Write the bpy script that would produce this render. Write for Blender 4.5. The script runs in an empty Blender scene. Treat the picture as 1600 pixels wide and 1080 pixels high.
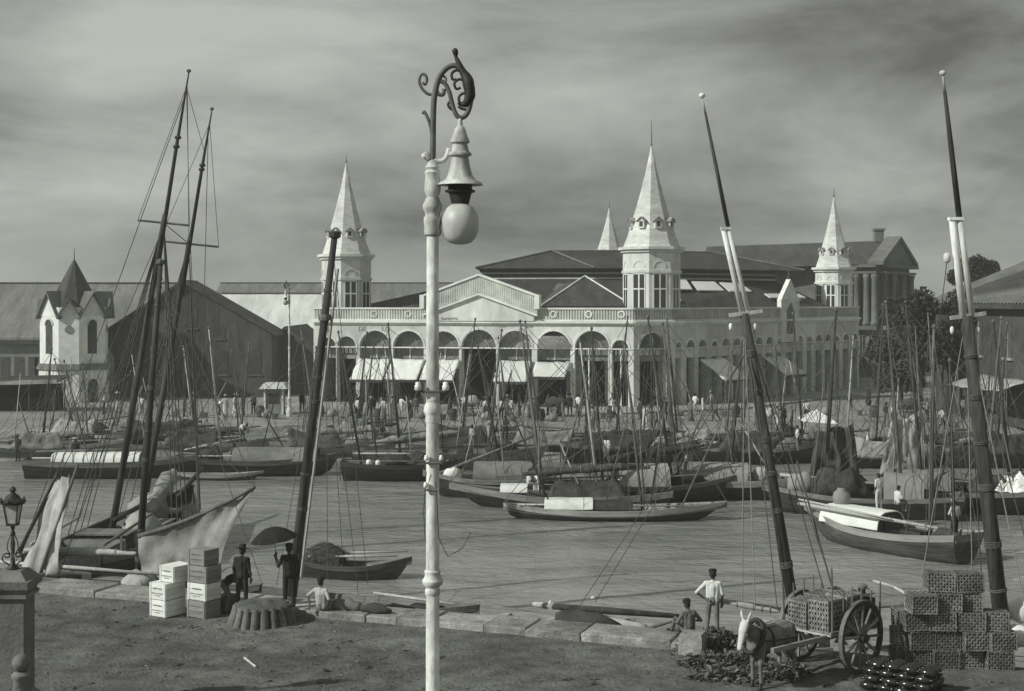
import bpy, bmesh, math, random
from mathutils import Vector, Matrix, noise
R = math.radians
PI = math.pi
random.seed(11)
sc = bpy.context.scene
COL = sc.collection

# ---------------------------------------------------------------- camera
F, CX, HY, CZ = 2200.0, 800.0, 470.0, 9.2      # focal length, principal point, horizon row (photo pixels), eye height
cam = bpy.data.cameras.new('camera')
cam.sensor_width = 36
cam.lens = 36 * F / 1600
cam.shift_y = -(540 - HY) / 1600
cam.clip_end = 6000
camo = bpy.data.objects.new('camera', cam)
camo.location = (0, 0, CZ)
camo.rotation_euler = (R(90), 0, 0)
COL.objects.link(camo)
sc.camera = camo

# ---------------------------------------------------------------- light
SUN = Vector((-0.75, -0.36, 0.555)).normalized()
TINT = (0.975, 1.0, 0.93)
def tint(v): return (v * TINT[0], v * TINT[1], v * TINT[2], 1)
wd = bpy.data.worlds.new('World')
sc.world = wd
wd.use_nodes = True
nt = wd.node_tree
nt.nodes.clear()
N = nt.nodes.new
L_ = nt.links.new
wout = N('ShaderNodeOutputWorld'); bg = N('ShaderNodeBackground'); bg.inputs['Strength'].default_value = 0.1
sky = N('ShaderNodeTexSky'); sky.sky_type = 'NISHITA'; sky.sun_disc = False
sky.sun_elevation = math.asin(SUN.z); sky.sun_rotation = math.atan2(SUN.x, SUN.y)
bw = N('ShaderNodeRGBToBW'); L_(sky.outputs[0], bw.inputs[0])
# overcast layer: grey cloud banks seen against that sky
tc = N('ShaderNodeTexCoord'); mp = N('ShaderNodeMapping'); mp.inputs['Scale'].default_value = (2.501, 2.501, 8.02)
mp.inputs['Location'].default_value = (2.7206, -4.805, 5.2816)
L_(tc.outputs['Generated'], mp.inputs['Vector'])
nz = N('ShaderNodeTexNoise'); nz.inputs['Scale'].default_value = 1.15; nz.inputs['Detail'].default_value = 9
nz.inputs['Roughness'].default_value = 0.56; nz.inputs['Distortion'].default_value = 0.35
L_(mp.outputs[0], nz.inputs['Vector'])
rp = N('ShaderNodeValToRGB')
rp.color_ramp.elements[0].position = 0.34; rp.color_ramp.elements[0].color = (0.38, 0.38, 0.38, 1)
rp.color_ramp.elements[1].position = 0.68; rp.color_ramp.elements[1].color = (1.6, 1.6, 1.6, 1)
L_(nz.outputs['Fac'], rp.inputs[0])
# clouds even out the clear-sky gradient
ev = N('ShaderNodeMath'); ev.operation = 'POWER'; ev.inputs[1].default_value = 0.25; L_(bw.outputs[0], ev.inputs[0])
mu = N('ShaderNodeMath'); mu.operation = 'MULTIPLY'; L_(ev.outputs[0], mu.inputs[0]); L_(rp.outputs[0], mu.inputs[1])
tn = N('ShaderNodeMix'); tn.data_type = 'RGBA'; tn.blend_type = 'MULTIPLY'; tn.inputs[0].default_value = 1
SKY_GAIN = 2.35
tn.inputs[6].default_value = (0.975 * SKY_GAIN, 1.0 * SKY_GAIN, 0.935 * SKY_GAIN, 1)
L_(mu.outputs[0], tn.inputs[7]); L_(tn.outputs[2], bg.inputs['Color']); L_(bg.outputs[0], wout.inputs[0])
sl = bpy.data.lights.new('sun', 'SUN'); sl.energy = 3.7; sl.angle = R(0.6); sl.color = (1.0, 1.0, 0.97)
so = bpy.data.objects.new('sun', sl); so.location = (-60, -20, 60)
so.rotation_euler = (-SUN).to_track_quat('-Z', 'Y').to_euler()
COL.objects.link(so)
sc.view_settings.view_transform = 'Standard'
sc.view_settings.look = 'None'
sc.view_settings.exposure = 0.0
sc.view_settings.gamma = 1.0

# ---------------------------------------------------------------- helpers
def P(px, py, Y):
    return Vector(((px - CX) / F * Y, Y, CZ - (py - HY) / F * Y))
def G(px, py, z=0.0):
    return P(px, py, F * (CZ - z) / (py - HY))
def lerp(a, b, t): return a + (b - a) * t

def gm(name, v, rough=0.85, var=0.25, scale=2.0, bump=0.0, bscale=12.0, metal=0.0, spec=0.3, stretch=(1, 1, 1), bdist=0.05, var2=0.0, planks=0.0, rnd=0.16):
    """procedural grey material: two noises for colour wear, one for relief"""
    m = bpy.data.materials.new(name); m.use_nodes = True
    t = m.node_tree; b = t.nodes['Principled BSDF']
    b.inputs['Roughness'].default_value = rough; b.inputs['Metallic'].default_value = metal
    b.inputs['Specular IOR Level'].default_value = spec
    tc = t.nodes.new('ShaderNodeTexCoord'); mp = t.nodes.new('ShaderNodeMapping'); mp.inputs['Scale'].default_value = stretch
    t.links.new(tc.outputs['Object'], mp.inputs['Vector'])
    oi = t.nodes.new('ShaderNodeObjectInfo'); va = t.nodes.new('ShaderNodeVectorMath'); va.operation = 'MULTIPLY_ADD'
    va.inputs[1].default_value = (1, 1, 1)
    cmb = t.nodes.new('ShaderNodeCombineXYZ'); mm = t.nodes.new('ShaderNodeMath'); mm.operation = 'MULTIPLY'; mm.inputs[1].default_value = 37
    t.links.new(oi.outputs['Random'], mm.inputs[0]); t.links.new(mm.outputs[0], cmb.inputs[0]); t.links.new(mm.outputs[0], cmb.inputs[1])
    t.links.new(mp.outputs[0], va.inputs[0]); t.links.new(cmb.outputs[0], va.inputs[2])
    n1 = t.nodes.new('ShaderNodeTexNoise'); n1.inputs['Scale'].default_value = scale; n1.inputs['Detail'].default_value = 7
    n1.inputs['Roughness'].default_value = 0.65
    t.links.new(va.outputs[0], n1.inputs['Vector'])
    r = t.nodes.new('ShaderNodeValToRGB'); e = r.color_ramp.elements
    e[0].position = 0.32; e[0].color = tint(v * (1 - var)); e[1].position = 0.68; e[1].color = tint(v * (1 + var))
    t.links.new(n1.outputs['Fac'], r.inputs[0])
    src = r.outputs[0]
    if var2:
        n2 = t.nodes.new('ShaderNodeTexNoise'); n2.inputs['Scale'].default_value = scale * 0.17; n2.inputs['Detail'].default_value = 3
        t.links.new(va.outputs[0], n2.inputs['Vector'])
        r2 = t.nodes.new('ShaderNodeValToRGB'); e = r2.color_ramp.elements
        e[0].position = 0.35; e[0].color = (1 - var2,) * 3 + (1,); e[1].position = 0.65; e[1].color = (1 + var2,) * 3 + (1,)
        t.links.new(n2.outputs['Fac'], r2.inputs[0])
        mx = t.nodes.new('ShaderNodeMix'); mx.data_type = 'RGBA'; mx.blend_type = 'MULTIPLY'; mx.inputs[0].default_value = 1
        t.links.new(src, mx.inputs[6]); t.links.new(r2.outputs[0], mx.inputs[7]); src = mx.outputs[2]
    # no two pieces weather quite alike
    rm = t.nodes.new('ShaderNodeMapRange'); rm.inputs['To Min'].default_value = 1 - rnd; rm.inputs['To Max'].default_value = 1 + rnd
    t.links.new(oi.outputs['Random'], rm.inputs['Value'])
    rx = t.nodes.new('ShaderNodeMix'); rx.data_type = 'RGBA'; rx.blend_type = 'MULTIPLY'; rx.inputs[0].default_value = 1
    t.links.new(src, rx.inputs[6]); t.links.new(rm.outputs[0], rx.inputs[7]); src = rx.outputs[2]
    t.links.new(src, b.inputs['Base Color'])
    if bump:
        n3 = t.nodes.new('ShaderNodeTexNoise'); n3.inputs['Scale'].default_value = bscale; n3.inputs['Detail'].default_value = 6
        t.links.new(va.outputs[0], n3.inputs['Vector'])
        bp = t.nodes.new('ShaderNodeBump'); bp.inputs['Strength'].default_value = bump; bp.inputs['Distance'].default_value = bdist
        t.links.new(n3.outputs['Fac'], bp.inputs['Height']); t.links.new(bp.outputs[0], b.inputs['Normal'])
        if planks:
            wv = t.nodes.new('ShaderNodeTexWave'); wv.wave_type = 'BANDS'; wv.bands_direction = 'Z'; wv.wave_profile = 'SAW'; wv.inputs['Scale'].default_value = planks; wv.inputs['Distortion'].default_value = 0.6; wv.inputs['Detail'].default_value = 1
            t.links.new(tc.outputs['Object'], wv.inputs['Vector'])
            b2 = t.nodes.new('ShaderNodeBump'); b2.inputs['Strength'].default_value = 0.8; b2.inputs['Distance'].default_value = 0.05
            t.links.new(wv.outputs['Fac'], b2.inputs['Height']); t.links.new(bp.outputs[0], b2.inputs['Normal']); t.links.new(b2.outputs[0], b.inputs['Normal'])
    return m

M = {}
def mk(key, *a, **k): M[key] = gm(key, *a, **k)
mk('earth', 0.13, 0.95, 0.42, 1.3, 0.9, 9.0, spec=0.1, bdist=0.06, var2=0.3)
mk('far_street', 0.27, 0.95, 0.25, 0.5, 0.4, 3.0, spec=0.1, var2=0.2)
mk('ramp_stone', 0.25, 0.9, 0.35, 1.2, 0.8, 3.0, spec=0.15, var2=0.25)
mk('coping', 0.25, 0.9, 0.4, 2.2, 0.9, 9.0, spec=0.15, var2=0.35)
mk('wall_dark_stone', 0.10, 0.9, 0.4, 1.5, 0.7, 5.0)
mk('plaster', 0.62, 0.85, 0.2, 0.9, 0.25, 6.0, var2=0.2, stretch=(1.6, 1.6, 0.5))
mk('plaster_trim', 0.74, 0.8, 0.16, 1.0, var2=0.12)
mk('plaster_slat', 0.62, 0.85, 0.2, 1.0, var2=0.15)
mk('spire', 0.64, 0.7, 0.2, 1.5, 0.5, 9.0, stretch=(1, 1, 3), var2=0.15)
mk('tower_white', 0.78, 0.8, 0.16, 1.0, 0.2, 6.0, var2=0.12)
mk('roof_dark', 0.06, 0.9, 0.35, 1.3, 0.8, 6.0, stretch=(4, 1, 1), var2=0.25)
mk('roof_mid', 0.16, 0.85, 0.25, 1.0, 0.6, 5.0, stretch=(5, 1, 1), var2=0.2)
mk('roof_pale', 0.62, 0.7, 0.14, 0.8, 0.4, 8.0, stretch=(6, 1, 1), var2=0.15)
mk('skylight', 0.85, 0.35, 0.1, 1.0, spec=0.6)
mk('glass_dark', 0.035, 0.12, 0.3, 2.0, spec=0.6)
mk('glass_mid', 0.16, 0.3, 0.35, 1.4, spec=0.5)
mk('panel_grey', 0.24, 0.85, 0.3, 2.0, var2=0.2)
mk('panel_dark', 0.07, 0.85, 0.3, 2.0)
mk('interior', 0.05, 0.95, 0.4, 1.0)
mk('shed_wall', 0.075, 0.9, 0.35, 0.8, 0.5, 4.0, stretch=(3, 3, 0.6), var2=0.25)
mk('wall_grey', 0.26, 0.9, 0.2, 0.7, 0.4, 5.0, var2=0.2)
mk('classic_stone', 0.15, 0.9, 0.25, 0.9, 0.4, 5.0, var2=0.2)
mk('house_wall', 0.065, 0.9, 0.35, 0.7, 0.6, 4.0, var2=0.3)  # shade on the sun-facing house front is put into this dark colour
mk('cloth_white', 0.74, 0.9, 0.1, 2.0, 0.3, 6.0, spec=0.1)
mk('cloth_grey', 0.24, 0.95, 0.22, 1.5, 0.5, 5.0, spec=0.1, var2=0.2)
mk('cloth_pale', 0.34, 0.95, 0.18, 1.5, 0.5, 6.0, spec=0.1, var2=0.2)
mk('cloth_dark', 0.06, 0.95, 0.35, 2.0, 0.5, 6.0, spec=0.1, var2=0.2)
mk('sail_worn', 0.37, 0.95, 0.3, 1.3, 0.6, 4.0, spec=0.1, var2=0.35)
mk('hull_dark', 0.04, 0.7, 0.6, 2.0, 0.4, 8.0, stretch=(0.4, 2, 4), var2=0.4, planks=1.2)
mk('hull_grey', 0.17, 0.75, 0.45, 2.0, 0.4, 8.0, stretch=(0.4, 2, 4), var2=0.4, planks=1.2)
mk('hull_mid', 0.085, 0.75, 0.5, 2.0, 0.4, 8.0, stretch=(0.4, 2, 4), var2=0.4, planks=1.2)
mk('hull_pale', 0.36, 0.7, 0.25, 2.0, 0.3, 8.0, stretch=(0.4, 2, 4), var2=0.25)
mk('wood_pale', 0.42, 0.8, 0.3, 3.0, 0.4, 12.0, stretch=(0.4, 3, 3), var2=0.2)
mk('wood_mid', 0.2, 0.85, 0.35, 3.0, 0.4, 12.0, stretch=(0.4, 3, 3), var2=0.25)
mk('wood_dark', 0.055, 0.85, 0.4, 3.0, 0.4, 12.0, stretch=(0.5, 3, 3), var2=0.25)
mk('spar', 0.05, 0.75, 0.55, 5.0, 0.7, 22.0, stretch=(4, 4, 0.25), var2=0.4, bdist=0.03)
mk('spar_mid', 0.13, 0.75, 0.3, 4.0, 0.3, 20.0, stretch=(3, 3, 0.3), var2=0.25)
mk('spar_pale', 0.42, 0.75, 0.25, 4.0, 0.3, 20.0, stretch=(3, 3, 0.3))
mk('paint_white', 0.68, 0.6, 0.22, 5.0, var2=0.2, stretch=(2, 2, 0.5))
mk('rope', 0.10, 0.95, 0.3, 8.0)
mk('rope_pale', 0.28, 0.95, 0.3, 8.0)
mk('lamp_paint', 0.6, 0.65, 0.3, 14.0, 0.5, 60.0, spec=0.25, bdist=0.006, var2=0.35, stretch=(1, 1, 0.35))
mk('iron_grey', 0.14, 0.6, 0.3, 8.0, spec=0.4)
mk('iron_dark', 0.035, 0.55, 0.35, 8.0, spec=0.4)
mk('globe', 0.5, 0.45, 0.2, 5.0, spec=0.3, var2=0.15)
mk('porcelain', 0.8, 0.25, 0.05, 5.0, spec=0.5)
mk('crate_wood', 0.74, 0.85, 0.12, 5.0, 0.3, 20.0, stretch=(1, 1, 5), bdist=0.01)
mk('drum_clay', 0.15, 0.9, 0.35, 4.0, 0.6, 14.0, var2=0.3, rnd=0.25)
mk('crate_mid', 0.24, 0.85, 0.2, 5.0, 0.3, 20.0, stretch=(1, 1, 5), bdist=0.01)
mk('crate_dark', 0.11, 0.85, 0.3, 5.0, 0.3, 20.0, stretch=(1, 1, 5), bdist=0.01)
mk('ink', 0.12, 0.9, 0.3, 20.0)
mk('wicker', 0.22, 0.9, 0.45, 9.0, 0.4, 30.0, bdist=0.01, var2=0.35, rnd=0.35)
mk('wicker_in', 0.03, 0.95, 0.3, 4.0)
mk('leaf', 0.075, 0.75, 0.5, 6.0, var2=0.4)
mk('leaf_pale', 0.13, 0.8, 0.4, 6.0, var2=0.3)
mk('leaf_tree', 0.05, 0.8, 0.45, 1.2, var2=0.4)
mk('bark', 0.06, 0.9, 0.3, 5.0)
mk('thatch', 0.075, 0.95, 0.5, 8.0, 0.8, 25.0)
mk('glazed', 0.018, 0.16, 0.3, 4.0, spec=0.8)
mk('skin', 0.085, 0.6, 0.15, 6.0, spec=0.3)
mk('skin_light', 0.2, 0.6, 0.15, 6.0, spec=0.3)
mk('hair', 0.015, 0.7, 0.3, 12.0)
mk('w_white', 0.6, 0.9, 0.1, 4.0, 0.3, 14.0, spec=0.1, bdist=0.02)
mk('w_pale', 0.42, 0.9, 0.15, 4.0, 0.3, 14.0, spec=0.1, bdist=0.02)
mk('w_grey', 0.16, 0.9, 0.2, 4.0, 0.3, 14.0, spec=0.1, bdist=0.02)
mk('w_dark', 0.03, 0.9, 0.3, 4.0, 0.3, 14.0, spec=0.1, bdist=0.02)
mk('hide', 0.2, 0.85, 0.35, 5.0, 0.3, 40.0, spec=0.15, bdist=0.01, var2=0.3)
mk('hide_white', 0.66, 0.85, 0.12, 5.0, 0.3, 40.0, spec=0.15, bdist=0.01)
mk('leather', 0.03, 0.6, 0.3, 9.0)
mk('pier_stone', 0.16, 0.9, 0.25, 2.0, 0.5, 10.0, var2=0.25)

M['globe'].node_tree.nodes['Principled BSDF'].inputs['Transmission Weight'].default_value = 0.2

class MB:
    """collects shapes, then links them as one mesh object"""
    def __init__(s): s.v = []; s.f = []; s.m = []
    def add(s, vs, fs, mi=0):
        o = len(s.v); s.v.extend([tuple(v) for v in vs]); s.f.extend([tuple(i + o for i in f) for f in fs]); s.m.extend([mi] * len(fs)); return s
    def box(s, c, d, rot=None, mi=0):
        c = Vector(c); x, y, z = d[0] / 2, d[1] / 2, d[2] / 2
        vs = [Vector(p) for p in ((-x, -y, -z), (x, -y, -z), (x, y, -z), (-x, y, -z), (-x, -y, z), (x, -y, z), (x, y, z), (-x, y, z))]
        if rot is not None: vs = [rot @ p for p in vs]
        return s.add([c + p for p in vs], ((0, 3, 2, 1), (4, 5, 6, 7), (0, 1, 5, 4), (1, 2, 6, 5), (2, 3, 7, 6), (3, 0, 4, 7)), mi)
    def hexa(s, b, t, mi=0):
        n = len(b)
        return s.add(list(b) + list(t), [tuple(range(n))[::-1], tuple(range(n, 2 * n))] + [(i, (i + 1) % n, n + (i + 1) % n, n + i) for i in range(n)], mi)
    def bar(s, a, b, w, h=None, up=(0, 0, 1), mi=0):
        a = Vector(a); b = Vector(b); d = b - a; l = d.length; d.normalize(); h = h or w
        u = Vector(up); sx = d.cross(u)
        if sx.length < 1e-4: sx = d.cross(Vector((1, 0, 0)))
        sx.normalize(); sz = sx.cross(d)
        q = [sx * (i * w / 2) + sz * (j * h / 2) for i, j in ((-1, -1), (1, -1), (1, 1), (-1, 1))]
        return s.hexa([a + k for k in q], [b + k for k in q], mi)
    def tube(s, pts, rs, n=8, mi=0, cap=True, squash=None):
        pts = [Vector(p) for p in pts]
        if not isinstance(rs, (list, tuple)): rs = [rs] * len(pts)
        o = len(s.v); nx = None
        for i, p in enumerate(pts):
            d = (pts[min(i + 1, len(pts) - 1)] - pts[max(i - 1, 0)]).normalized()
            if nx is None:
                nx = d.cross(Vector((0.13, 0.97, 0.2)))
                if nx.length < 1e-3: nx = d.cross(Vector((1, 0, 0)))
            nx = (nx - d * nx.dot(d)).normalized(); ny = d.cross(nx)
            for k in range(n):
                a = 2 * PI * k / n
                s.v.append(tuple(p + (nx * math.cos(a) + ny * math.sin(a)) * rs[i]))
        for i in range(len(pts) - 1):
            for k in range(n):
                k2 = (k + 1) % n
                s.f.append((o + i * n + k, o + i * n + k2, o + (i + 1) * n + k2, o + (i + 1) * n + k)); s.m.append(mi)
        if cap:
            s.f.append(tuple(o + k for k in range(n))[::-1]); s.m.append(mi)
            e = o + (len(pts) - 1) * n
            s.f.append(tuple(e + k for k in range(n))); s.m.append(mi)
        return s
    def lathe(s, prof, c=(0, 0, 0), n=16, mi=0, sq=1.0):
        c = Vector(c); o = len(s.v)
        for r, z in prof:
            for k in range(n):
                a = 2 * PI * (k + 0.5) / n
                s.v.append((c.x + r * math.cos(a), c.y + r * math.sin(a) * sq, c.z + z))
        for i in range(len(prof) - 1):
            for k in range(n):
                k2 = (k + 1) % n
                s.f.append((o + i * n + k, o + i * n + k2, o + (i + 1) * n + k2, o + (i + 1) * n + k)); s.m.append(mi)
        s.f.append(tuple(o + k for k in range(n))[::-1]); s.m.append(mi)
        e = o + (len(prof) - 1) * n
        s.f.append(tuple(e + k for k in range(n))); s.m.append(mi)
        return s
    def capsule(s, a, b, ra, rb, n=10, mi=0):
        a = Vector(a); b = Vector(b); d = b - a
        if d.length < 1e-5: d = Vector((0, 0, 1e-3)); b = a + d
        d.normalize(); pts = []; rs = []
        for t in (0.02, 0.35, 0.7, 0.92): pts.append(a - d * ra * math.sqrt(1 - t * t)); rs.append(ra * t)
        pts.append(a); rs.append(ra); pts.append(b); rs.append(rb)
        for t in (0.92, 0.7, 0.35, 0.02): pts.append(b + d * rb * math.sqrt(1 - t * t)); rs.append(rb * t)
        return s.tube(pts, rs, n, mi)
    def cloth(s, p00, p10, p01, p11, nu=12, nv=10, sag=0.0, wr=0.04, seed=0, th=0.02, fold=0.0, mi=0):
        """draped sheet with thickness: p00-p10 is the top edge, p01-p11 the bottom"""
        p00, p10, p01, p11 = map(Vector, (p00, p10, p01, p11))
        nrm = (p10 - p00).cross(p01 - p00)
        if nrm.length < 1e-6: nrm = Vector((0, -1, 0))
        nrm.normalize(); g = []
        for lay in (0, 1):
            for j in range(nv + 1):
                for i in range(nu + 1):
                    u, v = i / nu, j / nv
                    p = lerp(lerp(p00, p10, u), lerp(p01, p11, u), v)
                    w = noise.noise(Vector((u * 5 + seed, v * 3, seed * 1.7))) * wr * 2 + noise.noise(Vector((u * 13, v * 4 + seed, seed))) * wr
                    w += fold * math.sin(u * 23 + seed + 2 * noise.noise(Vector((u * 4, v * 2, seed)))) * (0.3 + v)
                    p = p + nrm * (w - lay * th); p.z -= sag * 4 * u * (1 - u) * (0.25 + 0.75 * (1 - v)) if sag else 0
                    g.append(p)
        W = nu + 1; K = W * (nv + 1); fs = []
        for j in range(nv):
            for i in range(nu):
                a = j * W + i
                fs.append((a, a + 1, a + W + 1, a + W)); fs.append((K + a, K + a + W, K + a + W + 1, K + a + 1))
        for i in range(nu):
            fs.append((i, K + i, K + i + 1, i + 1)); b = nv * W + i; fs.append((b, b + 1, K + b + 1, K + b))
        for j in range(nv):
            a = j * W; fs.append((a, a + W, K + a + W, K + a)); a += nu; fs.append((a, K + a, K + a + W, a + W))
        return s.add(g, fs, mi)
    def lump(s, pts, rs, n=9, amp=0.35, seed=0, mi=0):
        """lumpy bundle along a path (furled sail, heap of cloth)"""
        pts = [Vector(p) for p in pts]; fine = []; fr = []
        for i in range(len(pts) - 1):
            k = max(3, int((pts[i + 1] - pts[i]).length / 0.22))
            k = min(k, 24)
            for j in range(k):
                t = j / k; fine.append(lerp(pts[i], pts[i + 1], t)); fr.append(lerp(rs[i], rs[i + 1], t))
        fine.append(pts[-1]); fr.append(rs[-1]); o = len(s.v)
        s.tube(fine, fr, n, mi)
        for q in range(o, len(s.v)):
            v = Vector(s.v[q]); i = (q - o) // n; c = fine[min(i, len(fine) - 1)]
            k = 1 + amp * (noise.noise(v * 2.3 + Vector((seed, 0, 0))) + 0.6 * noise.noise(v * 6 + Vector((0, seed, 0))))
            s.v[q] = tuple(c + (v - c) * max(0.3, k))
        return s
    def build(s, name, mat, parent=None, smooth=False, off=None, label=None):
        me = bpy.data.meshes.new(name)
        vs = s.v
        if off is not None: vs = [(v[0] - off[0], v[1] - off[1], v[2] - off[2]) for v in vs]
        me.from_pydata(vs, [], s.f)
        mats = mat if isinstance(mat, (list, tuple)) else [mat]
        for k in mats: me.materials.append(M[k] if isinstance(k, str) else k)
        if len(mats) > 1: me.polygons.foreach_set('material_index', s.m)
        bm = bmesh.new(); bm.from_mesh(me); bmesh.ops.recalc_face_normals(bm, faces=bm.faces); bm.to_mesh(me); bm.free()
        if smooth is True: me.polygons.foreach_set('use_smooth', [True] * len(me.polygons))
        elif smooth:
            me.polygons.foreach_set('use_smooth', [True] * len(me.polygons)); me.set_sharp_from_angle(angle=R(smooth))
        me.update()
        o = bpy.data.objects.new(name, me); COL.objects.link(o)
        if parent is not None: o.parent = parent
        if label: o['label'] = label
        return o

def tag(o, label, cat, group=None, kind=None):
    if label: o['label'] = label
    if cat: o['category'] = cat
    if group: o['group'] = group
    if kind: o['kind'] = kind
    return o
def thing(name, label, cat, loc=(0, 0, 0), rz=0.0, group=None):
    o = bpy.data.objects.new(name, None); o.empty_display_size = 0.3; COL.objects.link(o)
    o.location = loc; o.rotation_euler = (0, 0, rz)
    return tag(o, label, cat, group)
def solo(name, mb, mat, label, cat, loc=None, group=None, smooth=False):
    """one-mesh thing, its origin at loc"""
    o = mb.build(name, mat, None, smooth, off=loc)
    if loc is not None: o.location = loc
    return tag(o, label, cat, group)
def copy_tree(o, parent=None):
    c = o.copy(); COL.objects.link(c); c.parent = parent
    if parent is not None: c.matrix_parent_inverse = o.matrix_parent_inverse.copy()
    for ch in list(o.children): copy_tree(ch, c)
    return c
def text_mesh(txt, size, name, mat, parent, loc, rot, ext=0.01):
    cu = bpy.data.curves.new(name, 'FONT'); cu.body = txt; cu.size = size; cu.extrude = ext; cu.align_x = 'CENTER'; cu.resolution_u = 2
    t = bpy.data.objects.new(name + '_tmp', cu); COL.objects.link(t)
    dg = bpy.context.evaluated_depsgraph_get()
    me = bpy.data.meshes.new_from_object(t.evaluated_get(dg)); bpy.data.objects.remove(t); bpy.data.curves.remove(cu)
    me.name = name; me.materials.clear(); me.materials.append(M[mat])
    o = bpy.data.objects.new(name, me); COL.objects.link(o); o.parent = parent; o.location = loc; o.rotation_euler = rot
    return o

# ================================================================ SETTING
WZ = -1.5                                            # water level, quay tops are z = 0
def QF(x): return 37.1 - 0.38 * (x - 4.3)            # inner edge of the stone coping
def QB(x): return QF(x) + 1.5                        # water edge of the quay

def water():
    m = gm('harbour_water', 0.235, 0.1, 0.3, 0.3, spec=0.5, stretch=(0.4, 1, 1), var2=0.1)
    t = m.node_tree; b = t.nodes['Principled BSDF']; b.inputs['IOR'].default_value = 1.33
    tc = t.nodes.new('ShaderNodeTexCoord'); last = None
    for sx, sy, s, st, d in ((0.6, 1.0, 0.8, 0.55, 0.3), (0.7, 1.1, 2.7, 0.6, 0.13), (0.8, 1.2, 8, 0.5, 0.04)):
        mp = t.nodes.new('ShaderNodeMapping'); mp.inputs['Scale'].default_value = (sx, sy, 1); mp.inputs['Rotation'].default_value = (0, 0, R(-3 + s))
        nz = t.nodes.new('ShaderNodeTexNoise'); nz.inputs['Scale'].default_value = s; nz.inputs['Detail'].default_value = 3
        bp = t.nodes.new('ShaderNodeBump'); bp.inputs['Strength'].default_value = st; bp.inputs['Distance'].default_value = d
        t.links.new(tc.outputs['Object'], mp.inputs[0]); t.links.new(mp.outputs[0], nz.inputs[0]); t.links.new(nz.outputs['Fac'], bp.inputs['Height'])
        if last: t.links.new(last, bp.inputs['Normal'])
        last = bp.outputs[0]
    t.links.new(last, b.inputs['Normal'])
    mb = MB(); xs = [-400, -90] + [x * 1.0 for x in range(-40, 61)] + [110, 400]; ys = [30 + 0.8 * k for k in range(96)]
    for y in ys:
        for x in xs:
            z = WZ + 0.05 * noise.noise(Vector((x * 0.5, y * 0.9, 0))) + 0.03 * noise.noise(Vector((x * 1.3, y * 2.1, 5)))
            mb.v.append((x, y, z))
    W = len(xs)
    mb.add([], []); mb.f = [(j * W + i, j * W + i + 1, (j + 1) * W + i + 1, (j + 1) * W + i) for j in range(len(ys) - 1) for i in range(W - 1)]; mb.m = [0] * len(mb.f)
    o = mb.build('water', m, None, True); tag(o, None, None, kind='structure')
water()

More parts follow.
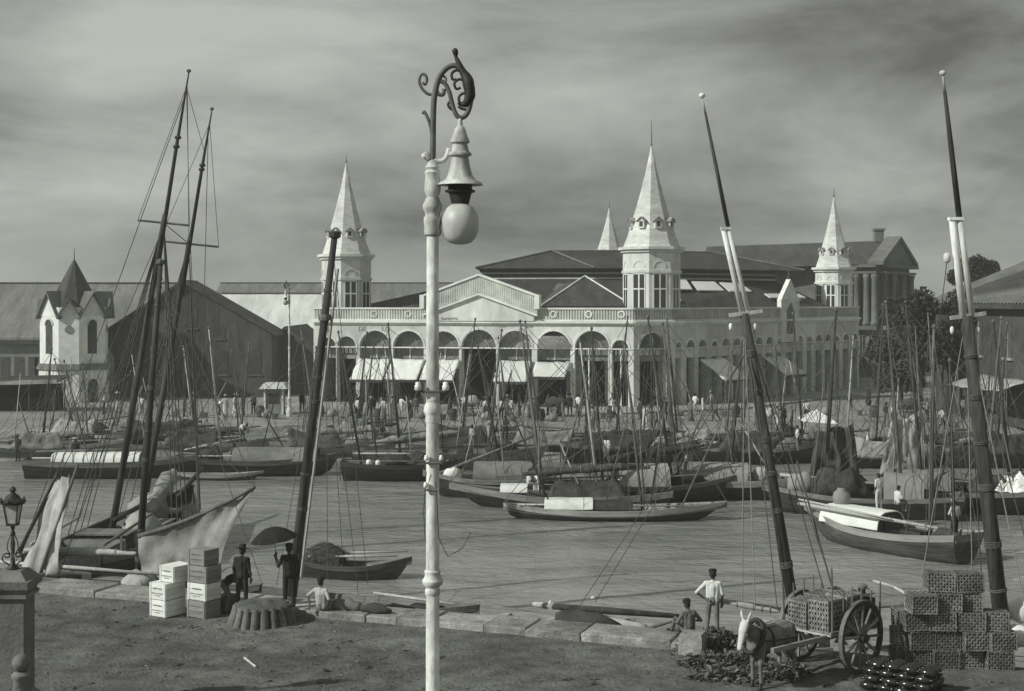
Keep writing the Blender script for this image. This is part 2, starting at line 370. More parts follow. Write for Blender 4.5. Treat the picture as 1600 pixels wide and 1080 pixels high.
def near_ground():
    mb = MB(); xs = [-160, -60, -30] + [-22 + 0.4 * k for k in range(112)] + [30, 60, 160]
    ds = [-110, -50, -25, -14] + [-12 + 0.35 * k for k in range(34)] + [0.0]
    for d in ds:
        for x in xs:
            y = QB(x) - 0.05 + d
            fade = min(1, -d / 2.5)
            rut = sum(-0.05 * math.exp(-((y + 0.38 * x - q + 0.5 * noise.noise(Vector((x * 0.15, 0, q)))) / 0.13) ** 2) for q in (34.6, 36.1)); z = rut * fade + (0.07 * noise.noise(Vector((x * 0.35, y * 0.35, 1))) + 0.045 * noise.noise(Vector((x * 1.3, y * 1.6, 4))) + 0.03 * noise.noise(Vector((x * 3.1, y * 3.4, 9)))) * fade
            mb.v.append((x, y, z))
    W = len(xs); H = len(ds)
    mb.f = [(j * W + i, j * W + i + 1, (j + 1) * W + i + 1, (j + 1) * W + i) for j in range(H - 1) for i in range(W - 1)]
    o = len(mb.v)
    for x in xs: mb.v.append((x, QB(x) - 0.05, -4.0))
    mb.f += [((H - 1) * W + i, (H - 1) * W + i + 1, o + i + 1, o + i) for i in range(W - 1)]
    mb.m = [0] * len(mb.f)
    tag(mb.build('quay_ground', 'earth', None, True), None, None, kind='structure')
    # stone coping along the water, block by block
    rng = random.Random(3); root = thing('quay_coping', None, None, (-24, QF(-24), 0)); root['kind'] = 'structure'
    d = Vector((1, -0.38, 0)).normalized(); n = Vector((0.38, 1, 0)).normalized(); x = 0.0; L = 30.6
    while x < L - 0.4:
        w = min(rng.choice((0.9, 1.3, 1.6, 1.9, 2.3)) * rng.uniform(0.9, 1.1), L - x)
        h = 0.2 + rng.uniform(-0.035, 0.03); e = rng.uniform(-0.06, 0.05)
        a = d * x + n * (0.02 + e); b = d * (x + w - 0.025) + n * (0.02 + e); dep = 1.34
        q = [p + Vector((rng.uniform(-0.02, 0.02), rng.uniform(-0.05, 0.03), 0)) for p in (a, b, b + n * dep, a + n * dep)]; t = [p + Vector((0, 0, h)) for p in q]
        c = sum(t, Vector()) / 4
        MB().hexa([p + Vector((0, 0, -0.3)) for p in q], q[:0] + [lerp(p, c, 0.0) - Vector((0, 0, 0.03)) for p in t]).hexa(
            [p - Vector((0, 0, 0.03)) for p in t], [p + (c - p).normalized() * 0.05 for p in t]).build('coping_stone', 'coping', root)
        x += w
    # loose clods, chips and litter on the trodden earth
    mb = MB(); rng = random.Random(8)
    for i in range(2600):
        px = rng.uniform(-60, 1660); py = rng.uniform(925, 1085) ** 1.0
        p = G(px, py)
        if p.y > QF(p.x) - 0.1: continue
        s = rng.choice((0.015, 0.02, 0.02, 0.03, 0.05)) * rng.uniform(0.6, 1.3)
        vs = [p + Vector((rng.uniform(-1, 1) * s * 1.6, rng.uniform(-1, 1) * s * 1.6, 0.0)) + q * s for q in (Vector((1.3, 0, 0)), Vector((-1, 0.8, 0)), Vector((-0.8, -1, 0)), Vector((0, 0, 0.9)))]
        mb.add(vs, ((0, 1, 3), (1, 2, 3), (2, 0, 3)), 0 if rng.random() < 0.6 else 1)
    for i in range(420):
        p = G(rng.uniform(-40, 1640), rng.uniform(930, 1082))
        if p.y > QF(p.x) - 0.1: continue
        a = rng.uniform(0, PI); l = rng.uniform(0.05, 0.22); e = Vector((math.cos(a) * l, math.sin(a) * l, 0.0)); w = Vector((-math.sin(a), math.cos(a), 0)) * rng.uniform(0.006, 0.02); z = Vector((0, 0, 0.06))
        mb.add([p - e + z, p + w + z, p + e + z * 1.2, p - w + z], ((0, 1, 2, 3),), 2)
    o = mb.build('gravel', ['earth', 'wall_dark_stone', 'wood_mid'], None)
    tag(o, 'loose clods and chips scattered over the trodden earth of the quay', 'gravel', kind='stuff')
near_ground()

def far_ground():
    mb = MB(); xs = [-600, -120] + list(range(-60, 62, 2)) + [120, 600]; ys = [88, 91, 92.5, 94, 96, 98, 100, 102, 103.5, 104, 106, 110, 116, 130, 180, 400, 1400]
    for y in ys:
        for x in xs:
            z = -1.95 + (y - 91) / 13 * 1.95 if y < 104 else 0.0
            if y < 91: z = -3.5
            if y < 110 and y > 91: z += 0.05 * noise.noise(Vector((x * 0.4, y * 0.5, 2)))
            mb.v.append((x, y, z))
    W = len(xs); mb.f = [(j * W + i, j * W + i + 1, (j + 1) * W + i + 1, (j + 1) * W + i) for j in range(len(ys) - 1) for i in range(W - 1)]
    mb.m = [1 if ys[j] < 104 else 0 for j in range(len(ys) - 1) for i in range(W - 1)]
    tag(mb.build('far_quay', ['far_street', 'ramp_stone'], None, True), None, None, kind='structure')
far_ground()

class Fr:
    """vertical wall frame: u along the wall, z up, d outwards"""
    def __init__(s, a, b):
        s.o = Vector((a[0], a[1], 0)); v = Vector((b[0] - a[0], b[1] - a[1], 0)); s.L = v.length; s.u = v.normalized(); s.n = Vector((s.u.y, -s.u.x, 0))
        s.rz = math.atan2(s.u.y, s.u.x)
    def __call__(s, u, z, d=0.0): return s.o + s.u * u + s.n * d + Vector((0, 0, z))
    def at(s, px):
        k = (px - CX) / F
        return (k * s.o.y - s.o.x) / (s.u.x - k * s.u.y)
def fbox(mb, fr, u0, u1, z0, z1, d0, d1, mi=0):
    return mb.hexa([fr(u0, z0, d1), fr(u1, z0, d1), fr(u1, z0, d0), fr(u0, z0, d0)], [fr(u0, z1, d1), fr(u1, z1, d1), fr(u1, z1, d0), fr(u0, z1, d0)], mi)
def fpoly(mb, fr, pts, d0, d1, mi=0):
    return mb.hexa([fr(u, z, d0) for u, z in pts], [fr(u, z, d1) for u, z in pts], mi)
def arch_wall(mb, fr, u0, u1, z0, z1, bays, th=0.95, n=12):
    cur = u0
    for uc, w, zs in bays:
        r = w / 2
        if uc - r - cur > 0.01: fbox(mb, fr, cur, uc - r, z0, z1, -th, 0)
        for i in range(n):
            a0 = PI - PI * i / n; a1 = PI - PI * (i + 1) / n
            p0 = (uc + r * math.cos(a0), zs + r * math.sin(a0)); p1 = (uc + r * math.cos(a1), zs + r * math.sin(a1))
            fpoly(mb, fr, [p0, p1, (p1[0], z1), (p0[0], z1)], -th, 0)
        cur = uc + r
    if u1 - cur > 0.01: fbox(mb, fr, cur, u1, z0, z1, -th, 0)
def arch_ring(mb, fr, uc, zs, r0, r1, d0, d1, n=14, a_lo=0.0, a_hi=PI):
    for i in range(n):
        a0 = lerp(a_lo, a_hi, i / n); a1 = lerp(a_lo, a_hi, (i + 1) / n)
        fpoly(mb, fr, [(uc + r * math.cos(a), zs + r * math.sin(a)) for r, a in ((r0, a0), (r1, a0), (r1, a1), (r0, a1))], d0, d1)
def fanlight(root, fr, uc, zs, r, off, pane='glass_mid', d=-0.72):
    mb = MB(); pts = [(uc + r * math.cos(PI * i / 12), zs + r * math.sin(PI * i / 12)) for i in range(13)]
    fpoly(mb, fr, pts, d - 0.04, d); pn = mb.build('fanlight', pane, root, off=off)
    mb = MB(); arch_ring(mb, fr, uc, zs, r * 0.45, r * 0.52, d, d + 0.05, 8)
    for k in range(1, 6):
        a = PI * k / 6; c, s = math.cos(a), math.sin(a)
        fpoly(mb, fr, [(uc + q * c - w * s, zs + q * s + w * c) for q, w in ((r * 0.52, -0.03), (r, -0.03), (r, 0.03), (r * 0.52, 0.03))], d, d + 0.045)
    mb.build('muntin', 'panel_grey', pn, off=off)

def tower(root, off, c, z0, w, zbelt, zcor, ztip, zfin, rot, fuzz=False):
    """octagonal corner tower with windows, belt, cornice, spire and dormers"""
    c = Vector((c[0], c[1], 0)); rr = w / 2 / math.cos(PI / 8)
    def ring(r, z, k=8): return [c + Vector((r * math.cos(rot + PI / 8 + i * PI / 4), r * math.sin(rot + PI / 8 + i * PI / 4), z)) for i in range(k)]
    mb = MB(); mb.hexa(ring(rr, z0), ring(rr, zcor)); body = mb.build('tower', 'plaster', root, off=off)
    mb = MB()
    for za, zb, q in ((zbelt - 0.12, zbelt + 0.12, 0.12), (zcor - 0.25, zcor - 0.02, 0.2), (zcor - 0.02, zcor + 0.22, 0.42)): mb.hexa(ring(rr + q, za), ring(rr + q, zb))
    mb.build('cornice', 'plaster_slat', body, off=off)
    mb = MB(); H = ztip - zcor; lv = [(0.0, 1.0), (0.1, 0.86), (0.25, 0.69), (0.5, 0.43), (0.75, 0.2), (1.0, 0.02)]
    rs = [ring((rr - 0.02) * k, zcor + 0.22 + (H - 0.22) * t) for t, k in lv]
    for a, b in zip(rs, rs[1:]): mb.hexa(a, b)
    mb.build('spire', 'spire', body, off=off)
    MB().tube([c + Vector((0, 0, ztip - 0.1)), c + Vector((0, 0, zfin))], [0.06, 0.02], 6).lathe([(0.02, 0), (0.12, 0.08), (0.02, 0.2)], c + Vector((0, 0, ztip + 0.02)), 8).build('finial', 'iron_grey', body, off=off)
    fw = 2 * rr * math.sin(PI / 8)
    for i in range(8):
        a = rot + i * PI / 4; nrm = Vector((math.cos(a), math.sin(a), 0)); uu = Vector((-nrm.y, nrm.x, 0))
        if nrm.y > 0.55: continue
        fr = Fr((0, 0), (1, 0)); fr.o = c + nrm * (w / 2); fr.u = uu; fr.n = nrm
        ww = fw * 0.27; zb = z0 + 0.55; zt = zbelt - 0.25; zm = lerp(zb, zt, 0.68)
        mb = MB(); fbox(mb, fr, -ww - 0.1, ww + 0.1, zb - 0.12, zt + 0.12, -0.1, 0.05); fo = mb.build('window', 'plaster_trim', body, off=off)
        for u0, u1 in ((-ww, -0.07), (0.07, ww)):
            for za, zc in ((zb, zm - 0.06), (zm + 0.06, zt)):
                mb = MB(); fbox(mb, fr, u0, u1, za, zc, 0.02, 0.056); mb.build('pane', 'glass_dark', fo, off=off)
        mb = MB(); arch_ring(mb, fr, 0, zbelt + 0.35, ww * 0.95, ww * 1.15, -0.03, 0.04, 10)
        mb.build('blind_arch', 'plaster_slat', body, off=off)
        # dormer on the spire face
        zd = zcor + H * 0.2; rd = (w / 2) * 0.735
        fr.o = c + nrm * rd; dw = w * 0.062
        mb = MB(); fpoly(mb, fr, [(-dw, zd), (dw, zd), (dw, zd + dw * 2.2), (0, zd + dw * 3.1), (-dw, zd + dw * 2.2)], -dw * 3.5, dw * 0.9)
        dm = mb.build('dormer', 'spire', body, off=off)
        mb = MB()
        for sgn in (-1, 1): mb.hexa([fr(0, zd + dw * 3.15, -dw * 4), fr(0, zd + dw * 3.15, dw * 1.3), fr(sgn * dw * 1.5, zd + dw * 1.9, dw * 1.3), fr(sgn * dw * 1.5, zd + dw * 1.9, -dw * 4)],
            [fr(0, zd + dw * 3.45, -dw * 4), fr(0, zd + dw * 3.45, dw * 1.3), fr(sgn * dw * 1.6, zd + dw * 2.2, dw * 1.3), fr(sgn * dw * 1.6, zd + dw * 2.2, -dw * 4)])
        mb.build('dormer_roof', 'panel_grey', dm, off=off)
        mb = MB(); fbox(mb, fr, -dw * 0.55, dw * 0.55, zd + dw * 0.5, zd + dw * 2.1, dw * 0.5, dw * 0.95); mb.build('dormer_window', 'panel_dark', dm, off=off)
    return body

def market():
    A = P(490, 470, 126.5); B = P(990, 470, 120.0); C = P(1050, 470, 121.6); D = P(1342, 470, 148.0)
    off = Vector((A.x, A.y, 0))
    root = thing('market_hall', 'long white arcaded market hall with four pointed spires and striped parapet', 'market', off)
    f1 = Fr(A, B); f2 = Fr(B, C); f3 = Fr(C, D)
    zp, zc, zs = 8.6, 7.24, 5.11
    bays = []
    for px, w in ((512, 26), (541, 30), (586, 48), (638, 48), (693, 48), (748, 54), (805, 52), (865, 52), (925, 54), (969, 26)):
        u = f1.at(px); bays.append((u, f1.at(px + w / 2) - f1.at(px - w / 2), zs))
    mb = MB(); arch_wall(mb, f1, 0, f1.L, 0, zc, bays); w1 = mb.build('front_wall', 'plaster', root, off=off)
    b2 = [(f2.L / 2, f2.L * 0.7, zs)]
    mb = MB(); arch_wall(mb, f2, 0, f2.L, 0, zc, b2); w2 = mb.build('corner_wall', 'plaster', root, off=off)
    b3 = []; n3 = 18; pit = f3.L / n3
    for k in range(n3): b3.append(((k + 0.5) * pit, pit * (0.68 if k % 3 else 0.5), zs))
    mb = MB(); arch_wall(mb, f3, 0, f3.L, 0, zc, b3, n=8); w3 = mb.build('side_wall', 'plaster', root, off=off)
    # back and left walls
    E = Vector((-14, 176, 0))
    for nm, a, b in (('left_wall', E, A), ('back_wall', D, Vector((30, 178, 0))), ('rear_wall', Vector((30, 178, 0)), E)):
        fr = Fr(a, b); mb = MB(); fbox(mb, fr, 0, fr.L, 0, zp - 0.1, -0.4, -0.01); mb.build(nm, 'plaster', root, off=off)
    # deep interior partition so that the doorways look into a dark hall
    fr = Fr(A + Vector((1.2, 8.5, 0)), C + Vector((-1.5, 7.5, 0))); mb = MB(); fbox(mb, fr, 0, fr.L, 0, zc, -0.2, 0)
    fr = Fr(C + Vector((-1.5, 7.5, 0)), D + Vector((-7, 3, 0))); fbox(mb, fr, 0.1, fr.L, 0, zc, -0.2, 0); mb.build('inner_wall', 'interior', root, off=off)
    cx = sum((p.x for p in (A, B, C, D)), 0) / 4
    mb = MB(); poly = [A, B, C, D, Vector((30, 178, 0)), E]; poly = [Vector((p.x, p.y, 0)) for p in poly]; mid = Vector((6, 146, 0))
    poly2 = [lerp(p, mid, 0.02) for p in poly]
    mb.hexa([p + Vector((0, 0, zc - 0.45)) for p in poly2], [p + Vector((0, 0, zc - 0.3)) for p in poly2]); mb.build('flat_roof', 'roof_mid', root, off=off)
    for fr, wobj, by in ((f1, w1, bays), (f2, w2, b2), (f3, w3, b3)):
        mb = MB(); fbox(mb, fr, -0.02, fr.L + 0.02, zc + 0.01, zc + 0.2, -0.2, 0.28); fbox(mb, fr, 0, fr.L, zc - 0.16, zc - 0.004, -0.1, 0.12)
        mb.build('cornice', 'plaster_trim', root, off=off)
        mb = MB(); fbox(mb, fr, 0, fr.L, zp - 0.16, zp, -0.3, 0.12); fbox(mb, fr, 0, fr.L, zc + 0.204, zc + 0.34, -0.25, 0.1); mb.build('parapet_rail', 'plaster_trim', root, off=off)
        mb = MB(); fbox(mb, fr, 0.01, fr.L - 0.01, zc + 0.345, zp - 0.164, -0.2, -0.06)
        n = int(fr.L / 0.24)
        for k in range(n): u = (k + 0.5) * fr.L / n; fbox(mb, fr, u - 0.065, u + 0.065, zc + 0.345, zp - 0.164, -0.058, 0.04)
        o = mb.build('parapet_slat', 'plaster_slat', root, off=off); o['kind'] = 'stuff'
        # string course at the springing of the arches, archivolts
        mb = MB(); fbox(mb, fr, 0, fr.L, zs - 0.09, zs + 0.0, -0.6, 0.07); mb.build('string_course', 'plaster_trim', wobj, off=off)
        for i, (uc, w, z) in enumerate(by):
            mb = MB(); arch_ring(mb, fr, uc, z + 0.004, w / 2 + 0.0, w / 2 + 0.16, -0.02, 0.06, 12)
            mb.build('archivolt', 'plaster_trim', wobj, off=off)
            open_bay = (fr is f1 and i == 5)
            fanlight(wobj, fr, uc, z + 0.006, w / 2 - 0.02, off, pane='cloth_pale' if (fr is f1 and i == 6) else ('glass_dark' if fr is f3 else 'glass_mid'))
            if fr is f3:
                mb = MB(); fbox(mb, fr, uc - w / 2 + 0.01, uc + w / 2 - 0.01, 4.2, zs - 0.1, -0.4, -0.1); bp = mb.build('balustrade', 'plaster_slat', wobj, off=off)
                mb = MB(); fbox(mb, fr, uc - w / 2 + 0.01, uc + w / 2 - 0.01, 0.02, 4.19, -0.75, -0.65); mb.build('door_leaf', 'panel_dark' if i % 3 else 'panel_grey', wobj, off=off)  # dark infill standing in for the shade of the lower storey
                continue
            mb = MB()
            if not open_bay:
                if (fr is f1 and i >= 8) or fr is f2 or i == 1:
                    fbox(mb, fr, uc - w / 2 + 0.01, uc + w / 2 - 0.01, 4.0, 4.45, -0.66, -0.6); tp = mb.build('transom', 'panel_grey', wobj, off=off)
                    for k in range(4):
                        q = lerp(uc - w / 2 + 0.12, uc + w / 2 - 0.12, k / 4); mb = MB(); fbox(mb, fr, q + 0.05, q + (w - 0.24) / 4 - 0.05, 4.5, 4.98, -0.65, -0.61); mb.build('transom_pane', 'cloth_white', tp, off=off)
                else:
                    fbox(mb, fr, uc - w / 2 + 0.01, uc + w / 2 - 0.01, 4.05, zs - 0.1, -0.66, -0.6); mb.build('transom', 'panel_grey', wobj, off=off)
                    mb = MB(); fbox(mb, fr, uc - 0.05, uc + 0.05, 4.05, zs - 0.1, -0.598, -0.52); mb.build('mullion', 'plaster_trim', wobj, off=off)
            # half-open door leaves at the jambs
            if w > 2 and not open_bay:
                for sg in (-1, 1):
                    mb = MB(); u0 = uc + sg * (w / 2 - 0.02); fbox(mb, fr, min(u0, u0 - sg * w * 0.16), max(u0, u0 - sg * w * 0.16), 0.02, 4.0, -0.72, -0.65)
                    mb.build('door_leaf', 'panel_grey' if (i + sg) % 3 else 'panel_dark', wobj, off=off)
    # rings set into the parapet
    for px in (585, 638, 865, 920, 971):
        u = f1.at(px); mb = MB(); arch_ring(mb, f1, u, (zp + zc) / 2 + 0.12, 0.2, 0.32, 0.03, 0.1, 14, 0, 2 * PI); mb.build('parapet_ring', 'plaster_trim', root, off=off)
    # central gable
    uL, uM, uR = f1.at(662), f1.at(750), f1.at(841); ul2, ur2 = f1.at(684), f1.at(817)
    zl, za = 9.5, 11.35; lo = 1.5
    mb = MB(); fpoly(mb, f1, [(uL + 0.3, zc + 0.2), (uR - 0.3, zc + 0.2), (uR - 0.3, zl - lo + 0.1), (uM, za - lo + 0.05), (uL + 0.3, zl - lo + 0.1)], -0.22, 0.36); gw = mb.build('gable_wall', 'plaster', root, off=off)
    mb = MB(); zz = lambda u: lerp(zl, za, (u - uL) / (uM - uL)) if u < uM else lerp(za, zl, (u - uM) / (uR - uM))
    n = 64
    for k in range(n):
        u0 = lerp(uL, uR, k / n); u1 = lerp(uL, uR, (k + 1) / n); g = (u1 - u0) * 0.24
        fpoly(mb, f1, [(u0, zz(u0) - lo), (u1, zz(u1) - lo), (u1, zz(u1)), (u0, zz(u0))], -0.2, 0.42)
        fpoly(mb, f1, [(u0 + g, zz(u0 + g) - lo + 0.1), (u1 - g, zz(u1 - g) - lo + 0.1), (u1 - g, zz(u1 - g) - 0.1), (u0 + g, zz(u0 + g) - 0.1)], 0.38, 0.5)
    o = mb.build('gable_slat', 'plaster_slat', gw, off=off); o['kind'] = 'stuff'
    mb = MB()
    for a, b in ((uL, uM), (uM, uR)):
        for dz, t in ((0.03, 0.17), (-lo - 0.15, 0.14)): fpoly(mb, f1, [(a, zz(a) + dz), (b, zz(b) + dz), (b, zz(b) + dz + t), (a, zz(a) + dz + t)], -0.3, 0.62)
    for u in (uL, uR): fbox(mb, f1, u - 0.2, u + 0.2, zp - 0.1, zl + 0.22, -0.32, 0.64)
    mb.build('gable_trim', 'plaster_trim', gw, off=off)
    # painted lettering and worn notices
    rot = (R(90), 0, f1.rz)
    for txt, px, z, s in (('DE', 566, 6.5, 0.6), ('LO', 603, 6.5, 0.6)):
        t = text_mesh(txt, s, 'lettering', 'panel_grey', root, f1(f1.at(px), z, 0.02) - off, rot)
    for (px0, px1, z, s) in ((692, 716, 7.45, 0.32), (688, 719, 6.98, 0.42), (779, 792, 6.86, 0.12), (820, 833, 6.86, 0.12)):
        mb = MB(); rg = random.Random(int(px0)); u = f1.at(px0); ue = f1.at(px1); d = 0.36 if z > 7.2 else 0.004
        while u < ue:
            w = rg.uniform(0.05, 0.1); fbox(mb, f1, u, u + w, z + rg.uniform(0, s * 0.4), z + s * rg.uniform(0.65, 1), d, d + 0.015); u += w + rg.uniform(0.03, 0.07)
        fbox(mb, f1, f1.at(px0), ue, z + s * 0.42, z + s * 0.55, d, d + 0.012)
        mb.build('worn_notice', 'panel_grey', root, off=off)
    uc = f1.at(866); mb = MB(); pts = [(uc - 1.42, zs - 0.06), (uc + 1.42, zs - 0.06), (uc + 1.42, zs + 0.35), (uc + 0.9, zs + 1.05), (uc - 0.9, zs + 1.05), (uc - 1.42, zs + 0.75)]
    fpoly(mb, f1, pts, 0.08, 0.16); sg = mb.build('sign_board', 'panel_grey', root, off=off)
    t = text_mesh('AO 22', 0.62, 'lettering', 'cloth_pale', sg, f1(uc, zs + 0.52, 0.18) - off, rot)
    mb = MB(); rg = random.Random(5)
    for k in range(26): u = lerp(uc - 1.3, uc + 1.3, k / 25); fbox(mb, f1, u - 0.035, u + 0.03, zs + 0.05 + rg.uniform(0, 0.12), zs + 0.3 + rg.uniform(0, 0.12), 0.165, 0.178)
    mb.build('lettering', 'cloth_grey', sg, off=off)
    # awnings
    for px0, px1, fr, zt, zb, dp, mt, seed in ((561, 611, f1, 4.05, 2.3, 2.5, 'cloth_white', 1), (614, 664, f1, 4.05, 2.35, 2.5, 'cloth_white', 2), (668, 719, f1, 4.05, 2.35, 2.5, 'cloth_white', 3),
                                    (781, 832, f1, 4.02, 2.3, 2.5, 'cloth_white', 4), (838, 891, f1, 3.95, 2.75, 2.4, 'cloth_white', 5),
                                    (1092, 1130, f3, 4.0, 2.2, 2.8, 'cloth_white', 6), (1190, 1222, f3, 3.9, 2.2, 2.6, 'cloth_white', 7)):
        u0, u1 = fr.at(px0), fr.at(px1)
        aw = MB().cloth(fr(u0, zt, 0.1), fr(u1, zt, 0.1), fr(u0, zb, dp), fr(u1, zb, dp), 14, 8, 0.05, 0.035, seed, 0.03).build('awning', mt, root, True, off=off)
        mb = MB().cloth(fr(u0, zb + 0.01, dp + 0.02), fr(u1, zb + 0.01, dp + 0.02), fr(u0, zb - 0.22, dp + 0.03), fr(u1, zb - 0.22, dp + 0.03), 20, 2, 0, 0.02, seed + 9, 0.02, 0.02)
        mb.build('valance', 'cloth_dark', aw, off=off)
        mb = MB()
        for u in (u0 + 0.05, u1 - 0.05): mb.bar(fr(u, zt - 0.9, 0.1), fr(u, zb, dp - 0.05), 0.05)
        mb.build('awning_strut', 'iron_grey', aw, off=off)
    # iron columns / downpipes on the front
    for px in (898, 921, 952, 971):
        u = f1.at(px); MB().tube([f1(u, 0, 0.25), f1(u, zs - 0.1, 0.25)], 0.06, 6).build('column', 'plaster_trim', root, off=off)
    # small ogee gable half-way along the side wall
    u = f3.at(1232); mb = MB(); hw = 1.75
    fpoly(mb, f3, [(u - hw, 5.2), (u + hw, 5.2), (u + hw, 9.3), (u + hw * 0.55, 10.2), (u, 11.3), (u - hw * 0.55, 10.2), (u - hw, 9.3)], -0.25, 0.22); gb = mb.build('side_gable', 'plaster_slat', root, off=off)
    mb = MB(); arch_ring(mb, f3, u, 8.2, 0.8, 1.05, 0.2, 0.3, 12); fbox(mb, f3, u - hw - 0.1, u + hw + 0.1, 9.2, 9.35, 0.1, 0.34); mb.build('gable_trim', 'plaster_slat', gb, off=off)
    mb = MB(); fpoly(mb, f3, [(u - 0.7, 6.0), (u + 0.7, 6.0), (u + 0.7, 8.2), (u, 9.0), (u - 0.7, 8.2)], 0.2, 0.26); mb.build('gable_window', 'glass_dark', gb, off=off)
    MB().tube([f3(u, 11.2, 0), f3(u, 12.3, 0)], [0.08, 0.02], 5).build('finial', 'iron_grey', gb, off=off)
    # roofs
    def slope(name, lo, hi, z0, z1, mat):
        mb = MB(); mb.hexa([Vector((x, y, z0)) for x, y in lo], [Vector((x, y, z1)) for x, y in hi]); return mb.build(name, mat, root, off=off)
    lo = [(A.x + 1.2, A.y + 3), (B.x - 1, B.y + 3), (C.x - 1, C.y + 2.6), (D.x - 2, D.y + 1), (29, 176), (-13, 174)]
    hi = [(-3.2, 139), (8, 138), (14, 139), (28, 150), (26, 168), (-2, 168)]
    mr = slope('main_roof', lo, hi, zc + 0.9, 11.3, 'roof_dark')
    mb = MB(); hx = [Vector((x, y, 11.31)) for x, y in hi]; mb.hexa(hx, [v + Vector((0, 0, 1.05)) for v in hx]); cl = mb.build('clerestory', 'panel_dark', root, off=off)
    mb = MB()
    for a, b in zip(hi[:3], hi[1:4]):
        fr = Fr(a, b); fbox(mb, fr, 0, fr.L, 11.32, 11.5, 0.0, 0.12); fbox(mb, fr, 0, fr.L, 11.85, 11.97, 0.0, 0.08)
    mb.build('clerestory_rail', 'plaster_slat', cl, off=off)
    ev = [(-3.6, 138.2), (8, 137.2), (14.6, 138.2), (31, 149), (28, 169), (-3, 169)]; rd = [(4.2, 146), (9, 146), (14, 147), (21.5, 151), (21.5, 158), (4.4, 158)]
    slope('upper_roof', ev, rd, 12.36, 14.35, 'roof_dark')
    mb = MB()
    for a, b in ((0, 0), (3, 3)): mb.tube([Vector((ev[a][0], ev[a][1], 12.45)), Vector((rd[b][0], rd[b][1], 14.42))], 0.09, 5)
    mb.tube([Vector((ev[1][0], ev[1][1], 12.45)), Vector((rd[0][0], rd[0][1], 14.42))], 0.07, 5)
    for a, b in zip(rd[:3], rd[1:4]): mb.tube([Vector((a[0], a[1], 14.4)), Vector((b[0], b[1], 14.4))], 0.09, 5)
    mb.build('ridge_tile', 'roof_mid', root, off=off)
    # hipped cross roof in front
    ap = P(914, 432, 131); l0 = P(846, 478, 124.5); r0 = P(988, 474, 124); bk = Vector((ap.x, 139, ap.z)); z0 = 8.7
    q = [Vector((l0.x, l0.y, z0)), Vector((r0.x, r0.y, z0)), Vector((r0.x + 2, 139, z0)), Vector((l0.x - 2, 139, z0))]
    mb = MB(); mb.add(q + [ap, bk], [(0, 1, 4), (1, 2, 5, 4), (2, 3, 5), (3, 0, 4, 5), (3, 2, 1, 0)]); mb.build('cross_roof', 'roof_dark', root, off=off)
    mb = MB(); mb.tube([q[0] + Vector((0, 0, .1)), ap + Vector((0, 0, .06))], 0.08, 5); mb.tube([q[1] + Vector((0, 0, .1)), ap + Vector((0, 0, .06))], 0.08, 5); mb.build('hip_tile', 'plaster_slat', root, off=off)
    # skylights on the main roof slopes (towards the side street and behind the cross roof)
    def on_slope(i, s, t, up=0.08):
        a = Vector((*lo[i], zc + 0.9)); b = Vector((*lo[i + 1], zc + 0.9)); c = Vector((*hi[i], 11.3)); d = Vector((*hi[i + 1], 11.3))
        p = lerp(lerp(a, b, s), lerp(c, d, s), t); n = (b - a).cross(c - a).normalized()
        return p + n * up
    for i, s0, s1, t0, t1 in ((2, 0.02, 0.22, 0.55, 0.85), (2, 0.25, 0.42, 0.52, 0.8), (2, 0.45, 0.6, 0.5, 0.78), (2, 0.05, 0.12, 0.2, 0.3), (2, 0.66, 0.9, 0.3, 0.42), (0, 0.72, 0.86, 0.62, 0.82), (0, 0.35, 0.5, 0.55, 0.72)):
        q = [on_slope(i, s, t, 0.45 if i == 2 else 0.08) for s, t in ((s0, t0), (s1, t0), (s1, t1), (s0, t1))]
        MB().hexa([p - Vector((0, 0, 0.06)) for p in q], [p + Vector((0, 0, 0.04)) for p in q]).build('skylight', 'skylight' if i == 2 else 'roof_mid', mr, off=off)
    # towers
    tower(root, off, P(541, 470, 130.5), 7.0, 4.3, 11.2, 13.25, 22.0, 22.7, R(-90 + 17))
    tower(root, off, P(1018, 470, 124.6), 7.0, 4.7, 11.75, 13.7, 22.9, 25.2, R(-90 + 12))
    tower(root, off, P(1303, 470, 151.5), 7.0, 3.7, 11.1, 12.55, 20.4, 21.4, R(-90 + 22))
    tower(root, off, P(952, 470, 172), 7.0, 4.2, 11.2, 13.0, 20.6, 21.4, R(-90 + 17))
    # pavement
    pf = [f1(-1, 0, 6.5), f1(f1.L, 0, 6.3), f3(2, 0, 6.0), f3(f3.L, 0, 5.0), f3(f3.L, 0, -0.2), f3(0, 0, -0.2), f1(f1.L, 0, -0.2), f1(-1, 0, -0.2)]
    MB().hexa([p - Vector((0, 0, 0.3)) for p in pf], [p + Vector((0, 0, 0.14)) for p in pf])
    o = MB().hexa([p - Vector((0, 0, 0.3)) for p in pf], [p + Vector((0, 0, 0.14)) for p in pf]).build('pavement', 'far_street', None); o['kind'] = 'structure'
    return f1, f3
F1, F3 = market()

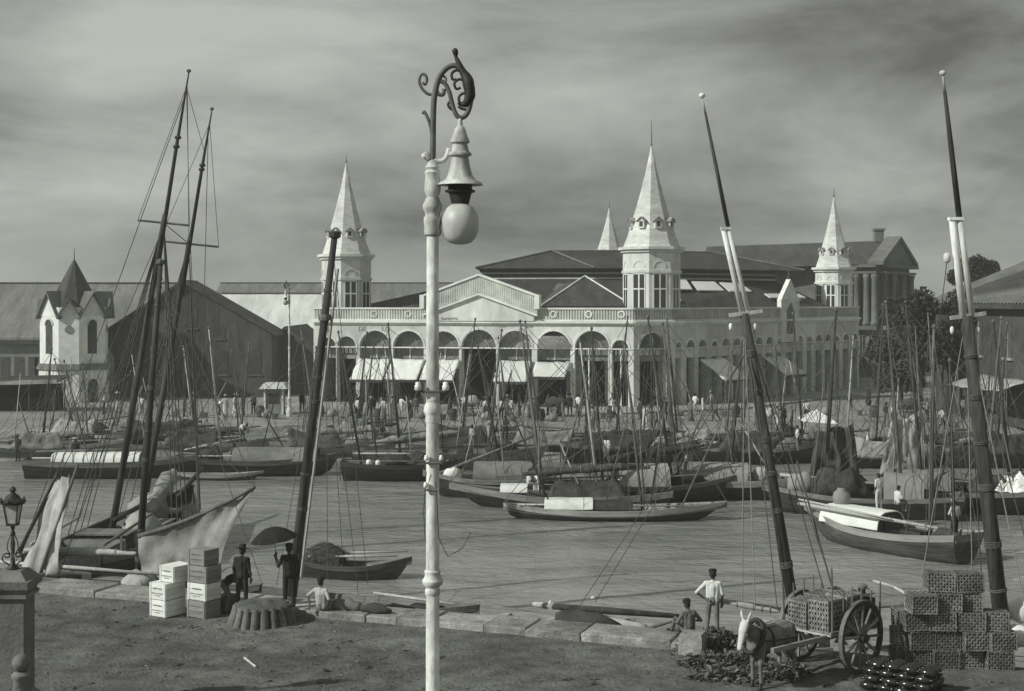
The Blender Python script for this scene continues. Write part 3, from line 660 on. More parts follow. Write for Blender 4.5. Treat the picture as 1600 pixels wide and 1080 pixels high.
def turret():
    c = G(116, 630); c.z = 0; c.y += 3; c.x = (116 - 800) / F * c.y; off = c.copy()
    root = thing('clock_turret', 'small white tower with pointed dark roof and gabled faces on left quay', 'tower', c)
    s = 17.1; w = 3.3; ch = 1.33   # half width of the square, chamfer face width
    # square with chamfered corners turned so that a chamfer faces the camera
    rot = R(8); k = ch / math.sqrt(2)
    base = []
    for (x, y) in ((w / 2 + 0.35, -(w / 2 + 0.35) + k), (w / 2 + 0.35, w / 2 + 0.35 - k), (w / 2 + 0.35 - k, w / 2 + 0.35), (-(w / 2 + 0.35) + k, w / 2 + 0.35), (-(w / 2 + 0.35), w / 2 + 0.35 - k), (-(w / 2 + 0.35), -(w / 2 + 0.35) + k), (-(w / 2 + 0.35) + k, -(w / 2 + 0.35)), (w / 2 + 0.35 - k, -(w / 2 + 0.35))):
        a = R(-45) + rot; base.append(Vector((x * math.cos(a) - y * math.sin(a), x * math.sin(a) + y * math.cos(a), 0)) * 1.0)
    sc_ = 102 / s / (max(p.x for p in base) - min(p.x for p in base)); base = [p * sc_ for p in base]
    def ring(q, z): return [c + p * q + Vector((0, 0, z)) for p in base]
    mb = MB(); mb.hexa(ring(1.03, 0), ring(1.03, 2.9)); mb.hexa(ring(1.0, 2.9), ring(1.0, 8.6)); body = mb.build('tower_wall', 'tower_white', root, off=off)
    mb = MB(); mb.hexa(ring(1.1, 2.95), ring(1.1, 3.25)); mb.hexa(ring(1.06, 3.25), ring(1.06, 3.5)); mb.build('ledge', 'panel_grey', root, off=off)
    mb = MB(); mb.hexa(ring(0.86, 8.2), ring(0.04, 12.9)); rf = mb.build('roof', 'roof_dark', root, off=off)
    MB().tube([c + Vector((0, 0, 12.8)), c + Vector((0, 0, 14.0))], [0.06, 0.02], 5).build('finial', 'iron_dark', rf, off=off)
    n = len(base)
    for i in range(n):
        a = c + base[i]; b = c + base[(i + 1) % n]; fr = Fr(a, b)
        if fr.n.y > 0.2: fr = Fr(b, a)
        mid = (a + b) / 2 - c; 
        if mid.dot(fr.n) < 0: fr = Fr(b, a)
        if fr.n.y > 0.35: continue
        L = fr.L; um = L / 2; hw = L * 0.56; zt = 8.1; zk = 8.1 + hw * 1.15
        mb = MB(); fpoly(mb, fr, [(um - L / 2, zt - 0.3), (um + L / 2, zt - 0.3), (um, zk - 0.1)], -0.8, 0.02); g = mb.build('gable', 'tower_white', root, off=off)
        mb = MB()
        for sg in (-1, 1): mb.hexa([fr(um, zk, -1.6), fr(um, zk, 0.35), fr(um + sg * hw, zt - 0.55, 0.35), fr(um + sg * hw, zt - 0.55, -0.6)], [fr(um, zk + 0.16, -1.6), fr(um, zk + 0.16, 0.35), fr(um + sg * (hw + 0.08), zt - 0.4, 0.35), fr(um + sg * (hw + 0.08), zt - 0.4, -0.6)])
        mb.build('gable_roof', 'roof_mid', g, off=off)
        if L > 1.85:
            for z0, z1, wd in ((4.4, 7.0, 0.5), (0.0, 1.6, 0.52)):
                mb = MB(); pts = [(um - wd, z0), (um + wd, z0)] + [(um + wd * math.cos(PI * j / 10), z1 + wd * math.sin(PI * j / 10)) for j in range(11)]
                fpoly(mb, fr, pts, -0.02, 0.02 if z0 > 1 else 0.12); mb.build('window' if z0 > 1 else 'doorway', 'panel_dark', root, off=off)
                mb = MB(); arch_ring(mb, fr, um, z1, wd, wd + 0.14, 0.0, 0.1 if z0 > 1 else 0.16, 10)
                mb.build('window_arch', 'tower_white', root, off=off)
        else:
            mb = MB(); arch_ring(mb, fr, um, 6.6, 0.0, 0.36, 0.0, 0.06, 16, 0, 2 * PI); mb.build('medallion', 'panel_grey', root, off=off)
            mb = MB(); fpoly(mb, fr, [(um - 0.16, 2.2), (um, 1.8), (um + 0.16, 2.2), (um + 0.1, 2.55), (um - 0.1, 2.55)], 0.0, 0.16); mb.build('plaque', 'panel_dark', root, off=off)
turret()

def shed(name, label, px0, px1, pxr, Y, ze, zr, depth, wall, roof, eave_over=0.5, holes=(), skew=0.0, cat='warehouse'):
    """gabled building with its gable end to the water"""
    a = P(px0, 470, Y); b = P(px1, 470, Y + skew); off = Vector((a.x, a.y, 0))
    root = thing(name, label, cat, off); fr = Fr(a, b); ur = fr.at(pxr); L = fr.L
    mb = MB(); fpoly(mb, fr, [(0, 0), (L, 0), (L, ze), (ur, zr), (0, ze)], -depth, 0); w = mb.build('wall', wall, root, off=off)
    for sg, u in ((-1, -eave_over), (1, L + eave_over)):
        mb = MB(); k = (ze - zr) / ((0 if sg < 0 else L) - ur); ze2 = zr + k * (u - ur)
        fpoly(mb, fr, [(ur, zr + 0.03), (u, ze2 + 0.03), (u, ze2 + 0.3), (ur, zr + 0.3)], -depth - 0.5, 0.5); mb.build('roof', roof, root, off=off)
    for (px, z0, z1, wd) in holes:
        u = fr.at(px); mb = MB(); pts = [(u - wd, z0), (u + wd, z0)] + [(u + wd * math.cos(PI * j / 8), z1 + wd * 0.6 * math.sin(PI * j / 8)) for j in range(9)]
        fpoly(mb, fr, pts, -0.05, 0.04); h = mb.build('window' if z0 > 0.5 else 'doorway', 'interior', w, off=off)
        if z0 > 0.5:
            mb = MB(); fbox(mb, fr, u - wd - 0.1, u + wd + 0.1, z0 - 0.15, z0 - 0.01, -0.02, 0.12); mb.build('sill', 'wall_dark_stone', w, off=off)
    return root
shed('warehouse', 'big dark gabled warehouse behind the masts of the two-masted schooner', 165, 425, 287, 134, 6.1, 10.9, 5, 'shed_wall', 'roof_dark',
     holes=((200, 2.2, 4.2, 0.6), (238, 2.2, 4.2, 0.6), (310, 2.2, 4.2, 0.6), (346, 2.2, 4.2, 0.6), (398, 2.2, 4.2, 0.6), (270, 0, 3.2, 1.4), (300, 6.6, 8.2, 0.5), (344, 5.6, 6.6, 0.45)))
shed('cottage', 'low dark gabled house between the big warehouse and the market', 404, 490, 446, 138, 4.2, 6.4, 14, 'shed_wall', 'roof_dark', holes=((420, 0, 2.4, 0.6), (446, 1.2, 2.6, 0.5), (474, 1.2, 2.6, 0.5)), cat='house')
def long_shed(name, label, px0, px1, Y, ze, zr, run, wall, roof, cat='warehouse', ribs=True):
    """long building lying along the street, roof slope towards the water"""
    a = P(px0, 470, Y); b = P(px1, 470, Y); off = Vector((a.x, a.y, 0)); root = thing(name, label, cat, off); fr = Fr(a, b); L = fr.L
    mb = MB(); fbox(mb, fr, 0, L, 0, ze, -2 * run, 0); mb.build('wall', wall, root, off=off)
    mb = MB(); th = 0.25
    mb.hexa([fr(-0.5, ze, 0.6), fr(L + 0.5, ze, 0.6), fr(L + 0.5, zr, -run), fr(-0.5, zr, -run)], [fr(-0.5, ze + th, 0.6), fr(L + 0.5, ze + th, 0.6), fr(L + 0.5, zr + th, -run), fr(-0.5, zr + th, -run)]); mb.build('roof', roof, root, off=off)
    mb = MB(); mb.hexa([fr(-0.5, zr, -run - 0.01), fr(L + 0.5, zr, -run - 0.01), fr(L + 0.5, ze, -2 * run), fr(-0.5, ze, -2 * run)], [fr(-0.5, zr + th, -run - 0.01), fr(L + 0.5, zr + th, -run - 0.01), fr(L + 0.5, ze + th, -2 * run), fr(-0.5, ze + th, -2 * run)]); mb.build('roof', roof, root, off=off)
    mb = MB(); mb.tube([fr(-0.5, zr + th, -run), fr(L + 0.5, zr + th, -run)], 0.16, 6); mb.build('ridge', 'roof_dark', root, off=off)
    return root, fr, off
r_, f_, o_ = long_shed('pale_roofed_shed', 'shed with a broad sunlit pale roof behind the gabled warehouse', 318, 520, 152, 4.0, 9.75, 12, 'wall_grey', 'roof_pale')
mb = MB(); fbox(mb, f_, -0.5, f_.L, 9.7, 10.0, -12.6, -12.05); mb.build('ridge_beam', 'wood_dark', r_, off=o_)
r_, f_, o_ = long_shed('grey_roofed_shed', 'long grey roofed shed at the far left behind the little tower', -60, 245, 150, 5.0, 10.9, 10, 'wall_grey', 'roof_mid')
mb = MB(); fbox(mb, f_, 0, f_.L, 4.6, 4.95, 0.0, 0.7); mb.build('eaves_gutter', 'wood_dark', r_, off=o_)
for px in (8, 30, 52, 62):
    u = f_.at(px); mb = MB(); fbox(mb, f_, u - 0.5, u + 0.5, 0.9, 3.2, -0.02, 0.05); mb.build('window', 'panel_dark', r_, off=o_)
long_shed('distant_warehouse', 'far grey roof line running low behind the sheds and left spire', 330, 700, 205, 8, 11.6, 9, 'wall_grey', 'roof_mid')

def classical():
    Y = 172; a = P(1290, 470, Y); b = P(1372, 470, Y - 3); c2 = P(1421, 470, Y + 9); off = Vector((a.x, a.y, 0))
    root = thing('classical_building', 'grey colonnaded building with a steep pediment behind the right spire', 'building', off)
    f1 = Fr(a, b); f2 = Fr(b, c2); zt = 13.2
    mb = MB(); fbox(mb, f1, -14, f1.L, 0, zt, -16, 0); mb.build('wall', 'classic_stone', root, off=off)
    mb = MB(); fbox(mb, f2, 0.02, f2.L, 0, zt, -14, -0.01); mb.build('gable_end', 'classic_stone', root, off=off)
    for fr, pos in ((f1, [f1.L * k / 6 for k in (0.4, 1.5, 2.6, 3.7, 4.8, 5.7)]), (f2, [f2.L * k / 4 for k in (0.25, 1.4, 2.6, 3.75)])):
        for u in pos:
            MB().lathe([(0.5, 0), (0.5, 0.4), (0.4, 0.5), (0.34, 5.6), (0.45, 5.9), (0.45, 6.2)], fr(u, 6.2, 0.45), 10).build('column', 'classic_stone', root, True, off=off)
        for u0, u1 in zip(pos, pos[1:]):
            um = (u0 + u1) / 2; h = (u1 - u0) * 0.26
            for z0, z1 in ((1.0, 5.0), (6.9, 11.4)):
                mb = MB(); fbox(mb, fr, um - h, um + h, z0, z1, 0.0, 0.03); w = mb.build('window', 'glass_dark', root, off=off)
                mb = MB(); fbox(mb, fr, um - 0.05, um + 0.05, z0, z1, 0.03, 0.07); fbox(mb, fr, um - h - 0.1, um + h + 0.1, z1, z1 + 0.2, 0, 0.15); mb.build('frame', 'classic_stone', w, off=off)
        for nm, z0, z1, d0, d1 in (('architrave', 12.45, 12.75, 0, 0.9), ('cornice', zt, zt + 0.35, -1, 1.2), ('string_course', 5.7, 6.19, 0, 0.95)): mb = MB(); fbox(mb, fr, 0, fr.L, z0, z1, d0, d1); mb.build(nm, 'classic_stone', root, off=off)
    um = f2.L / 2; mb = MB(); fpoly(mb, f2, [(-0.6, zt + 0.36), (f2.L + 0.6, zt + 0.36), (um, zt + 3.5)], -1.0, 0.6); pd = mb.build('pediment', 'classic_stone', root, off=off)
    mb = MB(); 
    for s0, s1 in ((-0.9, um), (f2.L + 0.9, um)): fpoly(mb, f2, [(s0, zt + 0.3), (s1, zt + 3.6), (s1, zt + 4.0), (s0, zt + 0.75)], -1.0, 0.9)
    mb.build('pediment_moulding', 'classic_stone', pd, off=off)
    ridge_a = f2(um, zt + 3.5, -0.5); ridge_b = P(1105, 392, 190); ridge_b.z = ridge_a.z - 0.2
    e0 = f2(-0.8, zt + 0.4, 0.4); e1 = P(1090, 425, 175); e1.z = zt - 0.1; g0 = f2(f2.L + 0.8, zt + 0.4, 0.2); g1 = ridge_b + Vector((4, 12, -3.4))
    mb = MB(); mb.add([e0, ridge_a, ridge_b, e1], [(0, 1, 2, 3)]); mb.add([g0, ridge_a, ridge_b, g1], [(0, 1, 2, 3)]); mb.add([e1, ridge_b, g1], [(0, 1, 2)])
    mb.build('roof', 'roof_dark', root, off=off)
    ch = lerp(ridge_a, ridge_b, 0.06); MB().box(ch + Vector((0, 0, 0.6)), (1.1, 1.1, 1.4)).box(ch + Vector((0, 0, 1.4)), (1.4, 1.4, 0.25)).build('chimney', 'classic_stone', root, off=off)
classical()

def right_house():
    a = P(1462, 470, 118); b = P(1700, 470, 92); off = Vector((a.x, a.y, 0)); fr = Fr(a, b)
    root = thing('waterside_house', 'dark tiled house with shadowed front at the far right edge', 'house', off)
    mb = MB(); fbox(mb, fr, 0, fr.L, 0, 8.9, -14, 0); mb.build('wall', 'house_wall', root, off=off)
    mb = MB(); mb.hexa([fr(-0.6, 8.6, 0.8), fr(fr.L, 8.6, 0.8), fr(fr.L, 14.2, -9), fr(-0.6, 12.5, -9)], [fr(-0.6, 8.9, 0.8), fr(fr.L, 8.9, 0.8), fr(fr.L, 14.5, -9), fr(-0.6, 12.8, -9)]); rf = mb.build('roof', 'roof_dark', root, off=off)
    mb = MB(); n = 44
    for k in range(n): u = lerp(-0.5, fr.L - 0.1, k / n); mb.tube([fr(u, 8.98, 0.85), fr(u, 12.85 + 1.7 * (k / n), -8.9)], 0.1, 5)
    o = mb.build('roof_tile', 'roof_mid', rf, off=off); o['kind'] = 'stuff'
    for px in (1490, 1530, 1576, 1620):
        u = fr.at(px); mb = MB(); fbox(mb, fr, u - 0.6, u + 0.6, 5.0, 7.6, 0, 0.05); w = mb.build('window', 'panel_dark', root, off=off)
        mb = MB(); fbox(mb, fr, u - 0.05, u + 0.05, 5.0, 7.6, 0.05, 0.09); fbox(mb, fr, u - 0.8, u + 0.8, 4.8, 5.0, 0, 0.2); mb.build('frame', 'wall_grey', w, off=off)
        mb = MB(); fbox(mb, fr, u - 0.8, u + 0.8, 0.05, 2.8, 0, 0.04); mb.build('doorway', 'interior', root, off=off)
    aw = MB().cloth(fr(fr.at(1535), 3.6, 0.1), fr(fr.at(1618), 3.6, 0.1), fr(fr.at(1540), 2.8, 3.0), fr(fr.at(1622), 2.8, 3.0), 14, 6, 0.1, 0.05, 4, 0.03).build('awning', 'cloth_pale', root, True, off=off)
right_house()

def tree(label, px, py, Y, h, rx, rz, seed, mat='leaf_tree', n=7000, lean=0.0):
    g = P(px, py, Y); c = Vector((g.x, g.y, 0)); root = thing('leafy_tree', label, 'tree', c, group='trees beside the waterside house')
    rng = random.Random(seed); mb = MB(); top = Vector((lean, 0, h - rz * 0.9))
    mb.tube([Vector((0, 0, -0.1)), Vector((0.1, 0, h * 0.3)), top], [0.35, 0.26, 0.12], 8); cl = []
    for k in range(14):
        a = rng.uniform(0, 2 * PI); e = rng.uniform(-0.5, 1); p = Vector((lean + math.cos(a) * rx * rng.uniform(0.3, 0.8), math.sin(a) * rx * rng.uniform(0.3, 0.8), h - rz + e * rz * 0.75)); cl.append((p, rng.uniform(0.25, 0.45) * rx))
        mb.tube([lerp(Vector((0.1, 0, h * 0.3)), top, rng.uniform(0.2, 0.9)), p], [0.12, 0.03], 5)
    mb.build('trunk', 'bark', root)
    mb = MB()
    for k in range(n):
        c0, r = rng.choice(cl); d = Vector((rng.gauss(0, 1), rng.gauss(0, 1), rng.gauss(0, 0.8))); p = c0 + d.normalized() * r * rng.random() ** 0.45
        s = rng.uniform(0.12, 0.3); u = Vector((rng.gauss(0, 1), rng.gauss(0, 1), rng.gauss(0, 1))).normalized(); v = u.cross(Vector((rng.gauss(0, 1), rng.gauss(0, 1), rng.gauss(0, 1)))).normalized()
        mb.add([p - u * s, p + v * s * 0.5, p + u * s, p - v * s * 0.5], [(0, 1, 2, 3)])
    mb.build('crown', mat, root)
tree('dense dark tree right of the colonnaded building', 1436, 600, 128, 9.6, 3.2, 4.2, 1)
tree('dark tree in front of the waterside house, nearest the white-headed mast', 1478, 600, 112, 10.2, 3.4, 4.6, 2)
tree('low dark bushy tree at the foot of the colonnaded building', 1405, 600, 122, 6.5, 2.9, 3.2, 3)
tree('distant flat-topped tree showing over the house roof at right', 1522, 420, 150, 13.4, 2.5, 1.3, 4)

# ================================================================ STREET LAMPS
def arc_lamp():
    Y = F / 138.0; s = 138.0; gx = (676 - CX) / s
    base = Vector((gx, Y, 0))
    root = thing('arc_lamp_post', 'tall white iron lamp post with scrolled arm and hanging globe in the foreground', 'street lamp', base)
    def L(px, py, dy=0.0): return Vector(((px - 676) / s, dy, CZ - (py - HY) / s))
    zz = lambda py: CZ - (py - HY) / s
    prof = [(0.26, 0), (0.26, 0.5), (0.2, 0.62), (0.17, 0.7), (0.17, 1.5), (0.2, 1.56), (0.13, 1.66), (0.1, 1.9), (0.082, zz(1400)), (0.076, zz(930)), (0.074, zz(640)), (0.068, zz(380)), (0.066, zz(368))]
    MB().lathe(prof, n=20).build('shaft', 'lamp_paint', root, 35)
    for nm, pr in (('collar', [(9, 932), (12, 928), (12, 922), (10, 918), (16, 912), (16.5, 907), (13, 902), (12, 897), (13, 893), (9, 888)]),
                   ('collar', [(9.5, 662), (12, 658), (11, 650), (13, 646), (14.5, 642), (13, 634), (10, 628), (11, 612), (9, 606)]),
                   ('collar', [(9, 370), (13, 367), (14, 362), (12.5, 356), (14, 348), (14, 341), (11.5, 337), (12, 332), (15, 327), (15.5, 321), (12, 314), (10, 309)]),
                   ('vase', [(9, 309), (11, 304), (13, 297), (12.5, 285), (11, 275), (13, 270), (10, 266), (12, 262), (8, 256), (5, 250)])):
        MB().lathe([(r / s, zz(y)) for r, y in pr], n=18).build(nm, 'lamp_paint', root, 40)
    def curve(pts, r, n=10, dy=0.0):
        P_ = [L(x, y, dy) for x, y in pts]; out = []
        for i in range(len(P_) - 1):
            p0 = P_[max(i - 1, 0)]; p1 = P_[i]; p2 = P_[i + 1]; p3 = P_[min(i + 2, len(P_) - 1)]
            for k in range(5):
                t = k / 5; out.append(0.5 * ((2 * p1) + (p2 - p0) * t + (2 * p0 - 5 * p1 + 4 * p2 - p3) * t * t + (3 * p1 - p0 - 3 * p2 + p3) * t ** 3))
        out.append(P_[-1]); return out
    arm = curve([(676, 262), (676.5, 220), (677, 180), (679, 150), (686, 122), (699, 106), (713, 103), (725, 114), (733, 132), (736, 152), (733, 170), (727, 181), (718, 184), (711, 176), (706, 160), (702, 144), (696, 132), (688, 127), (682, 134), (684, 146), (692, 148), (694, 139)], 1)
    n = len(arm); MB().tube(arm, [lerp(0.036, 0.024, min(1, i / n * 1.2)) for i in range(n)], 8).build('arm', 'iron_grey', root, True)
    sp = [(674, 148), (667, 146), (659, 138), (655, 127), (658, 117), (664, 117), (667, 125), (664, 132), (660, 129)]
    c = curve(sp, 1); MB().tube(c, 0.018, 6).build('scroll', 'iron_grey', root, True)
    for pts, r in (([(677, 222), (673, 200), (668, 184), (663, 175), (660, 178)], 0.018), ([(679, 250), (690, 252), (698, 245), (702, 232)], 0.03), ([(683, 128), (690, 118), (697, 124), (693, 133)], 0.014)):
        MB().tube(curve(pts, r), r, 6).build('scroll', 'iron_grey' if r < 0.03 else 'lamp_paint', root, True)
    lf = curve([(711, 78), (712, 88), (718, 102), (726, 118), (732, 136), (733, 152), (726, 164), (716, 160)], 1)
    m = len(lf); rr = [0.022 + 0.048 * math.sin(PI * min(1, max(0, (i / m - 0.15) / 0.8))) ** 1.2 for i in range(m)]
    MB().lump([p for p in lf[::3]] + [lf[-1]], [rr[i] for i in range(0, m, 3)] + [0.03], 8, 0.5, 3).build('acanthus_leaf', 'iron_dark', root, True)
    for pts in ([(733, 150), (724, 146), (717, 152), (719, 161), (726, 160)], [(728, 128), (718, 124), (710, 130), (713, 139), (720, 137)], [(722, 112), (713, 110), (706, 115), (707, 124), (713, 124)], [(731, 172), (722, 170), (716, 166)], [(710, 172), (704, 170), (700, 163), (704, 158)]):
        MB().tube(curve(pts, 1), 0.016, 6).build('scroll', 'iron_dark', root, True)
    MB().capsule(L(711, 80), L(712, 84), 0.035, 0.03).build('finial', 'iron_dark', root, True)
    MB().lump([L(662, 248), L(666, 242), L(672, 250)], [0.04, 0.05, 0.04], 8, 0.2, 1).build('scroll_knob', 'lamp_paint', root, True)
    # hood, neck and globe
    o = Vector(((719 - 676) / s, 0, 0))
    MB().lathe([(r / s, zz(y)) for r, y in ((20, 289), (36, 289.5), (34, 286), (24, 281), (20, 275), (16, 262), (14, 250), (13, 245), (18, 243), (18, 240), (14, 236), (12, 228), (11, 225), (15, 223), (15, 220), (12, 214), (9, 204), (7, 199), (4, 197), (3.5, 184))], o, 24).build('lamp_hood', 'lamp_paint', root, 40)
    MB().lathe([(r / s, zz(y)) for r, y in ((11, 326), (14, 318), (16, 310), (18, 302), (24, 300), (24, 298), (19, 296), (19, 289))], o, 20).build('lamp_neck', 'iron_dark', root, 40)
    MB().lathe([(r / s, zz(y)) for r, y in ((8, 382), (18, 379), (25, 371), (29, 358), (29.5, 346), (27, 334), (21, 325), (13, 319))], o, 24).build('globe', 'globe', root, True)
    # wire clamps with porcelain insulators
    for py, xs in ((603, (654, 697)), (714, (667, 690)), (756, (666,))):
        bar = MB().tube([L(min(xs) - 2, py + 8, -0.1), L(max(max(xs), 684) + 2, py + 8, -0.1)], 0.014, 6).tube([L(668, py + 8, -0.1), L(668, py + 8, 0.0)], 0.014, 5).build('bracket', 'iron_grey', root)
        for x in xs:
            hh = 7 if py < 610 else 4.5
            MB().lathe([(3 * hh / 7 / s, -hh / s), (5.5 * hh / 7 / s, -hh * 0.8 / s), (5.5 * hh / 7 / s, hh * 0.2 / s), (4 * hh / 7 / s, hh * 0.4 / s), (4.6 * hh / 7 / s, hh * 0.8 / s), (2 * hh / 7 / s, hh / s)], L(x, py, -0.1), 10).build('insulator', 'porcelain', root, True)
    MB().tube([L(682, 752, -0.1), L(686, 840, -0.05), L(700, 870, 0), L(722, 858, 0.05), L(735, 835, 0.1)], 0.005, 4).tube([L(667, 735, -0.1), L(662, 800, 0), L(664, 840, 0), L(674, 870, -0.07)], 0.005, 4).build('loose_wire', 'iron_dark', root)
    return root
ARC = arc_lamp()
far = copy_tree(ARC); p = P(452, 470, 112); far.location = (p.x, p.y, 0); far.rotation_euler = (0, 0, R(200))
far.scale = (0.93, 0.93, 0.9)
tag(far, 'distant slim lamp post with scrolled top beside the left spire of the market', 'street lamp')
ARC['group'] = far['group'] = 'scrolled lamp posts of the quay'

def pier_lamp():
    Y = 31.0; s = F / Y; c = Vector(((20 - CX) / s, Y, 0)); root = thing('pier_lantern', 'dark glazed lantern on a scrolled iron foot standing on the left stone pier', 'lantern', c + Vector((0, 0, 3.28)))
    z = lambda py: CZ - (py - HY) / s
    off = c + Vector((0, 0, 3.28)); zo = Vector((c.x, c.y, 0))
    MB().lathe([(0.14, z(817)), (0.14, z(816)), (0.22, z(786)), (0.215, z(785))], zo, 4).build('glass', 'globe', root, off=off)
    mb = MB(); R4 = [(0.14, z(818)), (0.225, z(785))]
    for k in range(4):
        a = 2 * PI * (k + 0.5) / 4; q = [zo + Vector((r * 1.02 * math.cos(a), r * 1.02 * math.sin(a), h)) for r, h in R4]; mb.tube(q, 0.014, 5)
    mb.lathe([(0.16, z(821)), (0.16, z(817))], zo, 4); mb.build('cage', 'iron_dark', root, off=off)
    hd = MB().lathe([(0.25, z(788)), (0.27, z(784)), (0.18, z(780)), (0.13, z(774)), (0.06, z(771)), (0.04, z(769)), (0.08, z(766)), (0.05, z(762)), (0.02, z(760))], zo, 8).build('cap', 'iron_dark', root, 30, off=off)
    mb = MB()
    for k in range(8):
        a = 2 * PI * k / 8; q = zo + Vector((0.26 * math.cos(a), 0.26 * math.sin(a), z(784))); MB().lathe([(0.03, 0), (0.035, 0.04), (0.01, 0.09)], q, 5).build('cresting', 'iron_dark', hd, off=off)
    MB().lathe([(0.14, z(888)), (0.06, z(882)), (0.035, z(868)), (0.05, z(850)), (0.03, z(838)), (0.06, z(833)), (0.03, z(829)), (0.05, z(822)), (0.1, z(819))], zo, 10).build('stem', 'iron_dark', root, 40, off=off)
    for k in range(4):
        a = PI / 2 * k + 0.4; d = Vector((math.cos(a), math.sin(a), 0)); pts = []
        for i in range(20):
            t = i / 19; ang = -PI / 2 + t * 2.3 * PI; r = 0.1 * (1 - 0.55 * t); pts.append(zo + d * (0.13 + math.cos(ang) * r) + Vector((0, 0, z(872) + math.sin(ang) * r + 0.08 * t)))
        MB().tube([zo + d * 0.04 + Vector((0, 0, z(886)))] + pts, 0.016, 5).tube([zo + d * 0.04 + Vector((0, 0, z(836))), zo + d * 0.1 + Vector((0, 0, z(846))), zo + d * 0.12 + Vector((0, 0, z(858))), zo + d * 0.05 + Vector((0, 0, z(866)))], 0.012, 5).build('scroll', 'iron_dark', root, True, off=off)
    root2 = thing('stone_pier', 'square stone pier with moulded cap under the lantern at left', 'pier', c)
    mb = MB()
    def sq(h0, h1, w0, w1): mb.hexa([c + Vector((x * w0 / 2, y * w0 / 2, h0)) for x, y in ((-1, -1), (1, -1), (1, 1), (-1, 1))], [c + Vector((x * w1 / 2, y * w1 / 2, h1)) for x, y in ((-1, -1), (1, -1), (1, 1), (-1, 1))])
    w = 0.72
    sq(0, 2.72, w, w); mb.build('shaft', 'pier_stone', root2, off=c)
    mb = MB(); sq(2.72, 2.8, w + 0.16, w + 0.16); sq(2.8, 2.92, w + 0.06, w + 0.12); sq(2.92, 3.1, w + 0.24, w + 0.3); sq(3.1, 3.29, w + 0.16, w - 0.2); mb.build('cap', 'pier_stone', root2, off=c)
    mb = MB(); sq(-0.1, 0.5, w + 0.2, w + 0.2); sq(0.5, 0.6, w + 0.2, w + 0.02); mb.build('plinth', 'pier_stone', root2, off=c)
    # rail post in front with a ball finial
    Y2 = 29.6; s2 = F / Y2; c2 = Vector(((33 - CX) / s2, Y2, 0)); z2 = CZ - (1036 - HY) / s2
    r3 = thing('ball_post', 'round grey post with ball finial in front of the left stone pier', 'post', c2)
    MB().lathe([(0.24, 0), (0.24, 0.3), (0.17, 0.4), (0.16, z2 - 0.35), (0.2, z2 - 0.3), (0.2, z2 - 0.24), (0.13, z2 - 0.18)], c2, 16).build('shaft', 'pier_stone', r3, 40, off=c2)
    MB().lathe([(0.02, -0.19), (0.11, -0.155), (0.17, -0.08), (0.19, 0), (0.17, 0.08), (0.11, 0.155), (0.02, 0.19)], c2 + Vector((0, 0, z2)), 18).build('ball', 'pier_stone', r3, True, off=c2)
pier_lamp()

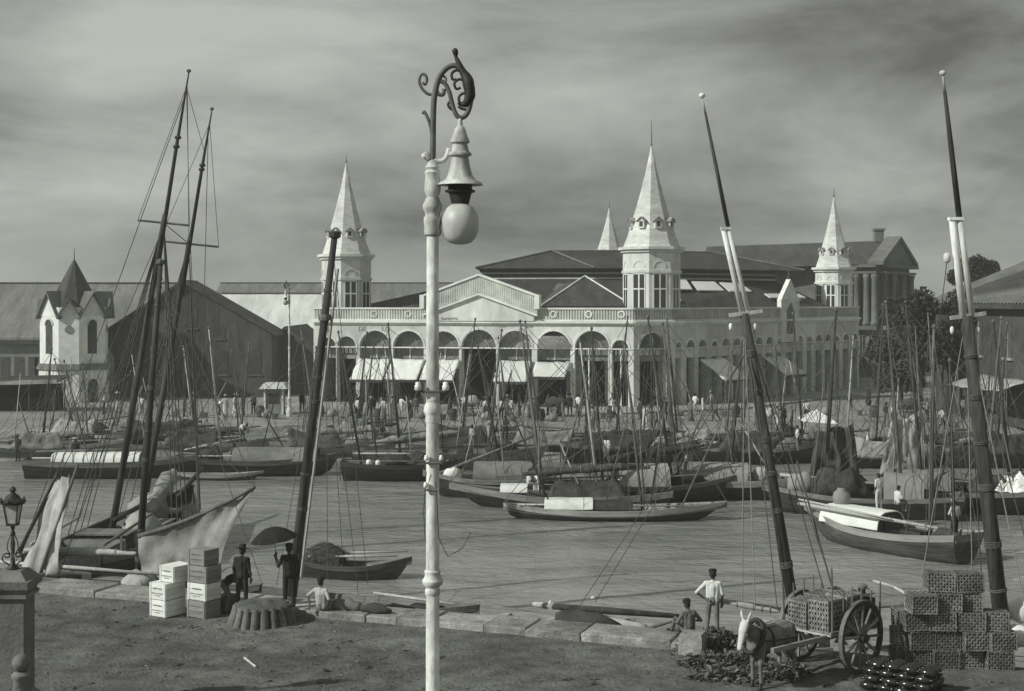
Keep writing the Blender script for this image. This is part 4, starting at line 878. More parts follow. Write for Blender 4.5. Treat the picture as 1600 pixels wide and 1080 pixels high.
# ================================================================ PEOPLE
STAND = dict(pel=(0, 0, .94), wa=(0, -.01, 1.1), ch=(0, 0, 1.3), nk=(0, .01, 1.47), hd=(0, -.03, 1.62),
             hl=(.095, 0, .92), kl=(.11, -.02, .5), al=(.12, .03, .09), tl=(.14, -.12, .04),
             hr=(-.095, 0, .92), kr=(-.11, -.02, .5), ar=(-.12, .03, .09), tr=(-.14, -.12, .04),
             sl=(.175, .01, 1.41), el=(.23, .03, 1.13), wl=(.24, -.05, .88), fl=(.235, -.08, .71),
             sr=(-.175, .01, 1.41), er=(-.23, .03, 1.13), wr=(-.24, -.05, .88), fr=(-.235, -.08, .71))
POSES = {
 'stand': {},
 'ease': dict(kr=(-.14, -.1, .51), ar=(-.16, -.08, .09), tr=(-.22, -.2, .04), pel=(.03, 0, .94), wl=(.12, -.16, 1.0), fl=(.0, -.2, 1.02), el=(.26, .04, 1.14)),
 'hip': dict(kl=(.13, -.03, .5), al=(.17, .05, .09), tl=(.23, -.08, .04), el=(.43, .1, 1.17), wl=(.2, .05, 1.0), fl=(.1, .12, .97), er=(-.26, .02, 1.13), wr=(-.24, -.06, .9)),
 'hiprev': dict(kr=(-.13, -.03, .5), ar=(-.17, .05, .09), tr=(-.23, -.08, .04), er=(-.43, .1, 1.17), wr=(-.2, .05, 1.0), fr=(-.1, .12, .97), el=(.26, .02, 1.13), wl=(.24, -.06, .9)),
 'walk': dict(kl=(.1, -.22, .53), al=(.1, -.25, .1), tl=(.12, -.4, .06), kr=(-.1, .06, .5), ar=(-.1, .33, .17), tr=(-.11, .2, .05), el=(.24, .16, 1.15), wl=(.24, .18, .9), fl=(.24, .16, .74), er=(-.24, -.1, 1.14), wr=(-.22, -.26, .92), fr=(-.22, -.34, .78)),
 'umbrella': dict(el=(.3, -.02, 1.16), wl=(.36, -.2, 1.35), fl=(.36, -.24, 1.43), er=(-.26, .04, 1.13), wr=(-.24, -.06, .88)),
 'sit': dict(pel=(0, 0, .14), wa=(0, .02, .3), ch=(0, -.02, .5), nk=(0, -.05, .68), hd=(0, -.1, .83), hl=(.1, 0, .13), hr=(-.1, 0, .13), kl=(.2, -.36, .42), al=(.16, -.62, .09), tl=(.2, -.78, .04), kr=(-.2, -.4, .4), ar=(-.15, -.66, .09), tr=(-.2, -.82, .04),
             sl=(.18, -.03, .62), sr=(-.18, -.03, .62), el=(.36, -.02, .4), wl=(.3, -.24, .38), fl=(.22, -.34, .4), er=(-.36, .02, .4), wr=(-.32, -.22, .36), fr=(-.24, -.34, .38)),
 'sitarm': dict(pel=(0, 0, .14), wa=(0, .04, .3), ch=(0, .06, .5), nk=(0, .06, .68), hd=(.03, .02, .84), hl=(.1, 0, .13), hr=(-.1, 0, .13), kl=(.2, -.38, .4), al=(.16, -.66, .09), tl=(.2, -.82, .04), kr=(-.16, -.46, .22), ar=(-.13, -.86, .09), tr=(-.14, -.96, .14),
             sl=(.18, .05, .62), sr=(-.18, .05, .62), el=(.42, .12, .44), wl=(.28, .22, .2), fl=(.26, .26, .06), er=(-.32, .1, .4), wr=(-.22, -.2, .36), fr=(-.2, -.34, .38)),
 'seat': dict(pel=(0, 0, .5), wa=(0, .0, .66), ch=(0, -.03, .86), nk=(0, -.03, 1.03), hd=(0, -.07, 1.18), hl=(.1, 0, .48), hr=(-.1, 0, .48), kl=(.13, -.42, .5), al=(.13, -.44, .09), tl=(.14, -.6, .04), kr=(-.13, -.42, .5), ar=(-.13, -.4, .09), tr=(-.14, -.56, .04),
             sl=(.18, -.02, .97), sr=(-.18, -.02, .97), el=(.26, -.08, .72), wl=(.16, -.32, .6), fl=(.1, -.42, .6), er=(-.26, -.08, .72), wr=(-.16, -.32, .6), fr=(-.1, -.42, .6)),
 'bend': dict(pel=(0, .1, .88), wa=(0, -.04, 1.0), ch=(0, -.24, 1.06), nk=(0, -.4, 1.1), hd=(0, -.52, 1.12), hl=(.1, .1, .86), hr=(-.1, .1, .86), kl=(.12, -.02, .48), kr=(-.12, -.06, .48),
              sl=(.18, -.33, 1.1), sr=(-.18, -.33, 1.1), el=(.24, -.42, .84), wl=(.16, -.5, .6), fl=(.12, -.54, .46), er=(-.24, -.42, .84), wr=(-.16, -.52, .6), fr=(-.12, -.56, .46)),
 'carry': dict(el=(.28, -.02, 1.3), wl=(.22, -.08, 1.62), fl=(.16, -.06, 1.76), er=(-.28, -.02, 1.3), wr=(-.22, -.08, 1.62), fr=(-.16, -.06, 1.76)),
}
PM = {}
def body_mesh(key, pose, voxel, fine=False, skirt=False, barearm=True):
    J = {k: Vector(v) for k, v in {**STAND, **POSES[pose]}.items()}
    S = []   # a, b, ra, rb, region (0 skin 1 top 2 bottom 3 hair/shoe)
    up = (J['ch'] - J['pel']).normalized()
    S += [(J['pel'], J['wa'], .125, .11, 2), (J['wa'], J['ch'], .125, .135, 1), (lerp(J['hl'], J['pel'], .2), lerp(J['sl'], J['ch'], .35), .095, .09, 1), (lerp(J['hr'], J['pel'], .2), lerp(J['sr'], J['ch'], .35), .095, .09, 1)]
    S += [(J['sl'], J['sr'], .068, .068, 1), (J['ch'], J['nk'], .1, .06, 1), (J['nk'], lerp(J['nk'], J['hd'], .6), .055, .052, 0)]
    hu = (J['hd'] - J['nk']).normalized(); fw = Vector((0, -1, 0)); fw = (fw - hu * fw.dot(hu)).normalized(); sx = hu.cross(fw)
    S += [(J['hd'] - hu * .05 + fw * .02, J['hd'] + hu * .035, .068, .092, 0), (J['hd'] + hu * .05 + fw * -.02, J['hd'] + hu * .055 + fw * .015, .09, .085, 3), (J['hd'] - fw * .035 + hu * .02, J['hd'] - fw * .03 - hu * .03, .075, .065, 3)]
    if fine:
        S += [(J['hd'] + fw * .085 - hu * .005, J['hd'] + fw * .105 - hu * .03, .012, .016, 0), (J['hd'] + fw * .07 - hu * .075, J['hd'] + fw * .08 - hu * .07, .03, .026, 0)]
        for q in (-1, 1): S += [(J['hd'] + sx * q * .093 + hu * .005, J['hd'] + sx * q * .095 - hu * .03, .016, .012, 0)]
    for q in 'lr':
        S += [(J['h' + q], J['k' + q], .092, .07, 2), (J['k' + q], J['a' + q], .07, .056, 2), (J['a' + q], J['t' + q], .045, .036, 3), (J['a' + q] + Vector((0, .03, -.03)), J['a' + q], .04, .045, 3)]
        S += [(J['s' + q], J['e' + q], .062, .047, 1), (J['e' + q], J['w' + q], .044 if barearm else .05, .03 if barearm else .042, 0 if barearm else 1)]
        d = (J['f' + q] - J['w' + q]); l = d.length; d.normalize(); palm = J['w' + q] + d * .085
        S.append((J['w' + q], palm, .03, .036, 0))
        if fine:
            side = d.cross(Vector((0, 1, 0.3)).normalized())
            if side.length < .2: side = d.cross(Vector((1, 0, 0)))
            side.normalize(); nn = side.cross(d)
            for i, ln in enumerate((.07, .082, .078, .06)):
                o = side * (-.028 + i * .019); m = palm + o + d * (.02 + ln * .5); S += [(palm + o, m, .011, .0105, 0), (m, m + d * ln * .42 + nn * .022, .0105, .009, 0)]
            tb = J['w' + q] + d * .03 - side * .03; S += [(tb, tb - side * .03 + d * .035, .013, .012, 0), (tb - side * .03 + d * .035, tb - side * .03 + d * .07 + nn * .01, .012, .01, 0)]
        else: S.append((palm, palm + d * .08, .03, .016, 0))
    if skirt: S += [(J['wa'], Vector((0, .0, .28)), .14, .27, 2)]
    mb = MB()
    for a, b, ra, rb, m in S: mb.capsule(a, b, ra, rb, 10)
    o = mb.build('body_tmp', 'skin'); md = o.modifiers.new('r', 'REMESH'); md.mode = 'VOXEL'; md.voxel_size = voxel
    sm = o.modifiers.new('s', 'SMOOTH'); sm.iterations = 3; sm.factor = .5
    dg = bpy.context.evaluated_depsgraph_get(); me = bpy.data.meshes.new_from_object(o.evaluated_get(dg))
    bpy.data.objects.remove(o); me.name = 'person_body'; me.materials.clear()
    for k in range(4): me.materials.append(M['skin'])
    idx = []
    for p in me.polygons:
        c = p.center; best = 9; bi = 0
        for a, b, ra, rb, m in S:
            ab = b - a; t = max(0, min(1, (c - a).dot(ab) / max(ab.length_squared, 1e-9))); d = (c - a - ab * t).length - lerp(ra, rb, t)
            if d < best: best = d; bi = m
        idx.append(bi)
    me.polygons.foreach_set('material_index', idx); me.polygons.foreach_set('use_smooth', [True] * len(idx)); me.update()
    PM[key] = (me, J, hu, fw)
def hat_mb(kind):
    mb = MB()
    if kind == 'brim': mb.lathe([(.19, -.005), (.195, .005), (.12, .02), (.105, .025), (.1, .09), (.09, .12), (.05, .13)], n=16)
    elif kind == 'straw': mb.lathe([(.2, -.005), (.205, .005), (.11, .02), (.1, .1), (.085, .11)], n=16)
    elif kind == 'cap': mb.lathe([(.105, -.02), (.11, .03), (.115, .06), (.08, .085), (.02, .09)], n=12).box((0, -.13, .0), (.14, .1, .012))
    elif kind == 'wrap': mb.lathe([(.1, -.04), (.112, .0), (.11, .05), (.07, .085), (.02, .095)], n=12)
    return mb
HATS = {}
def person(label, loc, face, body, top, bot, hat=None, hatm='w_dark', skin='skin', group=None, sc_=1.0, name='person'):
    me, J, hu, fw = PM[body]
    o = bpy.data.objects.new(name, me); COL.objects.link(o); o.location = loc; o.rotation_euler = (0, 0, R(face)); o.scale = (sc_,) * 3
    for i, k in enumerate((skin, top, bot, 'hair')):
        o.material_slots[i].link = 'OBJECT'; o.material_slots[i].material = M[k]
    tag(o, label, 'person', group)
    if hat:
        if hat not in HATS: HATS[hat] = hat_mb(hat).build('hat', 'w_dark', None, 40); first = True
        else: first = False
        h = HATS[hat] if first else HATS[hat].copy()
        if not first: COL.objects.link(h)
        h.parent = o; h.location = J['hd'] + hu * .085; h.rotation_euler = hu.to_track_quat('Z', 'Y').to_euler() if abs(hu.z) < .97 else (0, 0, 0)
        h.material_slots[0].link = 'OBJECT'; h.material_slots[0].material = M[hatm]
    return o
for ps in ('hip', 'hiprev', 'ease', 'umbrella', 'sit', 'sitarm', 'bend', 'stand'): body_mesh('near_' + ps, ps, .013, True, barearm=ps not in ('umbrella',))
for ps in ('stand', 'ease', 'walk', 'hip', 'seat', 'sit', 'bend', 'carry'): body_mesh('far_' + ps, ps, .028)
body_mesh('far_skirt', 'ease', .03, skirt=True)

# ================================================================ NEAR QUAY THINGS
def on_quay(px, py, z=0.0): return G(px, py, z)

def wooden_crate(name, label, loc, rz, d, mat='crate_wood', group=None, marks=True, seed=0):
    """nailed packing case: boarded sides, end battens, stencil marks on the end"""
    root = thing(name, label, 'crate', loc, rz, group); x, y, z = d
    MB().box((0, 0, z / 2), (x - .03, y - .03, z - .02)).build('case', mat, root)
    n = 3
    for k in range(n):
        h = (z - .01) / n; zc = .004 + h * (k + .5)
        for sy in (-1, 1): MB().box((0, sy * (y / 2 - .006), zc), (x - .01, .018, h - .012)).build('board', mat, root)
        for sx in (-1, 1): MB().box((sx * (x / 2 - .006), 0, zc), (.018, y - .032, h - .012)).build('board', mat, root)
    for sx in (-1, 1):
        for sy in (-1, 1): MB().box((sx * (x / 2 + .008), sy * (y / 2 - .05), z / 2), (.016, .06, z - .005)).build('batten', mat, root)
    if marks:
        rg = random.Random(seed); mb = MB()
        for r, (zz, n) in enumerate(((.66, 7), (.38, 9), (.24, 5))):
            for k in range(n):
                yy = (k - (n - 1) / 2) * y * .075; hh = .05 if r == 0 else .03
                mb.box((-x / 2 - .0005 - .003, yy, z * zz), (.004, y * .05, hh * rg.uniform(.6, 1.1)))
        o = mb.build('stencil_mark', 'ink', root); o['kind'] = 'stuff'
    return root
def crate_stack():
    rz = R(58); g = 'packing cases stacked on the quay'
    ux = Vector((math.cos(rz), math.sin(rz), 0)); uy = Vector((-ux.y, ux.x, 0))
    def ctr(px, py, d): return G(px, py) + ux * d[0] / 2 + uy * d[1] / 2      # from the corner nearest the camera
    d = (.8, .66, .49); ca = ctr(259, 966, d); db = (.62, .74, .5); cb = ctr(321, 968, db)
    # local -x end faces left and towards the camera (sunlit)
    wooden_crate('packing_case', 'pale packing case at the bottom left of the stack', ca, rz, d, group=g, seed=1)
    wooden_crate('packing_case', 'pale packing case in the middle of the left pile, under the one set back', ca + Vector((-.01, .0, .495)), rz + R(1), d, group=g, seed=2)
    wooden_crate('packing_case', 'pale packing case on top of the left pile, set a little to the right', ca + Vector((.24, .05, .99)), rz - R(2), (.74, .62, .48), group=g, seed=3)
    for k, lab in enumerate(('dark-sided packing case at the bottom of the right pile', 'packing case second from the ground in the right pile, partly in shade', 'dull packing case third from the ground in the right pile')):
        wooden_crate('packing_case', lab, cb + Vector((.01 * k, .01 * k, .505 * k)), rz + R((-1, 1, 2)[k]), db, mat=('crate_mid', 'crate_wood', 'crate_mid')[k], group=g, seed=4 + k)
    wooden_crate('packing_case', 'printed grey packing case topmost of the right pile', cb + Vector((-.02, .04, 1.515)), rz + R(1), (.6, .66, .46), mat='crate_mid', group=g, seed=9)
    wooden_crate('packing_case', 'low dark packing case behind the stack, beside the stooping man', cb + Vector((.55, .6, 0)), rz + R(12), (.6, .5, .5), mat='crate_dark', group=g, marks=False)
crate_stack()

def fluted_drum():
    c = G(410, 972); c.z = 0; root = thing('fluted_drum', 'broad drum of upright half-round pipes with earth on top, on the quay', 'mooring drum', c)
    n = 19; h = .5
    for k in range(n):
        a = 2 * PI * k / n; d = Vector((math.cos(a), math.sin(a), 0)); t = Vector((-d.y, d.x, 0)); r0, r1 = .86, .72
        pts = [d * lerp(r0, r1, q) + Vector((0, 0, h * q)) for q in (0, .3, .7, 1)]
        MB().tube([Vector((0, 0, -.04)) + pts[0]] + pts, [.128, .125, .12, .112, .108], 10).build('pipe', 'drum_clay', root, 50)
    MB().lathe([(.78, 0), (.7, h * .8), (.66, h + .01)], n=24).build('core', 'wall_dark_stone', root)
    mb = MB(); rg = random.Random(4); nr = 8; na = 26
    for i in range(nr + 1):
        for k in range(na):
            r = .82 * i / nr; a = 2 * PI * k / na; p = Vector((r * math.cos(a), r * math.sin(a), 0)); mb.v.append((p.x, p.y, h + .03 + .05 * (1 - (i / nr) ** 3) + .05 * noise.noise(p * 4) - (.07 if i == nr else 0)))
    mb.f = [(i * na + k, i * na + (k + 1) % na, (i + 1) * na + (k + 1) % na, (i + 1) * na + k) for i in range(nr) for k in range(na)]; mb.m = [0] * len(mb.f)
    mb.build('earth_fill', 'earth', root, True)
fluted_drum()

def lattice_mesh(d=(.62, .5, .46)):
    """wicker hen-crate: dark core, woven strips proud on every side"""
    x, y, z = d; mb = MB(); mb.box((0, 0, z / 2), (x - .05, y - .05, z - .05), mi=1)
    def face(u0, u1, v0, v1, f):
        nu = max(4, int((u1 - u0) / .066)); nv = max(4, int((v1 - v0) / .066))
        for i in range(nu + 1):
            u = lerp(u0, u1, i / nu)
            for j in range(nv):
                a, b = lerp(v0, v1, j / nv), lerp(v0, v1, (j + 1) / nv); e = .009 if (i + j) % 2 else -.004
                f(mb, u - .017, u + .017, a, b, e)
        for j in range(nv + 1):
            v = lerp(v0, v1, j / nv)
            for i in range(nu):
                a, b = lerp(u0, u1, i / nu), lerp(u0, u1, (i + 1) / nu); e = -.004 if (i + j) % 2 else .009
                f(mb, a, b, v - .017, v + .017, e)
    def q(mb, pts): mb.add(pts, [(0, 1, 2, 3)], 0)
    face(-x / 2, x / 2, .015, z - .015, lambda mb, a, b, c, e, o: q(mb, [(a, -y / 2 - o, c), (b, -y / 2 - o, c), (b, -y / 2 - o, e), (a, -y / 2 - o, e)]))
    face(-x / 2, x / 2, .015, z - .015, lambda mb, a, b, c, e, o: q(mb, [(a, y / 2 + o, c), (b, y / 2 + o, c), (b, y / 2 + o, e), (a, y / 2 + o, e)]))
    face(-y / 2, y / 2, .015, z - .015, lambda mb, a, b, c, e, o: q(mb, [(-x / 2 - o, a, c), (-x / 2 - o, b, c), (-x / 2 - o, b, e), (-x / 2 - o, a, e)]))
    face(-y / 2, y / 2, .015, z - .015, lambda mb, a, b, c, e, o: q(mb, [(x / 2 + o, a, c), (x / 2 + o, b, c), (x / 2 + o, b, e), (x / 2 + o, a, e)]))
    face(-x / 2, x / 2, -y / 2, y / 2, lambda mb, a, b, c, e, o: q(mb, [(a, c, z + o), (b, c, z + o), (b, e, z + o), (a, e, z + o)]))
    for sx in (-1, 1):
        for sy in (-1, 1): mb.tube([(sx * x / 2, sy * y / 2, 0), (sx * x / 2, sy * y / 2, z)], .015, 6)
    for zz in (.015, z - .01):
        for s in (-1, 1):
            mb.tube([(-x / 2, s * y / 2, zz), (x / 2, s * y / 2, zz)], .013, 5); mb.tube([(s * x / 2, -y / 2, zz), (s * x / 2, y / 2, zz)], .013, 5)
    o = mb.build('wicker_crate', ['wicker', 'wicker_in'])
    return o
_wr = random.Random(77); WK = lattice_mesh(); _wk_used = [False]
def wicker(label, loc, rz, group, s=(1, 1, 1)):
    o = WK if not _wk_used[0] else WK.copy()
    if _wk_used[0]: COL.objects.link(o)
    _wk_used[0] = True
    o.location = loc; o.rotation_euler = (R(_wr.uniform(-2, 2)), R(_wr.uniform(-2, 2)), rz); o.scale = s
    return tag(o, label, 'wicker crate', group)

def cart():
    f = Vector((-.73, -.685, 0)).normalized(); rz = math.atan2(f.y, f.x); c = Vector((8.0, 35.4, 0))
    root = thing('mule_cart', 'two-wheeled wooden cart with upright stakes loaded with wicker crates', 'cart', c, rz)   # local +x is forward
    r = .9; ax = .9
    for s in (-1, 1):
        w = MB(); n = 28; mb = MB()
        for k in range(n):
            a0 = 2 * PI * k / n; a1 = 2 * PI * (k + 1) / n
            q = lambda rr, a, y: Vector((math.cos(a) * rr, y, r + math.sin(a) * rr))
            mb.hexa([q(r - .1, a0, s * ax - .05), q(r - .1, a0, s * ax + .05), q(r - .1, a1, s * ax + .05), q(r - .1, a1, s * ax - .05)], [q(r - .012, a0, s * ax - .05), q(r - .012, a0, s * ax + .05), q(r - .012, a1, s * ax + .05), q(r - .012, a1, s * ax - .05)])
        wh = mb.build('wheel', 'wood_dark', root)
        mb = MB()
        for k in range(n):
            a0 = 2 * PI * k / n; a1 = 2 * PI * (k + 1) / n
            mb.add([q(rr, a, s * ax + y) for rr, a, y in ((r - .012, a0, -.055), (r - .012, a0, .055), (r - .012, a1, .055), (r - .012, a1, -.055), (r + .012, a0, -.055), (r + .012, a0, .055), (r + .012, a1, .055), (r + .012, a1, -.055))], [(4, 5, 6, 7), (0, 4, 7, 3), (1, 2, 6, 5)])
        mb.build('tyre', 'iron_grey', wh)
        MB().tube([(0, s * ax - .16, r), (0, s * ax - .1, r), (0, s * ax + .1, r), (0, s * ax + .2, r)], [.1, .13, .13, .08], 12).build('hub', 'wood_dark', wh, 40)
        for k in range(12):
            a = 2 * PI * k / 12 + .1; MB().bar((math.cos(a) * .1, s * ax, r + math.sin(a) * .1), (math.cos(a) * (r - .09), s * ax, r + math.sin(a) * (r - .09)), .06, .045, up=(0, 1, 0)).build('spoke', 'wood_mid', wh)
    MB().tube([(0, -ax, r), (0, ax, r)], .06, 8).build('axle', 'wood_dark', root)
    zb = 1.02
    for s in (-1, 1):
        MB().bar((-1.25, s * .62, zb - .06), (3.1, s * .5, zb - .0), .09, .11).build('shaft', 'wood_mid', root)
    for k in range(9): MB().box((-1.1 + k * .25, 0, zb + .02), (.235, 1.42, .035)).build('bed_board', 'wood_pale', root)
    rg = random.Random(2)
    for s in (-1, 1):
        MB().bar((-1.22, s * .7, zb + .075), (1.05, s * .7, zb + .075), .07, .07).build('side_rail', 'wood_mid', root)
        for k in range(6):
            x = -1.15 + k * .42; h = rg.uniform(.9, 1.25); MB().tube([(x, s * .7, zb), (x + rg.uniform(-.05, .05), s * (.7 + rg.uniform(0, .06)), zb + h)], [.026, .02], 6).build('stake', 'spar_mid', root)
    rot = Matrix.Rotation(rz, 3, 'Z')
    g = 'wicker crates carried on the cart'
    for (x, y, z, sc, lab, a) in ((.62, .32, 0, (1.15, 1.1, 1.7), 'tall wicker crate at the front left of the cart load', 1), (.62, -.3, 0, (1.1, 1.05, 1.5), 'wicker crate on the cart right behind the mule, near side', -2),
                               (-.15, .3, 0, (1.2, 1.15, 1.75), 'wicker crate in the middle of the cart load, far side', 2), (-.15, -.32, 0, (1.2, 1.1, 1.6), 'wicker crate in the middle of the cart load, near side', 0)):
        wicker(lab, c + rot @ Vector((x, y, zb + .045)), rz + R(a), g, sc)
    mb = MB(); mb.cloth((-1.1, -.6, zb + .75), (-1.1, .6, zb + .75), (-.5, -.62, zb + .7), (-.5, .62, zb + .7), 8, 6, .05, .03, 3); o = MB().box((-.8, 0, zb + .35), (.62, 1.2, .6)).build('chest', 'wood_dark', root)
    mb.build('cloth_cover', 'cloth_dark', o, True)
    # mule between the shafts
    mc = c + rot @ Vector((2.55, 0, 0)); mule(mc, rz, c)
def mule(loc, rz, cartc):
    S = []; V_ = Vector
    S += [(V_((-.5, 0, 1.12)), V_((.42, 0, 1.1)), .25, .25, 0), (V_((-.2, 0, 1.05)), V_((.2, 0, 1.0)), .27, .27, 0), (V_((-.55, .07, 1.14)), V_((-.5, .07, 1.0)), .2, .2, 0), (V_((-.55, -.07, 1.14)), V_((-.5, -.07, 1.0)), .2, .2, 0)]
    S += [(V_((.45, 0, 1.12)), V_((.72, .0, 1.32)), .21, .16, 0), (V_((.72, 0, 1.32)), V_((.9, .05, 1.46)), .15, .115, 0), (V_((.5, 0, 1.0)), V_((.56, 0, .92)), .17, .15, 0)]
    S += [(V_((.93, .06, 1.48)), V_((1.02, .08, 1.36)), .105, .1, 1), (V_((1.02, .08, 1.36)), V_((1.16, .11, 1.08)), .085, .062, 1), (V_((1.16, .11, 1.07)), V_((1.18, .115, 1.03)), .066, .06, 1), (V_((.98, .07, 1.3)), V_((1.05, .09, 1.2)), .085, .06, 1)]
    for s in (-1, 1):
        S += [(V_((.9, .06 + s * .06, 1.56)), V_((.9, .06 + s * .1, 1.68)), .03, .036, 1), (V_((.9, .06 + s * .1, 1.68)), V_((.88, .06 + s * .13, 1.79)), .034, .012, 1)]
        fx = .42 + (.06 if s > 0 else -.05)
        S += [(V_((.42, s * .13, 1.0)), V_((fx, s * .14, .66)), .12, .07, 0), (V_((fx, s * .14, .66)), V_((fx + .02, s * .14, .58)), .066, .06, 0), (V_((fx + .02, s * .14, .56)), V_((fx, s * .14, .17)), .048, .04, 0), (V_((fx, s * .14, .17)), V_((fx + .04, s * .14, .08)), .042, .045, 2), (V_((fx + .04, s * .14, .06)), V_((fx + .06, s * .14, .04)), .056, .05, 2)]
        hx = -.62 + (.07 if s < 0 else -.05)
        S += [(V_((-.55, s * .13, 1.02)), V_((hx + .16, s * .15, .76)), .17, .1, 0), (V_((hx + .16, s * .15, .76)), V_((hx - .06, s * .15, .54)), .085, .055, 0), (V_((hx - .06, s * .15, .54)), V_((hx, s * .15, .17)), .05, .04, 0), (V_((hx, s * .15, .17)), V_((hx + .05, s * .15, .08)), .042, .045, 2), (V_((hx + .05, s * .15, .06)), V_((hx + .07, s * .15, .04)), .056, .05, 2)]
    S += [(V_((-.76, 0, 1.2)), V_((-.86, .02, 1.0)), .04, .03, 0), (V_((-.86, .02, 1.0)), V_((-.85, .03, .62)), .035, .05, 2)]
    mb = MB()
    for a, b, ra, rb, m in S: mb.capsule(a, b, ra, rb, 10)
    o = mb.build('t', 'hide'); md = o.modifiers.new('r', 'REMESH'); md.mode = 'VOXEL'; md.voxel_size = .016; sm = o.modifiers.new('s', 'SMOOTH'); sm.iterations = 5; sm.factor = .5
    me = bpy.data.meshes.new_from_object(o.evaluated_get(bpy.context.evaluated_depsgraph_get())); bpy.data.objects.remove(o); me.name = 'mule'
    me.materials.clear()
    for k in ('hide', 'hide_white', 'leather'): me.materials.append(M[k])
    idx = []
    for p in me.polygons:
        best = 9; bi = 0
        for a, b, ra, rb, m in S:
            ab = b - a; t = max(0, min(1, (p.center - a).dot(ab) / ab.length_squared)); d = (p.center - a - ab * t).length - lerp(ra, rb, t)
            if d < best: best = d; bi = m
        idx.append(bi)
    me.polygons.foreach_set('material_index', idx); me.polygons.foreach_set('use_smooth', [True] * len(idx))
    root = bpy.data.objects.new('mule', me); COL.objects.link(root); root.location = loc; root.scale = (1.1, 1.16, 1.1); root.rotation_euler = (0, 0, rz)
    tag(root, 'harnessed white-faced mule standing in the cart shafts', 'mule')
    def hoop(c, rx, rzz, tilt, r, mat, nm):
        pts = []
        for k in range(21):
            a = 2 * PI * k / 20; pts.append(Vector(c) + Vector((math.sin(a) * tilt * rzz, math.cos(a) * rx, math.sin(a) * rzz)))
        MB().tube(pts, r, 7).build(nm, mat, root, True)
    hoop((.56, 0, 1.16), .235, .33, -.45, .055, 'leather', 'collar'); hoop((.2, 0, 1.04), .285, .3, .0, .022, 'leather', 'girth'); hoop((-.62, 0, 1.08), .28, .26, .35, .02, 'leather', 'breeching')
    MB().box((.15, 0, 1.385), (.3, .34, .06)).box((.15, 0, 1.41), (.2, .22, .06)).build('saddle_pad', 'cloth_pale', root)
    hoop((1.1, .1, 1.18), .09, .09, -.9, .014, 'leather', 'noseband'); hoop((.97, .07, 1.43), .12, .13, -.7, .013, 'leather', 'browband')
    for s in (-1, 1):
        MB().lathe([(.02, -.02), (.024, 0), (.02, .02)], Vector((1.01, .08 + s * .088, 1.36)), 8).build('eye', 'leather', root, True)
        MB().tube([(.5, s * .24, 1.1), (.2, s * .29, 1.06), (-.6, s * .3, 1.02)], .018, 5).build('trace', 'leather', root)
cart()

def lattice_pile():
    g = 'wicker crates piled at the right of the quay'; base = G(1490, 1062); base = Vector((0, 34.9, 0)); rows = []
    rg = random.Random(6); n = 0
    X0 = (1432 - CX) / F * 35.2; ordw = ('leftmost', 'second from the left', 'third from the left', 'fourth from the left', 'fifth from the left')
    lev = ('on the ground row', 'in the second row up', 'in the third row up', 'in the fourth row up', 'on the top row')
    for r, (c0, c1) in enumerate(((0, 4), (0, 4), (0, 4), (0, 3), (1, 3))):
        for k, ccol in enumerate(range(c0, c1)):
            lab = 'wicker crate %s of the big pile, %s' % (lev[r], ordw[k])
            wicker(lab, (X0 + ccol * .67 + rg.uniform(-.06, .06) + .08 * (r % 2), 35.35 + rg.uniform(-.16, .16), r * .475), R(rg.uniform(-9, 9)), g, (rg.uniform(1.0, 1.06), 1.1, rg.uniform(.97, 1.03)))
    for k, (px, y, z, lab) in enumerate(((1409, 35.6, 0, 'wicker crate at the foot of the small pile behind the cart wheel'), (1409, 35.65, .475, 'middle wicker crate of the small pile behind the cart wheel'), (1413, 35.7, .95, 'top wicker crate of the small pile behind the cart wheel'))):
        wicker(lab, ((px - CX) / F * y, y, z), R((8, -5, 4)[k]), g, (.8, .9, 1))
lattice_pile()

def jar_stack():
    g = 'dark glazed jars stacked low in front of the wicker crates'
    mb = MB(); prof = [(.02, -.2), (.06, -.2), (.075, -.17), (.085, -.05), (.08, .05), (.05, .1), (.03, .13), (.03, .18), (.038, .2), (.02, .2)]
    mb.lathe(prof, n=12); mb.v = [(x, z, y) for x, y, z in mb.v]
    proto = mb.build('glazed_jar', 'glazed', None, 40); first = True; rg = random.Random(12)
    ax = Vector((.8, -.6, 0)); pr = Vector((.6, .8, 0)); rz = math.atan2(-ax.x, ax.y)
    for row in range(4):
        for lay in range(4):
            for k in range(7 - lay):
                o = proto if first else proto.copy()
                if not first: COL.objects.link(o)
                first = False
                p = Vector((8.45, 33.35, 0)) + ax * (row * .42 + rg.uniform(-.02, .02)) + pr * (k * .176 + lay * .088)
                o.location = (p.x, p.y, .085 + lay * .15); o.rotation_euler = (0, 0, rz + R(rg.uniform(-4, 4)) + (PI if lay % 2 else 0))
                tag(o, 'dark glossy jar lying in the low stack before the wicker crates', 'jar', g)
jar_stack()

